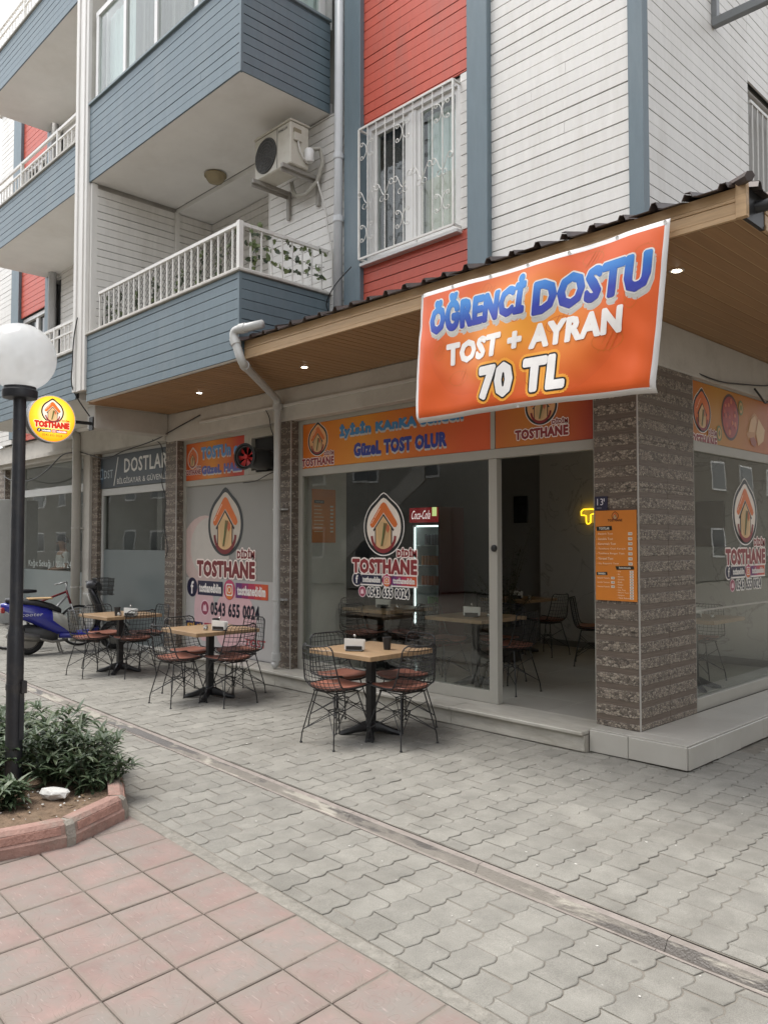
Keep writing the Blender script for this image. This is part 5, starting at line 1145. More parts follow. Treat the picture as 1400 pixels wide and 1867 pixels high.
D = Decal(); D.text('FINLUX', -7.1, -6.94, 6.235, 6.265, 0, '2a2a2a', bold=.02); D.build('lettering', ac, (0, 5.268, 0), XA, ZA, NY)
MB().box(-7.13, -7.126, 5.266, 5.27, 5.85, 6.3).obj('panel_seam', M_GAP, ac)
MB().bbox(-6.889, -6.87, 5.31, 5.41, 6.19, 6.24, .003).obj('terminal_cover', mat('tan_plastic', (.25, .21, .14), rough=.5, var=.1), ac); MB().bbox(-6.889, -6.86, 5.31, 5.41, 6.1, 6.188, .003).obj('terminal_box', M_AC, ac)
MB().lathe([(.045, 5.9), (.055, 5.92), (.055, 6.03), (.04, 6.05)], (-6.85, 5.5, 0), 14).obj('valve_cover', M_PVC, ac, auto=True)
MB().tube([(-6.87, 5.36, 6.1), (-6.86, 5.38, 6.0), (-6.855, 5.42, 5.93), (-6.85, 5.48, 5.89), (-6.85, 5.53, 5.91)], .009, 6).obj('power_cable', M_WCABLE, ac, smooth=True)
for x in (-7.5, -6.95):
    MB().box(x - .02, x + .02, 5.2, YW - .003, 5.79, 5.832).box(x - .022, x - .018, 5.2, 5.735, 5.75, 5.79).obj('bracket_arm', mat('bracket_grey', (.30, .28, .25), rough=.5, var=.15), ac); MB().box(x - .025, x + .025, 5.70, YW - .004, 5.5, 5.79).obj('bracket_leg', MATS['bracket_grey'], ac)
MB().tube([(-6.85, 5.52, 6.05), (-6.83, 5.64, 6.1), (-6.83, 5.68, 5.95), (-6.9, 5.66, 5.75), (-7.05, 5.62, 5.64), (-7.2, 5.6, 5.66), (-7.27, 5.6, 5.75), (-7.27, 5.58, 5.84)], .024, 10).obj('pipe_loop', mat('insulated_pipe', (.42, .40, .35), rough=.8, var=.1), ac, smooth=True)
# ================================================================ CHAIRS AND TABLES
M_BLK = mat('black_powder_coat', (.017, .017, .018), rough=.42, var=.1)
M_LEA = mat('brown_leatherette', (.27, .105, .072), rough=.42, var=.16, scale=9, bump=.15, bscale=90, rnd=.1, dirt=(.20, .085, .065), dscale=5, damt=.4)
def chair_profile(t):       # t 0 front edge .. 1 top of back; (y, z)
    K = [(.225, .452), (.12, .440), (0, .434), (-.11, .438), (-.18, .458), (-.215, .505), (-.235, .58), (-.252, .67), (-.266, .755), (-.277, .825)]
    f = t * (len(K) - 1); i = min(int(f), len(K) - 2); q = f - i
    p0, p1, p2, p3 = K[max(i - 1, 0)], K[i], K[i + 1], K[min(i + 2, len(K) - 1)]
    return [.5 * (2 * p1[k] + (p2[k] - p0[k]) * q + (2 * p0[k] - 5 * p1[k] + 4 * p2[k] - p3[k]) * q * q + (3 * p1[k] - p0[k] - 3 * p2[k] + p3[k]) * q ** 3) for k in (0, 1)]
def shell(u, t):            # u -1..1 across
    y, z = chair_profile(t); y2, z2 = chair_profile(min(t + .01, 1.0)); y1, z1 = chair_profile(max(t - .01, 0))
    ny, nz = -(z2 - z1), (y2 - y1); l = math.hypot(ny, nz); ny, nz = -ny / l, -nz / l      # towards the sitter
    hw = .222 + .012 * math.sin(math.pi * min(t * 1.3, 1)) - .035 * max(0, t - .55) / .45
    if t > .93: hw -= .05 * ((t - .93) / .07) ** 2
    if t < .05: hw -= .03 * ((.05 - t) / .05) ** 2
    lift = .055 * abs(u) ** 2.6 * (1.1 if t > .4 else .9)
    return Vector((u * hw, y + ny * lift, z + nz * lift))
def make_chair():
    c = thing('wire_chair', '', 'chair')
    w = MB()
    for i in range(1, 10):
        u = -1 + 2 * i / 10; w.tube([shell(u, k / 26) for k in range(27)], .0029, 4, cap=False)
    for j in range(1, 17):
        t = j / 17; w.tube([shell(-1 + 2 * k / 10, t) for k in range(11)], .0029, 4, cap=False)
    w.obj('wire_shell', M_BLK, c)
    P = [shell(-1, k / 30) for k in range(31)] + [shell(-1 + 2 * k / 8, 1) for k in range(1, 8)] + [shell(1, 1 - k / 30) for k in range(31)] + [shell(1 - 2 * k / 8, 0) for k in range(1, 8)]
    MB().tube(P, .0065, 6, closed=True).obj('rim', M_BLK, c, smooth=True)
    cu = MB(); rings = []; n = 8
    for z_, s in ((.006, .90), (.012, .98), (.022, 1.0), (.03, .97), (.033, .86), (.034, .4), (.034, .02)):
        rg = []
        for k in range(32):
            a = 2 * math.pi * k / 32; ca, sa = math.cos(a), math.sin(a); q = (abs(ca) ** 5 + abs(sa) ** 5) ** (-1 / 5)
            x, y = .198 * ca * q * s, .198 * sa * q * s + .01
            x *= 1 - .12 * (-y) / .2 if y < 0 else 1
            tt = .02 + .42 * (1 - (y + .19) / .4); zz = chair_profile(min(max(tt, 0), 1))[1]
            rg.append((x, y, zz + z_ + .03 * (abs(x) / .2) ** 2.5))
        rings.append(rg)
    cu.loft(rings); cu.obj('seat_cushion', M_LEA, c, smooth=True)
    br = MB(); H = [Vector((sx * .055, sy * .05, .265)) for sx, sy in ((1, 1), (-1, 1), (-1, -1), (1, -1))]
    for k in range(4): br.tube([H[k], H[(k + 1) % 4]], .004, 5)
    for k, (sx, sy) in enumerate(((1, 1), (-1, 1), (-1, -1), (1, -1))):
        top = Vector((sx * .13, sy * .12 - .01, .436)); knee = Vector((sx * .205, sy * .205, .085)); foot = Vector((sx * .212, sy * .212, .006))
        mid = top.lerp(knee, .26); low = top.lerp(knee, .93)
        MB().tube([top, mid, knee, foot], .006, 6).lathe([(.011, .0), (.012, .006), (.008, .012)], (foot.x, foot.y, 0), 8).obj('leg', M_BLK, c, auto=True)
        br.tube([mid, H[k]], .004, 5); br.tube([H[(k + 1) % 4], low], .0038, 5); br.tube([H[(k - 1) % 4], low], .0038, 5)
    for sy in (-1, 1): br.tube([(-.15, sy * .12 - .01, .434), (.15, sy * .12 - .01, .434)], .006, 5)
    for sx in (-1, 1): br.tube([(sx * .13, -.13, .434), (sx * .13, .12, .434)], .005, 5)
    br.obj('brace', M_BLK, c)
    return c
CH0 = make_chair(); _first = [True]
def chair(x, y, ang, label, group, z=0):      # ang = direction the sitter faces, degrees, 90 = +Y
    if _first[0]: c = CH0; _first[0] = False
    else: c = dup(CH0)
    c.location = (x, y, z); c.rotation_euler = (0, 0, R(ang - 90)); c['label'] = label; c['group'] = group; return c

def wood_top():
    m = mat('laminate_oak', (.34, .225, .128), rough=.38, var=.2, scale=1.6, stretch=(2, 22, 6), rnd=.05, dirt=(.22, .135, .07), dscale=1.1, damt=.6)
    return m
M_OAK = wood_top(); M_OAKE = mat('oak_edge', (.28, .18, .1), rough=.45, var=.2, scale=2, stretch=(3, 3, 30))
def make_table():
    t = thing('cafe_table', '', 'table')
    MB().bbox(-.38, .38, -.38, .38, .708, .747, .002).obj('tabletop', M_OAK, t)
    MB().bbox(-.034, .034, -.034, .034, .06, .695, .004).box(-.15, .15, -.15, .15, .695, .7075).obj('post', M_BLK, t)
    ft = MB(); rings = []
    for d, w, h, z in ((.02, .04, .05, .075), (.07, .034, .045, .07), (.13, .028, .034, .05), (.19, .03, .028, .03), (.235, .036, .026, .018), (.27, .03, .02, .012)):
        rings.append([(d, w * math.cos(a), max(.002, z + h * math.sin(a))) for a in [k * math.pi / 4 for k in range(8)]])
    ft.loft(rings)
    for d in (.1, .16, .21): ft.tube([(d, -.022, .075 - d * .18), (d, 0, .088 - d * .2), (d, .022, .075 - d * .18)], .007, 5)
    fm = ft.mesh('foot', M_BLK, auto=True)
    for k in range(4): o = sub('foot', fm, t, (0, 0, 0), (0, 0, R(45 + 90 * k)))
    MB().lathe([(.05, .05), (.055, .085), (.045, .12), (.038, .13)], (0, 0, 0), 12).obj('base_collar', M_BLK, t, smooth=True)
    return t
TB0 = make_table(); _ft = [True]
def table(x, y, label, group, z=0, rz=0):
    if _ft[0]: c = TB0; _ft[0] = False
    else: c = dup(TB0)
    c.location = (x, y, z); c.rotation_euler = (0, 0, R(rz)); c['label'] = label; c['group'] = group; return c
# tableware
M_NAP = mat('white_napkin', (.74, .73, .70), rough=.85, var=.04, bump=.2, bscale=40); M_STEEL = mat('steel_jar', (.45, .44, .42), rough=.25, metal=.8, var=.05)
def make_napkins():
    n = thing('napkin_holder', '', 'napkin holder')
    MB().bbox(-.075, .075, -.035, .035, 0, .012, .003).box(-.07, .07, -.032, -.028, .012, .045).box(-.07, .07, .028, .032, .012, .045).obj('tray', M_BLK, n)
    mb = MB()
    for k in range(9):
        y = -.024 + k * .006; dx = rv(.004); dz = rv(.006)
        pts = [(-.082 + dx, y, .014), (.080 + dx, y, .014), (.085 + dx + rv(.004), y + rv(.004), .098 + dz), (-.086 + dx + rv(.004), y + rv(.004), .103 + dz)]
        mb.add(pts + [(a, b + .0045, c) for a, b, c in pts], [(0, 1, 2, 3), (7, 6, 5, 4), (0, 4, 5, 1), (1, 5, 6, 2), (2, 6, 7, 3), (3, 7, 4, 0)])
    mb.obj('napkins', M_NAP, n); MB().tube([(0, 0, .1), (0, 0, .125)], .003, 6).lathe([(.002, .12), (.011, .126), (.012, .134), (.006, .142)], (0, 0, 0), 10).obj('knob', M_STEEL, n, smooth=True); return n
def make_cup():
    return MB().lathe([(.029, 0), (.0295, .002), (.038, .098), (.041, .1), (.041, .108), (.037, .11), (.036, .102)], (0, 0, 0), 24).obj('paper_cup', mat('black_cup', (.02, .02, .021), rough=.5, var=.05), None, auto=True)
def make_jar():
    return MB().lathe([(.02, 0), (.023, .004), (.023, .03), (.018, .037), (.019, .04), (.019, .048), (.012, .053)], (0, 0, 0), 16).obj('spice_jar', M_STEEL, None, auto=True)
NP0, CU0, JR0 = make_napkins(), make_cup(), make_jar(); _u = {}
def place(o, key, x, y, z, rz, label, cat, group):
    c = o if key not in _u else dup(o); _u[key] = 1
    c.location = (x, y, z); c.rotation_euler = (0, 0, R(rz)); tag(c, label, cat, group); return c
ZT_ = .747
TABLES = [(-5.13, 4.83, 'front table beside the open doorway'), (-7.55, 4.72, 'middle table before the frosted window'), (-9.86, 4.82, 'far table beside the blue scooter')]
for k, (x, y, nm) in enumerate(TABLES):
    table(x, y, 'square oak topped pedestal cafe table, the ' + nm, 'cafe tables on the pavement', rz=(1, -2, 2)[k])
    dd = .40
    for sx, sy, a, where in ((0, -1, 90, 'street side'), (1, 0, 180, 'right side'), (-1, 0, 0, 'left side'), (0, 1, -90, 'window side')):
        jx, jy, ja = rv(.025), rv(.025), rv(5)
        chair(x + sx * dd + jx, y + sy * dd + jy, a + ja, 'wire chair with brown seat, %s of the %s' % (where, nm), 'wire chairs on the pavement')
    nx_, ny_, nr = ((-5.11, 4.62, 35), (-7.27, 4.66, 20), (-9.42, 4.74, 25))[k]
    place(NP0, 'n', nx_, ny_, ZT_, nr, 'white napkins in a small black holder on the ' + nm, 'napkin holder', 'napkin holders on the pavement tables')
    cx, cy = ((-4.98, 4.88), (-7.47, 4.74), (-9.62, 4.66))[k]
    place(CU0, 'c', cx, cy, ZT_, 0, 'black paper cup standing on the ' + nm, 'cup', 'paper cups')
    if k: 
        for q in range(2): place(JR0, 'j', nx_ - .13 - .05 * q, ny_ - .09 + .035 * q, ZT_, 0, 'small steel %s jar beside the napkins on the %s' % (('salt', 'pepper')[q], nm), 'spice jar', 'spice jars')
place(JR0, 'j', -5.13, 4.72, ZT_, 0, 'small steel spice jar behind the napkins on the front table beside the open doorway', 'spice jar', 'spice jars')
# indoors
ZF = .152
for x, y, nm in ((-6.85, 6.72, 'inside table behind the round emblem'), (-5.42, 6.62, 'inside table next to the doorway'), (-6.72, 9.15, 'inside table at the back wall'), (-4.95, 9.2, 'inside table in the back corner'), (-3.78, 8.2, 'inside table behind the side window')):
    table(x, y, 'square oak topped pedestal table, the ' + nm, 'cafe tables indoors', z=ZF)
    place(NP0, 'n', x + .05, y - .12, ZF + ZT_, 30, 'white napkins in a black holder on the ' + nm, 'napkin holder', 'napkin holders indoors')
    place(JR0, 'j', x + .22, y - .05, ZF + ZT_, 0, 'small spice jar on the ' + nm, 'spice jar', 'spice jars')
for x, y, a, lb in ((-7.3, 6.75, 0, 'left of the table behind the round emblem'), (-6.4, 6.7, 180, 'right of the table behind the round emblem'), (-6.85, 6.33, 90, 'close to the glass behind the round emblem'), (-5.0, 6.68, 180, 'just inside the doorway'), (-5.85, 6.6, 0, 'between the two tables behind the big window'),
                    (-5.45, 7.05, -90, 'behind the table next to the doorway'), (-6.28, 9.2, 180, 'right of the table at the back wall'), (-6.75, 8.72, 90, 'in front of the table at the back wall'), (-5.38, 8.85, 30, 'in the back corner seen past the pillar'), (-5.2, 9.45, -20, 'against the back wall seen past the pillar'),
                    (-3.95, 8.68, -90, 'behind the table at the side window'), (-4.2, 8.1, 0, 'left of the table at the side window')):
    chair(x, y, a, 'black wire chair indoors ' + lb, 'wire chairs indoors', ZF)
# drinks fridge
FR = thing('drinks_fridge', 'upright lit drinks fridge with red header standing inside the shop', 'fridge', (-8.1, 9.0, .152))
fx0, fx1, fy0, fy1 = -8.4, -7.83, 8.75, 9.3; M_FRD = mat('fridge_dark', (.05, .02, .02), rough=.35, var=.05); M_FRR = mat('fridge_red', (.10, .012, .014), rough=.35, var=.05)
MB().box(fx0, fx0 + .03, fy0, fy1, ZF, 2.2).obj('side_panel', M_FRD, FR); MB().box(fx1 - .03, fx1, fy0, fy1, ZF, 2.2).obj('side_panel', M_FRR, FR)
MB().box(fx0 + .03, fx1 - .03, fy1 - .03, fy1, ZF, 2.2).obj('back_panel', mat('fridge_white', (.7, .74, .74), rough=.4, var=.02), FR); MB().box(fx0 + .03, fx1 - .03, fy0, fy1 - .03, ZF, .42).obj('plinth', M_FRD, FR); MB().box(fx0 + .03, fx1 - .03, fy0, fy1 - .03, 1.93, 2.2).obj('head', M_FRD, FR)
MB().box(fx0 + .031, fx0 + .036, fy0 + .05, fy1 - .03, .42, 1.93).obj('liner', MATS['fridge_white'], FR)
MB().box(fx0 + .04, fx0 + .052, fy0 + .02, fy0 + .035, .45, 1.9).obj('light_tube', mat('fridge_light', (.78, .95, .95), var=0, emit=1.2), FR); MB().box(fx0 + .06, fx1 - .06, fy0 + .05, fy0 + .08, 1.905, 1.925).obj('light_tube', MATS['fridge_light'], FR)
hd = MB().bbox(fx0 - .02, fx1 - .02, fy0 - .03, fy0 - .002, 1.97, 2.19, .004).obj('header', mat('header_red', (.50, .02, .03), var=0, emit=.1), FR)
D = Decal(emit=.4); D.text('Coca-Cola', fx0 + .02, fx1 - .17, 2.02, 2.15, 0, 'f4eeee', bold=.0, slant=.25); D.rect(fx1 - .12, fx1 - .03, 2.06, 2.19, 0, 'c8d890'); D.build('lettering', hd, (0, fy0 - .0302, 0), XA, ZA, NY)
for z in (.72, 1.02, 1.32, 1.62):
    sh = MB().box(fx0 + .04, fx1 - .035, fy0 + .06, fy1 - .035, z, z + .012).obj('shelf', MATS['fridge_white'], FR)
CANS = ((.435, '9aa0a0', .2, 5), (.733, '4f9a4a', .13, 5), (1.033, 'c06a3a', .14, 8), (1.333, 'b87a4a', .14, 7), (1.633, '6a6a72', .16, 6)); cm = {}
for z, colr, h, n in CANS:
    for k in range(n):
        x = fx1 - .07 - k * .062
        if x < fx0 + .07: break
        MB().lathe([(.02, 0), (.026, .006), (.026, h - .02), (.018, h)], (x, fy0 + .12, z), 12).obj('drink_can', ink(colr), FR, auto=True)
# picture, neon, inner menu
pic = MB().bbox(-7.66, -7.4, 10.31, 10.34, 1.98, 2.40, .004).obj('picture', mat('picture_black', (.015, .015, .016), rough=.3, var=0)); tag(pic, 'black framed picture on the back wall seen through the doorway', 'picture')
MB().box(-7.64, -7.42, 10.306, 10.309, 2.0, 2.38).obj('print', mat('picture_print', (.03, .03, .035), rough=.4, var=.6, scale=9), pic)
pic2 = MB().bbox(-4.62, -4.25, 10.115, 10.148, 1.62, 2.2, .004).obj('picture', mat('picture_frame', (.16, .14, .12), rough=.4, var=0)); tag(pic2, 'framed picture on the wall behind the side window', 'picture')
NE = mat('neon_yellow', (1, .62, .02), var=0, emit=.8)
ne = thing('neon_sign', 'yellow neon letter sign glowing at the back wall by the pillar', 'neon sign', (-6.1, 10.1, 2.0)); n_ = 10.10
def nx(u, v): return (-6.33 + u, n_, 1.92 + v)
T_ = [(.0, .13), (.0, .19), (.04, .22), (.2, .22), (.24, .2), (.24, .16), (.2, .145), (.165, .14), (.16, .02), (.13, .0), (.1, .0), (.085, .03), (.085, .12), (.05, .13)]
MB().tube([nx(a * .95 + .03, b * .95 + .02) for a, b in T_], .010, 6, closed=True).obj('tube_letter', NE, ne, smooth=True)
for k, u in enumerate((.42, .68, .95, 1.22)): MB().tube([nx(u + .1 * math.cos(a), .11 + .12 * math.sin(a)) for a in [q * .42 for q in range(15)]], .013, 6, closed=True).obj('tube_letter', NE, ne, smooth=True)
MB().box(-6.35, -4.9, 10.118, 10.122, 1.93, 1.95).obj('rail', mat('clear_rail', (.3, .3, .3), rough=.3, var=0), ne)
im = MB().bbox(-7.719, -7.708, 6.26, 6.64, 1.67, 2.34, .001).obj('menu_board', mat('menu_orange', 'd9822e')); tag(im, 'second orange menu hanging inside behind the left end of the big window', 'menu')
D = Decal(); D.rect(6.29, 6.45, 2.16, 2.2, 0, '20241c'); D.text('TOSTLAR', 6.31, 6.43, 2.17, 2.19, 1, 'efe9df', bold=.03)
for i in range(8): D.rect(6.29, 6.42 + rv(.03), 2.12 - i * .045, 2.13 - i * .045, 0, 'f3dfc2'); D.rect(6.55, 6.6, 2.115 - i * .045, 2.135 - i * .045, 0, 'efe6da')
D.build('print', im, (-7.7078, 0, 0), YA, ZA, XA, eps=.0006)
# ================================================================ LAMP POST
lmp = thing('street_lamp', 'black street lamp post with clear ribbed globe standing in the planter', 'street lamp', (-5.43, 1.95, 0))
M_POLE = mat('black_pole_paint', (.022, .024, .03), rough=.45, var=.25, scale=4, dirt=(.09, .075, .06), dscale=4, damt=.5, bump=.15, bscale=40)
LX, LY = -5.43, 1.935
MB().lathe([(.053, -.02), (.052, .9), (.051, 1.08), (.043, 1.12), (.041, 1.14), (.04, 2.62)], (LX, LY, 0), 24).obj('post', M_POLE, lmp, auto=True)
MB().lathe([(.05, 2.62), (.105, 2.625), (.11, 2.64), (.11, 2.675), (.1, 2.685), (.1, 2.70)], (LX, LY, 0), 28).obj('flange', M_POLE, lmp, auto=True)
MB().lathe([(.056, .72), (.056, .76)], (LX, LY, 0), 20).box(LX + .03, LX + .075, LY + .02, LY + .05, .70, .78).obj('clamp', M_POLE, lmp); MB().box(LX + .035, LX + .058, LY + .01, LY + .04, .4, .7).obj('access_door', M_POLE, lmp)
def globe_material():
    m = bpy.data.materials.new('globe_acrylic'); m.use_nodes = True; nt = m.node_tree; N = nt.nodes; L = nt.links; out = N['Material Output']; b = N['Principled BSDF']
    b.inputs['Base Color'].default_value = (.86, .87, .87, 1); b.inputs['Roughness'].default_value = .06; b.inputs['Coat Weight'].default_value = .6; b.inputs['Coat Roughness'].default_value = .03
    tr = N.new('ShaderNodeBsdfTranslucent'); tr.inputs[0].default_value = (.85, .86, .86, 1); tp = N.new('ShaderNodeBsdfTransparent'); tp.inputs[0].default_value = (.95, .95, .95, 1)
    m1 = N.new('ShaderNodeMixShader'); m1.inputs[0].default_value = .55; L.new(b.outputs[0], m1.inputs[1]); L.new(tr.outputs[0], m1.inputs[2])
    tc = N.new('ShaderNodeTexCoord'); n = N.new('ShaderNodeTexNoise'); n.inputs['Scale'].default_value = 5; L.new(tc.outputs['Object'], n.inputs['Vector'])
    r = N.new('ShaderNodeMapRange'); r.inputs[3].default_value = .16; r.inputs[4].default_value = .5; L.new(n.outputs[0], r.inputs[0])
    m2 = N.new('ShaderNodeMixShader'); L.new(r.outputs[0], m2.inputs[0]); L.new(m1.outputs[0], m2.inputs[1]); L.new(tp.outputs[0], m2.inputs[2]); L.new(m2.outputs[0], out.inputs[0]); return m
gb_ = MB(); rings = []; RG = .222; GC = 2.898
for k in range(25):
    a = -1.16 + (math.pi / 2 + 1.155) * k / 24
    rings.append([(LX + RG * math.cos(a) * (1 + (.006 * (j % 2) if -.9 < a < .5 else 0)) * math.cos(2 * math.pi * j / 96), LY + RG * math.cos(a) * (1 + (.006 * (j % 2) if -.9 < a < .5 else 0)) * math.sin(2 * math.pi * j / 96), GC + RG * math.sin(a)) for j in range(96)])
gb_.loft(rings, cap=False).obj('globe', globe_material(), lmp, smooth=True)
MB().lathe([(.035, 2.70), (.035, 2.76), (.02, 2.78), (.03, 2.82), (.034, 2.87), (.02, 2.92), (.004, 2.93)], (LX, LY, 0), 14).obj('bulb', mat('bulb_white', (.7, .7, .68), rough=.3, var=0), lmp, smooth=True)
# ================================================================ PLANTER
M_KERB = mat('red_kerb', (.33, .20, .165), rough=.9, var=.25, scale=9, bump=.8, bscale=45, world=True, dirt=(.25, .215, .18), dscale=4, damt=.95)
M_MORT = mat('kerb_mortar', (.27, .245, .21), rough=.95, var=.2, scale=12, bump=.7, bscale=60, world=True)
M_SOIL = mat('dry_soil', (.17, .115, .075), rough=.95, var=.35, scale=14, bump=1.0, bscale=70, world=True, dirt=(.25, .19, .13), dscale=8)
pn = thing('planter', 'raised planter bed edged with red patterned kerb stones under the street lamp', 'planter', (-5.6, 1.9, 0))
OUT = [(-4.60, .45), (-4.53, .98), (-4.475, 1.45), (-4.41, 1.89), (-4.62, 2.32), (-5.12, 2.545), (-5.75, 2.60), (-6.4, 2.64), (-7.05, 2.68)]
def inset(P, d):
    out = []
    for i, p in enumerate(P):
        a = Vector(P[max(i - 1, 0)]); b = Vector(P[min(i + 1, len(P) - 1)]); t = (b - a).normalized(); n = Vector((-t.y, t.x)); out.append((p[0] + n.x * d, p[1] + n.y * d))
    return out
IN1, IN2, IN3 = inset(OUT, .03), inset(OUT, .045), inset(OUT, .115)
for i in range(len(OUT) - 1):
    def L2(P, t): a, b = P[i], P[i + 1]; return (a[0] + (b[0] - a[0]) * t, a[1] + (b[1] - a[1]) * t)
    rings = []
    for t in (.035, .3, .65, .965):
        j = .004 * mnoise.noise((i * 3 + t * 5, .5, 0))
        rings.append([(*L2(OUT, t), -.02), (*L2(OUT, t), .055 + j), (*L2(inset(OUT, .012), t), .068 + j), (*L2(inset(OUT, .022), t), .118 + j), (*L2(IN2, t), .138 + j), (*L2(IN3, t), .136 + j), (*L2(IN3, t), -.02)])
    MB().loft(rings).obj('kerb_stone', M_KERB, pn)
    r2 = []
    for t in (.12, .88):
        r2.append([(*L2(inset(OUT, -.001 + .010), t), .072), (*L2(inset(OUT, .0065 + .010), t), .112), (*L2(inset(OUT, .03), t), .112), (*L2(inset(OUT, .03), t), .072)])
    MB().loft(r2).obj('kerb_panel', mat('red_kerb_panel', (.40, .225, .18), rough=.85, var=.3, scale=16, bump=.9, bscale=55, world=True), pn)
for i in range(1, len(OUT) - 1):
    p = Vector(OUT[i]); q = Vector(IN3[i]); d = (q - p).normalized(); t = Vector((-d.y, d.x))
    rings = [[(*(p - d * (-.002) + t * w), -.02), (*(p + d * .0 + t * w), .05), (*(p + d * .02 + t * w), .116), (*(p + d * .045 + t * w), .135), (*(q + t * w), .13), (*(q + t * w), -.02)] for w in (-.026, .026)]
    MB().loft(rings).obj('kerb_joint', M_MORT, pn)
so2 = MB(); nx_, ny_ = 40, 24
base = [(x, y) for x, y in IN3]
def inside(x, y):
    # right boundary of the bed
    for (x0, y0), (x1, y1) in zip(IN3[:-1], IN3[1:]):
        if (x1 - x0) * (y - y0) - (y1 - y0) * (x - x0) < -.0: return False
    return True
gx = [(-7.2 + 2.9 * i / 44, .2 + 2.5 * j / 40) for i in range(45) for j in range(41)]
for i in range(44):
    for j in range(40):
        q = [(i, j), (i + 1, j), (i + 1, j + 1), (i, j + 1)]; P = [gx[a * 41 + b] for a, b in q]
        if not all(inside(*p) or False for p in P):
            if not any(inside(*p) for p in P): continue
        so2.add([(x, y, .075 + .025 * mnoise.noise((x * 4, y * 4, 0)) + .012 * mnoise.noise((x * 17, y * 17, 3))) for x, y in P], [(0, 1, 2, 3)])
so2.obj('soil', M_SOIL, pn, smooth=True)
# white stone
bm = bmesh.new(); bmesh.ops.create_icosphere(bm, subdivisions=2, radius=1)
for v in bm.verts:
    c = v.co; n = mnoise.noise(c * 1.7 + Vector((3, 1, 7))) * .38
    v.co = Vector((c.x * (1 + n), c.y * (1 + n), max(-.8, min(.42 - .3 * c.x + .1 * c.y, c.z * (1 + n)))))
    v.co = Vector((v.co.x * .092, v.co.y * .052, v.co.z * .05))
me = bpy.data.meshes.new('white_stone'); bm.to_mesh(me); bm.free(); me.materials.append(mat('pale_stone', (.62, .61, .58), rough=.8, var=.1, scale=30, bump=.5, bscale=60))
ws = link('white_stone', me); ws.location = (-5.05, 2.05, .118); ws.rotation_euler = (0, 0, R(46)); tag(ws, 'pale flat stone lying on the soil beside the lamp post', 'stone')
pb = MB()
for k in range(40):
    x, y = random.uniform(-5.3, -4.55), random.uniform(1.6, 2.2); s = random.uniform(.004, .014)
    pb.add([(x + s * a, y + s * b * .7, .085 + .018 * mnoise.noise((x * 4, y * 4, 0)) + s * c * .6) for a, b, c in ((1, 0, 0), (0, 1, 0), (-1, 0, 0), (0, -1, 0), (.2, .1, 1))], [(0, 1, 4), (1, 2, 4), (2, 3, 4), (3, 0, 4)])
stuff(tag(pb.obj('pebbles', MATS['pale_stone']), 'small pale pebbles and shell bits on the planter soil', 'pebbles'))
dl = MB()
for k in range(130):
    x, y = random.uniform(-5.6, -4.55), random.uniform(1.3, 2.35)
    if not inside(x, y): continue
    a = random.random() * 6.3; l = random.uniform(.012, .04); w = l * random.uniform(.08, .3); z = .088 + .022 * mnoise.noise((x * 4, y * 4, 0))
    dl.add([(x - l * math.cos(a), y - l * math.sin(a), z), (x + w * math.sin(a), y - w * math.cos(a), z + .004), (x + l * math.cos(a), y + l * math.sin(a), z + rv(.004)), (x - w * math.sin(a), y + w * math.cos(a), z + .003)], [(0, 1, 2, 3)])
stuff(tag(dl.obj('dead_leaves', mat('dead_leaf', (.16, .11, .06), rough=.9, var=.4, scale=20)), 'dry brown leaves and twigs scattered on the planter soil', 'dead leaves'))
# ================================================================ PLANTS
def leaf_material(name, col, var=.35, rnd=.15, trans=.25):
    m = mat(name, col, rough=.45, var=var, scale=5, rnd=rnd)
    nt = m.node_tree; N = nt.nodes; L = nt.links; b = N['Principled BSDF']; out = N['Material Output']
    t = N.new('ShaderNodeBsdfTranslucent'); src = b.inputs['Base Color'].links[0].from_socket; L.new(src, t.inputs[0])
    mx = N.new('ShaderNodeMixShader'); mx.inputs[0].default_value = trans; L.new(b.outputs[0], mx.inputs[1]); L.new(t.outputs[0], mx.inputs[2]); L.new(mx.outputs[0], out.inputs[0]); return m
M_LEAF = leaf_material('shrub_leaf', (.065, .10, .05)); M_LEAF2 = leaf_material('shrub_leaf_pale', (.115, .15, .08)); M_STEM = mat('shrub_stem', (.10, .085, .05), rough=.8, var=.2)
def blade(mb, p, d, ln, w, droop, mi=0):     # lance shaped leaf that droops
    d = Vector(d).normalized(); s = d.cross(Vector((0, 0, 1))); s = s.normalized() if s.length > .01 else Vector((1, 0, 0)); p = Vector(p)
    mid, lf, rt_ = [], [], []; k = 4; q = p.copy(); dd = d.copy()
    for i in range(k + 1):
        t = i / k; ww = w * math.sin(math.pi * (.12 + .85 * t)) ** .8 * (1 if i < k else .05)
        nrm = s.cross(dd).normalized()
        mid.append(q - nrm * ww * .25); lf.append(q - s * ww); rt_.append(q + s * ww)
        q = q + dd * ln / k; dd = (dd + Vector((0, 0, -droop / k))).normalized()
    vs = lf + mid + rt_; n = k + 1
    fs = [(i, i + 1, n + i + 1, n + i) for i in range(k)] + [(n + i, n + i + 1, 2 * n + i + 1, 2 * n + i) for i in range(k)]
    mb.add(vs, fs, mi)
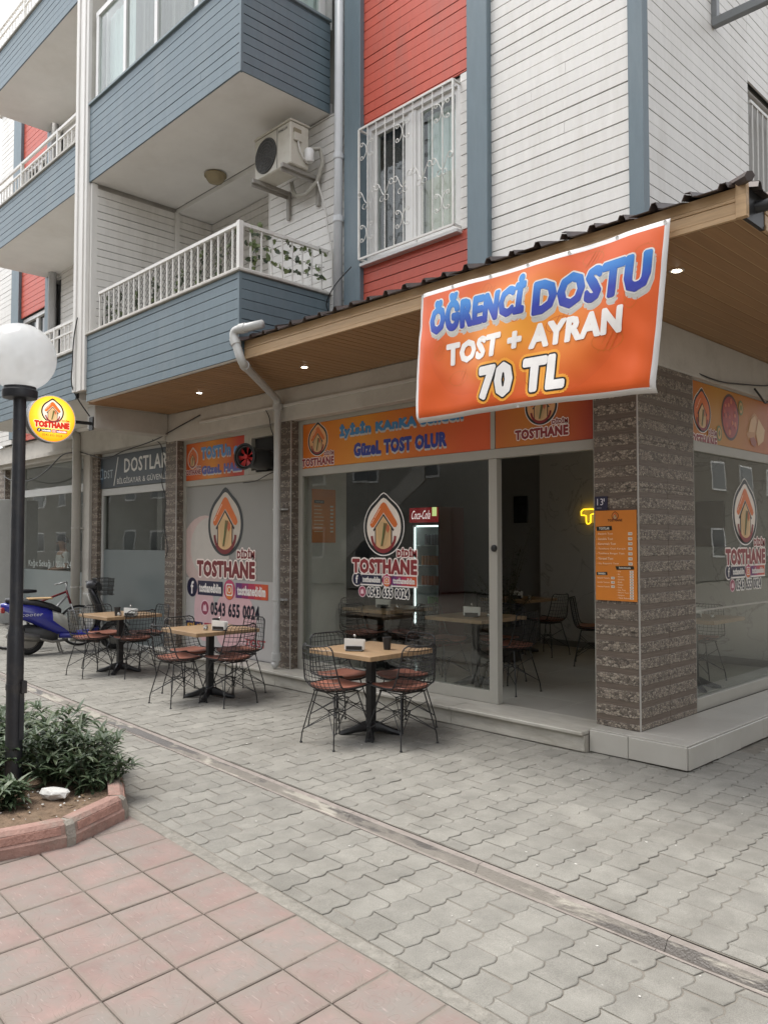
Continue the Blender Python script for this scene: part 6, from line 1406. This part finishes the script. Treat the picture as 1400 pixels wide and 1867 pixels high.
def make_shrub(h, sp, nst, seed):
    random.seed(seed); lf, stm = MB(), MB(); sh = thing('shrub', '', 'shrub')
    for k in range(nst):
        a = random.random() * 6.283; r0 = sp * .35 * random.random() ** .5; top = h * random.uniform(.55, 1.08); out = sp * random.uniform(.1, .75)
        P = [Vector((r0 * math.cos(a), r0 * math.sin(a), 0))]
        for i in range(1, 7): t = i / 6; P.append(Vector(((r0 + out * t ** 1.5) * math.cos(a) + rv(.012), (r0 + out * t ** 1.5) * math.sin(a) + rv(.012), top * (t - .12 * t * t))))
        stm.tube(P, [.0045 - .0035 * i / 6 for i in range(7)], 4, cap=False)
        for i in range(1, 7):
            if random.random() < .08: continue
            for s in (0, 1):
                b = i * 1.57 + s * math.pi + rv(.5); el = random.uniform(.05, .75)
                dv = Vector((math.cos(b) * math.cos(el), math.sin(b) * math.cos(el), math.sin(el)))
                blade(lf, P[i] + Vector((0, 0, rv(.02))), dv, random.uniform(.09, .17), random.uniform(.009, .016), random.uniform(.4, 1.5), 1 if random.random() < .25 else 0)
        for q in range(5 if random.random() < .9 else 0):
            b = random.random() * 6.3; blade(lf, P[-1], (math.cos(b), math.sin(b), random.uniform(.3, 1.4)), random.uniform(.07, .14), .012, random.uniform(.5, 1.6), 1 if random.random() < .35 else 0)
        if random.random() < .3: stm.tube([P[-1], P[-1] + Vector((rv(.05), rv(.05), random.uniform(.05, .12)))], .0012, 3, cap=False)
    lf.obj('leaves', [M_LEAF, M_LEAF2], sh); stm.obj('stems', M_STEM, sh); return sh
S_A, S_B, S_C = make_shrub(.35, .36, 40, 3), make_shrub(.31, .33, 34, 8), make_shrub(.15, .13, 12, 21); _su = set()
def shrub(o, x, y, rz, label, sc=1):
    c = o if o.name not in _su else dup(o); _su.add(o.name)
    c.location = (x, y, .06); c.rotation_euler = (0, 0, R(rz)); c.scale = (sc, sc, sc); c['label'] = label; c['group'] = 'shrubs in the planter bed'
for o, x, y, rz, sc, lb in ((S_A, -5.35, 2.25, 0, 1, 'dark green narrow leaved shrub right of the lamp post'), (S_B, -5.10, 2.33, 50, .75, 'narrow leaved shrub leaning over the kerb at the right end'), (S_A, -5.75, 2.2, 100, 1.05, 'tall narrow leaved shrub behind the lamp post'),
                            (S_B, -5.72, 1.85, 160, 1, 'narrow leaved shrub left of the lamp post foot'), (S_B, -6.15, 2.38, 220, 1.1, 'narrow leaved shrub near the back kerb left of the post'), (S_A, -6.2, 1.95, 300, 1, 'narrow leaved shrub at the left picture edge'), (S_C, -5.12, 1.75, 0, 1, 'small seedling on bare soil in front of the lamp post'),
                            (S_B, -5.5, 2.5, 120, .8, 'low narrow leaved shrub along the back kerb'), (S_A, -6.6, 2.2, 30, 1, 'narrow leaved shrub just outside left beyond the post')):
    shrub(o, x, y, rz, lb, sc)
random.seed(11)
# ivy on the balcony railing
iv = thing('ivy', 'trailing ivy with pale green leaves woven through the balcony railing', 'plant', (-7.2, 4.7, 4.46))
M_IVY = leaf_material('ivy_leaf', (.17, .22, .09), .3, .2); M_IVYD = leaf_material('ivy_leaf_dark', (.06, .085, .045), .3, .2)
lf, vn = MB(), MB()
def heart(mb, p, n, s, mi):
    n = Vector(n).normalized(); u = n.orthogonal().normalized(); u = Matrix.Rotation(random.random() * 6.3, 3, n) @ u; w = n.cross(u); p = Vector(p)
    pts = [(0, -1), (.55, -.35), (.62, .25), (.35, .62), (0, .42), (-.35, .62), (-.62, .25), (-.55, -.35)]
    mb.add([p + u * a * s + w * b * s + n * (.15 * s * (1 - abs(a))) for a, b in pts], [(0, 1, 2, 4), (2, 3, 4), (0, 4, 6, 7), (4, 5, 6)], mi)
def vine(P, dens, smin, smax, dark):
    P = [Vector(p) for p in P]; vn.tube(P, .0035, 4, cap=False)
    for i in range(len(P) - 1):
        for k in range(dens):
            q = P[i].lerp(P[i + 1], random.random()); heart(lf, q + Vector((rv(.03), rv(.03), rv(.03))), (rv(1) + .5, rv(1) - .5, rv(.6)), random.uniform(smin, smax), 1 if random.random() < dark else 0)
X_ = BX1 - .05
for z0 in (4.88, 4.75, 4.62):
    P = [(X_ + rv(.02), BY + .1 + k * .13, z0 + rv(.05)) for k in range(9)]; vine(P, 4, .028, .045, .45)
vine([(X_, BY + .15, 4.97), (X_ - .01, BY + .2, 4.8), (X_, BY + .25, 4.65), (X_, BY + .22, 4.5)], 7, .026, .045, .1)
vine([(-6.9, BY + .08, 4.95), (-7.05, BY + .08, 4.8), (-7.1, BY + .07, 4.65)], 7, .03, .045, .05); vine([(X_ - .1, BY + .3, 4.99), (X_ - .05, BY + .35, 5.03)], 6, .025, .04, .1)
for x in (-9.9, -9.6, -9.2, -8.7, -8.2, -7.7, -7.3): vine([(x, BY + .09, 4.5), (x + rv(.1), BY + .09, 4.65), (x + rv(.15), BY + .08, 4.85)], 9, .025, .045, .55)
lf.obj('leaves', [M_IVY, M_IVYD], iv); vn.obj('stems', M_STEM, iv)
# indoor olive plant
op = thing('potted_plant', 'dark potted olive plant standing indoors behind the big window', 'plant', (-6.3, 8.35, .152))
lf, stm = MB(), MB(); PB = Vector((-6.3, 8.35, .152))
MB().lathe([(.12, 0), (.16, .02), (.2, .42), (.21, .45), (.19, .45), (.18, .4)], PB, 20).obj('pot', mat('dark_pot', (.05, .045, .04), rough=.6, var=.1), op, auto=True)
for k in range(26):
    a = random.random() * 6.3; o_ = random.uniform(.1, .55); tp = random.uniform(.7, 1.75); P = [PB + Vector((0, 0, .4))]
    for i in range(1, 7): t = i / 6; P.append(PB + Vector((o_ * t ** 1.4 * math.cos(a) - .15 * t, o_ * t ** 1.4 * math.sin(a), .4 + (tp - .4) * t)))
    stm.tube(P, [.008 - .006 * i / 6 for i in range(7)], 4, cap=False)
    for i in range(3, 7):
        for s in range(6): b = random.random() * 6.3; blade(lf, P[i].lerp(P[i - 1], random.random()), (math.cos(b), math.sin(b), rv(.6)), random.uniform(.05, .09), .009, .4)
lf.obj('leaves', leaf_material('olive_leaf', (.05, .06, .04)), op); stm.obj('stems', M_STEM, op)
# ================================================================ SCOOTER (built facing +X)
M_BLUEP = mat('scooter_blue', (.02, .025, .26), rough=.25, var=.1, coat=.6); M_GREYP = mat('scooter_grey', (.30, .295, .27), rough=.4, var=.1); M_RUB = mat('tyre_rubber', (.02, .02, .02), rough=.85, var=.15); M_BLKP = mat('black_seat', (.018, .018, .02), rough=.5, var=.1); M_CHR = mat('dull_metal', (.28, .27, .25), rough=.35, metal=.7, var=.15)
sct = thing('scooter', 'blue and grey motor scooter with wire basket parked behind the far table', 'scooter')
def wheel(mb_t, mb_r, c, r, w, n=30):
    k = 10; vs = []; 
    mb_t.loft([[(c[0] + (r - w * .5 + w * .5 * math.cos(a)) * math.cos(t), c[1] + w * .55 * math.sin(a), c[2] + (r - w * .5 + w * .5 * math.cos(a)) * math.sin(t)) for a in [2 * math.pi * j / k for j in range(k)]] for t in [2 * math.pi * i / n for i in range(n + 1)]], cap=False)
    mb_r.lathe([(.03, -.05), (.035, -.03), (r - w * .95, -.022), (r - w * .8, -.045), (r - w * .8, .045), (r - w * .95, .022), (.035, .03), (.03, .05)], c, 24, axis='y')
for cx in (0, 1.18):
    t_, r_ = MB(), MB(); wheel(t_, r_, (cx, 0, .215), .215, .095); o_ = t_.obj('tyre', M_RUB, sct, smooth=True); r_.obj('rim', M_CHR, sct, auto=True)
def sect(x, zc, hw, hh, sq=2.6, n=16): return [(x, hw * (abs(math.cos(a)) ** (2 / sq)) * (1 if math.cos(a) > 0 else -1), zc + hh * (abs(math.sin(a)) ** (2 / sq)) * (1 if math.sin(a) > 0 else -1)) for a in [2 * math.pi * j / n for j in range(n)]]
MB().loft([sect(-.36, .70, .05, .03), sect(-.3, .68, .1, .06), sect(-.15, .63, .135, .11), sect(.05, .58, .15, .15), sect(.22, .5, .16, .17), sect(.36, .42, .155, .16), sect(.46, .36, .15, .11), sect(.54, .33, .14, .08)]).obj('rear_body', M_BLUEP, sct, smooth=True)
MB().loft([sect(.3, .52, .162, .10), sect(.42, .45, .165, .13), sect(.52, .38, .168, .11), sect(.6, .33, .165, .06)]).obj('side_cover', M_GREYP, sct, smooth=True)
MB().loft([sect(.4, .26, .15, .05), sect(.6, .25, .16, .05), sect(.82, .26, .16, .05), sect(.92, .32, .15, .06)]).obj('floorboard', M_BLUEP, sct, smooth=True)
MB().loft([sect(-.3, .77, .08, .03), sect(-.15, .76, .12, .045), sect(.1, .72, .135, .05), sect(.3, .66, .12, .05), sect(.42, .6, .09, .04)]).obj('seat', M_BLKP, sct, smooth=True)
cb = MB().bbox(-.02, .3, -.11, .11, .775, .795, .004).obj('cardboard', mat('brown_cardboard', (.42, .28, .14), rough=.85, var=.2, scale=8)); cb.parent = None
tag(cb, 'torn brown cardboard lying on the scooter seat', 'cardboard')
def slab(P, hw, name, m):     # bent panel from a side profile
    mb = MB(); n = 6; rings = []
    for x, z, w in P: rings.append([(x - .05 * (2 * j / n - 1) ** 2, hw * w * (2 * j / n - 1), z) for j in range(n + 1)])
    vs = [p for r in rings for p in r]; fs = [(i * (n + 1) + j, i * (n + 1) + j + 1, (i + 1) * (n + 1) + j + 1, (i + 1) * (n + 1) + j) for i in range(len(rings) - 1) for j in range(n)]
    o = mb.add(vs, fs).obj(name, m, sct, smooth=True); s = o.modifiers.new('t', 'SOLIDIFY'); s.thickness = .025; return o
slab([(.84, .28, .9), (.9, .4, 1), (.9, .55, 1.05), (.86, .7, 1), (.82, .84, .7)], .19, 'leg_shield', M_GREYP)
slab([(.96, .36, .6), (1.02, .5, .75), (.99, .66, .8), (.93, .8, .7), (.88, .9, .5)], .19, 'front_fairing', mat('scooter_dark', (.03, .03, .035), rough=.4, var=.1))
MB().loft([sect(.78, .95, .07, .04), sect(.84, .96, .12, .07), sect(.92, .94, .12, .08), sect(.98, .92, .07, .05)]).obj('handlebar_cowl', MATS['scooter_dark'], sct, smooth=True)
MB().tube([(.84, -.33, .99), (.87, -.2, .98), (.88, 0, .97), (.87, .2, .98), (.84, .33, .99)], .014, 8).obj('handlebar', M_BLKP, sct, smooth=True)
MB().tube([(.86, 0, .95), (1.18, 0, .24)], .028, 8).obj('fork', M_CHR, sct); MB().loft([[(1.18 + .25 * math.cos(a), y, .215 + .25 * math.sin(a)) for y in (-.06, 0, .06)] for a in [.5 + k * .3 for k in range(7)]], cap=False).obj('front_mudguard', MATS['scooter_dark'], sct, smooth=True)
MB().tube([(.5, -.14, .2), (.3, -.16, .18), (.16, -.17, .22), (.1, -.17, .24)], .018, 8).tube([(.12, -.18, .24), (-.25, -.18, .3), (-.3, -.18, .31)], [.05, .06, .035], 12).obj('exhaust', M_CHR, sct, smooth=True)
MB().loft([sect(-.05, .3, .09, .09), sect(.15, .28, .11, .11), sect(.38, .27, .1, .09)]).obj('engine', mat('engine_grey', (.06, .06, .058), rough=.6, var=.2), sct, smooth=True)
for s in (-1, 1): MB().tube([(.38, s * .08, .2), (.44, s * .13, .005), (.5, s * .13, .005)], .012, 6).obj('stand_leg', M_CHR, sct)
MB().bbox(-.36, -.31, -.08, .08, .6, .68, .01).obj('tail_lamp', mat('red_lens', (.3, .02, .02), rough=.2, var=0), sct)
bk = MB()
for z in (.72, .78, .84, .9, .95): bk.tube([(1.02, -.15, z), (1.26, -.17, z), (1.26, .17, z), (1.02, .15, z)], .005, 4, closed=True)
for k in range(12):
    t = k / 11; bk.tube([(1.26, -.17 + .34 * t, .95), (1.24, -.15 + .3 * t, .7)], .0035, 3); bk.tube([(1.02, -.15 + .3 * t, .95), (1.04, -.13 + .26 * t, .7)], .0035, 3)
    bk.tube([(1.02 + .24 * t, -.16, .95), (1.04 + .2 * t, -.14, .7)], .0035, 3); bk.tube([(1.02 + .24 * t, .16, .95), (1.04 + .2 * t, .14, .7)], .0035, 3)
bk.v = [(x - .13, y, z + .10) for x, y, z in bk.v]
bk.obj('basket', mat('basket_wire', (.05, .05, .048), rough=.5, var=0), sct)
D = Decal(); D.text('Scooter', -.16, .16, .55, .6, 0, 'c8c8d0', bold=.01, slant=.2); D.build('lettering', sct, (0, -.163, 0), XA, ZA, NY)
sct.location = (-12.27, 4.55, 0); sct.rotation_euler = (0, 0, R(78)); sct.scale = (1.06, 1.06, 1.06); cb.scale = sct.scale; cb.location = sct.location; cb.rotation_euler = sct.rotation_euler
# ================================================================ BICYCLE (facing +X)
bic = thing('bicycle', 'old red and silver bicycle parked close behind the blue scooter', 'bicycle')
M_BRED = mat('bike_red', (.18, .02, .025), rough=.35, var=.1); M_SILV = mat('bike_silver', (.40, .40, .39), rough=.35, metal=.4, var=.1)
for cx in (0, 1.06):
    MB().tube([(cx + .31 * math.cos(a), 0, .33 + .31 * math.sin(a)) for a in [2 * math.pi * k / 36 for k in range(36)]], .019, 8, closed=True).obj('tyre', M_RUB, bic, smooth=True)
    w = MB().tube([(cx + .29 * math.cos(a), 0, .33 + .29 * math.sin(a)) for a in [2 * math.pi * k / 36 for k in range(36)]], .009, 6, closed=True)
    w.obj('rim', M_SILV, bic, smooth=True); s = MB()
    for k in range(18): a = 2 * math.pi * k / 18; s.tube([(cx, .03 * (-1) ** k, .33), (cx + .285 * math.cos(a), 0, .33 + .285 * math.sin(a))], .0016, 3, cap=False)
    s.obj('spokes', M_SILV, bic)
    MB().loft([[(cx + .345 * math.cos(a), y, .33 + .345 * math.sin(a)) for y in (-.03, 0, .03)] for a in [.35 + k * .25 for k in range(11)]], cap=False).obj('mudguard', M_SILV, bic, smooth=True)
def tb(a, b, r, nm, m): MB().tube([a, b], r, 8).obj(nm, m, bic, smooth=True)
tb((.42, 0, .3), (.3, 0, .82), .016, 'seat_tube', M_SILV); tb((.42, 0, .3), (.88, 0, .82), .02, 'down_tube', M_SILV); tb((.34, 0, .68), (.87, 0, .88), .018, 'top_tube', M_BRED); tb((.86, 0, .9), (.93, 0, .68), .02, 'head_tube', M_BRED)
for s in (-1, 1): tb((0, s * .05, .33), (.42, s * .03, .3), .01, 'chain_stay', M_SILV); tb((0, s * .05, .33), (.33, s * .02, .72), .009, 'seat_stay', M_SILV); tb((.93, s * .03, .68), (1.06, s * .045, .33), .012, 'fork_blade', M_SILV)
MB().loft([sect(.14, .9, .10, .035), sect(.2, .905, .11, .04), sect(.3, .9, .07, .035), sect(.42, .9, .025, .022)]).obj('saddle', M_BLKP, bic, smooth=True)
MB().tube([(.72, -.29, 1.0), (.84, -.2, 1.03), (.87, 0, 1.0), (.84, .2, 1.03), (.72, .29, 1.0)], .012, 8).obj('handlebar', M_SILV, bic, smooth=True); tb((.86, 0, .9), (.87, 0, 1.0), .014, 'stem', M_SILV)
MB().lathe([(.09, -.004), (.09, .004)], (.42, -.05, .3), 20, axis='y').tube([(.42, -.06, .3), (.46, -.06, .14)], .009, 6).obj('crank', M_CHR, bic); MB().bbox(.42, .5, -.15, -.06, .12, .145, .004).obj('pedal', M_BLKP, bic)
bic.location = (-13.05, 4.52, 0); bic.rotation_euler = (R(-4), 0, R(75))
# ================================================================ PERSON BEHIND THE LEFT WINDOW
per = thing('person', 'person in a pale shirt with short dark hair standing behind the leftmost shop window', 'person', (-15.9, 6.55, .03))
def skinned(name, J, E, m, parent, sub_=1):
    me = bpy.data.meshes.new(name); me.from_pydata([j[0] for j in J], E, []); o = bpy.data.objects.new(name, me); COL.objects.link(o)
    sk = o.modifiers.new('s', 'SKIN'); o.modifiers.new('d', 'SUBSURF').levels = sub_
    o.modifiers['d'].render_levels = sub_
    for v, j in zip(me.skin_vertices[0].data, J): v.radius = j[1]
    me.skin_vertices[0].data[0].use_root = True
    dg = bpy.context.evaluated_depsgraph_get(); m2 = bpy.data.meshes.new_from_object(o.evaluated_get(dg)); bpy.data.objects.remove(o)
    m2.materials.clear(); m2.materials.append(m); m2.polygons.foreach_set('use_smooth', [True] * len(m2.polygons)); return link(name, m2, parent)
px_, py_ = -15.9, 6.55
def Pp(x, y, z): return (px_ + x, py_ + y, .03 + z)
J = [(Pp(0, 0, .92), (.15, .10)), (Pp(0, 0, 1.1), (.15, .10)), (Pp(0, 0, 1.3), (.17, .11)), (Pp(0, .01, 1.42), (.13, .09)), (Pp(0, 0, 1.5), (.06, .06)), (Pp(0, -.02, 1.62), (.085, .10)), (Pp(0, -.01, 1.72), (.08, .095)),
     (Pp(-.19, 0, 1.40), (.06, .06)), (Pp(-.23, -.02, 1.14), (.045, .045)), (Pp(-.10, -.22, 1.08), (.035, .035)), (Pp(-.05, -.27, 1.10), (.035, .02)),
     (Pp(.19, 0, 1.40), (.06, .06)), (Pp(.23, -.02, 1.14), (.045, .045)), (Pp(.1, -.22, 1.10), (.035, .035)), (Pp(.05, -.27, 1.12), (.035, .02)),
     (Pp(-.1, 0, .85), (.085, .09)), (Pp(-.11, -.01, .47), (.06, .06)), (Pp(-.11, .01, .08), (.045, .045)), (Pp(-.11, -.13, .035), (.04, .03)),
     (Pp(.1, 0, .85), (.085, .09)), (Pp(.11, -.01, .47), (.06, .06)), (Pp(.11, .01, .08), (.045, .045)), (Pp(.11, -.13, .035), (.04, .03))]
E_ = [(0, 1), (1, 2), (2, 3), (3, 4), (4, 5), (5, 6), (3, 7), (7, 8), (8, 9), (9, 10), (3, 11), (11, 12), (12, 13), (13, 14), (0, 15), (15, 16), (16, 17), (17, 18), (0, 19), (19, 20), (20, 21), (21, 22)]
skinned('body', J, E_, mat('skin', (.38, .22, .15), rough=.5, var=.05), per)
sh = [(Pp(0, 0, .94), (.165, .115)), (Pp(0, 0, 1.1), (.163, .113)), (Pp(0, 0, 1.3), (.182, .122)), (Pp(0, .01, 1.43), (.135, .095)), (Pp(0, 0, 1.47), (.075, .07)), (Pp(-.19, 0, 1.40), (.072, .072)), (Pp(-.225, -.015, 1.2), (.06, .06)), (Pp(.19, 0, 1.40), (.072, .072)), (Pp(.225, -.015, 1.2), (.06, .06))]
skinned('shirt', sh, [(0, 1), (1, 2), (2, 3), (3, 4), (3, 5), (5, 6), (3, 7), (7, 8)], mat('pale_shirt', (.55, .54, .52), rough=.8, var=.06), per)
skinned('trousers', [(Pp(0, 0, .93), (.16, .11)), (Pp(-.1, 0, .85), (.095, .1)), (Pp(-.11, -.01, .47), (.075, .075)), (Pp(-.11, .01, .1), (.065, .065)), (Pp(.1, 0, .85), (.095, .1)), (Pp(.11, -.01, .47), (.075, .075)), (Pp(.11, .01, .1), (.065, .065))], [(0, 1), (1, 2), (2, 3), (0, 4), (4, 5), (5, 6)], mat('dark_trousers', (.03, .03, .04), rough=.8, var=.1), per)
hm = MB(); n = 16
for i in range(9):
    a = i / 8 * math.pi * .62
    hm.add([(px_ + .098 * math.sin(a) * math.cos(t), py_ - .0 + .115 * math.sin(a) * math.sin(t) - .005, .03 + 1.685 + .105 * math.cos(a) + (.03 if math.sin(t) < -.3 else -.02) * math.sin(a)) for t in [2 * math.pi * j / n for j in range(n)]], [])
hm.f = [(i * n + j, i * n + (j + 1) % n, (i + 1) * n + (j + 1) % n, (i + 1) * n + j) for i in range(8) for j in range(n)]; hm.m = [0] * len(hm.f)
hm.obj('hair', mat('dark_hair', (.015, .012, .01), rough=.6, var=.2), per, smooth=True)
fm_ = mat('face_dark', (.03, .02, .02), rough=.5, var=0)
for s in (-1, 1): MB().lathe([(.002, -.004), (.012, -.003), (.012, .003)], (px_ + s * .034, py_ - .118, .03 + 1.64), 8, axis='y').obj('eye', fm_, per); MB().lathe([(.012, -.01), (.022, 0), (.012, .01)], (px_ + s * .09, py_ - .01, .03 + 1.62), 8, axis='x').obj('ear', MATS['skin'], per)
MB().add([(px_ - .012, py_ - .115, 1.63), (px_ + .012, py_ - .115, 1.63), (px_, py_ - .145, 1.635), (px_, py_ - .115, 1.68)], [(0, 1, 2), (0, 2, 3), (1, 3, 2)]).obj('nose', MATS['skin'], per); MB().box(px_ - .025, px_ + .025, py_ - .119, py_ - .112, 1.592, 1.6).obj('mouth', mat('lips', (.22, .09, .08), var=0), per)
# ================================================================ HOUSES ACROSS THE STREET (seen in the glass)
M_OPP = mat('cream_render', (.32, .305, .27), rough=.85, var=.08, scale=1.5, world=True, dirt=(.3, .28, .24), dscale=.8); M_OPG = mat('house_window', (.05, .055, .06), rough=.1, var=0)
for k, (x0, x1, h, lb) in enumerate(((-80, -28, 10.5, 'tall cream house across the street farthest to the left'), (-27, -15.5, 9.0, 'low cream house across the street with outside staircase'), (-14.5, -3, 10.5, 'tall cream house across the street behind the viewer'), (-2, 12, 9.0, 'three storey cream house across the street to the right'))):
    hs_ = thing('house', lb, 'house', ((x0 + x1) / 2, -9, 0), 'houses across the street')
    MB().box(x0, x1, -15, -8.5, 0, h).obj('wall', M_OPP, hs_); MB().box(x0 - .3, x1 + .3, -15.2, -8.2, h, h + .25).obj('roof', M_CEIL, hs_)
    z = 1.0
    while z + 1.3 < h:
        x = x0 + 1.2
        while x < x1 - 2: f_ = MB().box(x, x + 1.3, -8.5, -8.46, z, z + 1.3).obj('window', M_PVC, hs_); MB().box(x + .08, x + 1.22, -8.46, -8.45, z + .08, z + 1.22).obj('pane', M_OPG, f_); x += 3.1
        z += 2.9
    if k == 1:
        for q in range(14): MB().box(-22 + q * .3, -21.7 + q * .3, -8.5, -7.3, 0, .2 + q * .2).obj('stair', M_OPP, hs_)
        MB().add([(-22, -7.3, .9), (-17.8, -7.3, 3.7), (-17.8, -7.3, 4.5), (-22, -7.3, 1.7), (-22, -7.22, .9), (-17.8, -7.22, 3.7), (-17.8, -7.22, 4.5), (-22, -7.22, 1.7)], [(0, 1, 2, 3), (7, 6, 5, 4), (0, 4, 5, 1), (2, 6, 7, 3)]).obj('stair_parapet', M_PLAST, hs_)

sh_ = thing('house', 'brown house across the side street facing the side shop window', 'house', (10, 14, 0), 'houses across the street')
MB().box(8.5, 15, 2, 75, 0, 9.5).obj('wall', mat('brown_render', (.15, .135, .115), rough=.85, var=.1, scale=1.5), sh_); MB().box(8.2, 15.2, 1.8, 75.2, 9.5, 9.75).obj('roof', M_CEIL, sh_)
for z in (1.0, 3.9, 6.8):
    y = 3.2
    while y < 60: f_ = MB().box(8.46, 8.5, y, y + 1.3, z, z + 1.3).obj('window', M_PVC, sh_); MB().box(8.45, 8.46, y + .08, y + 1.22, z + .08, z + 1.22).obj('pane', M_OPG, f_); y += 3.1
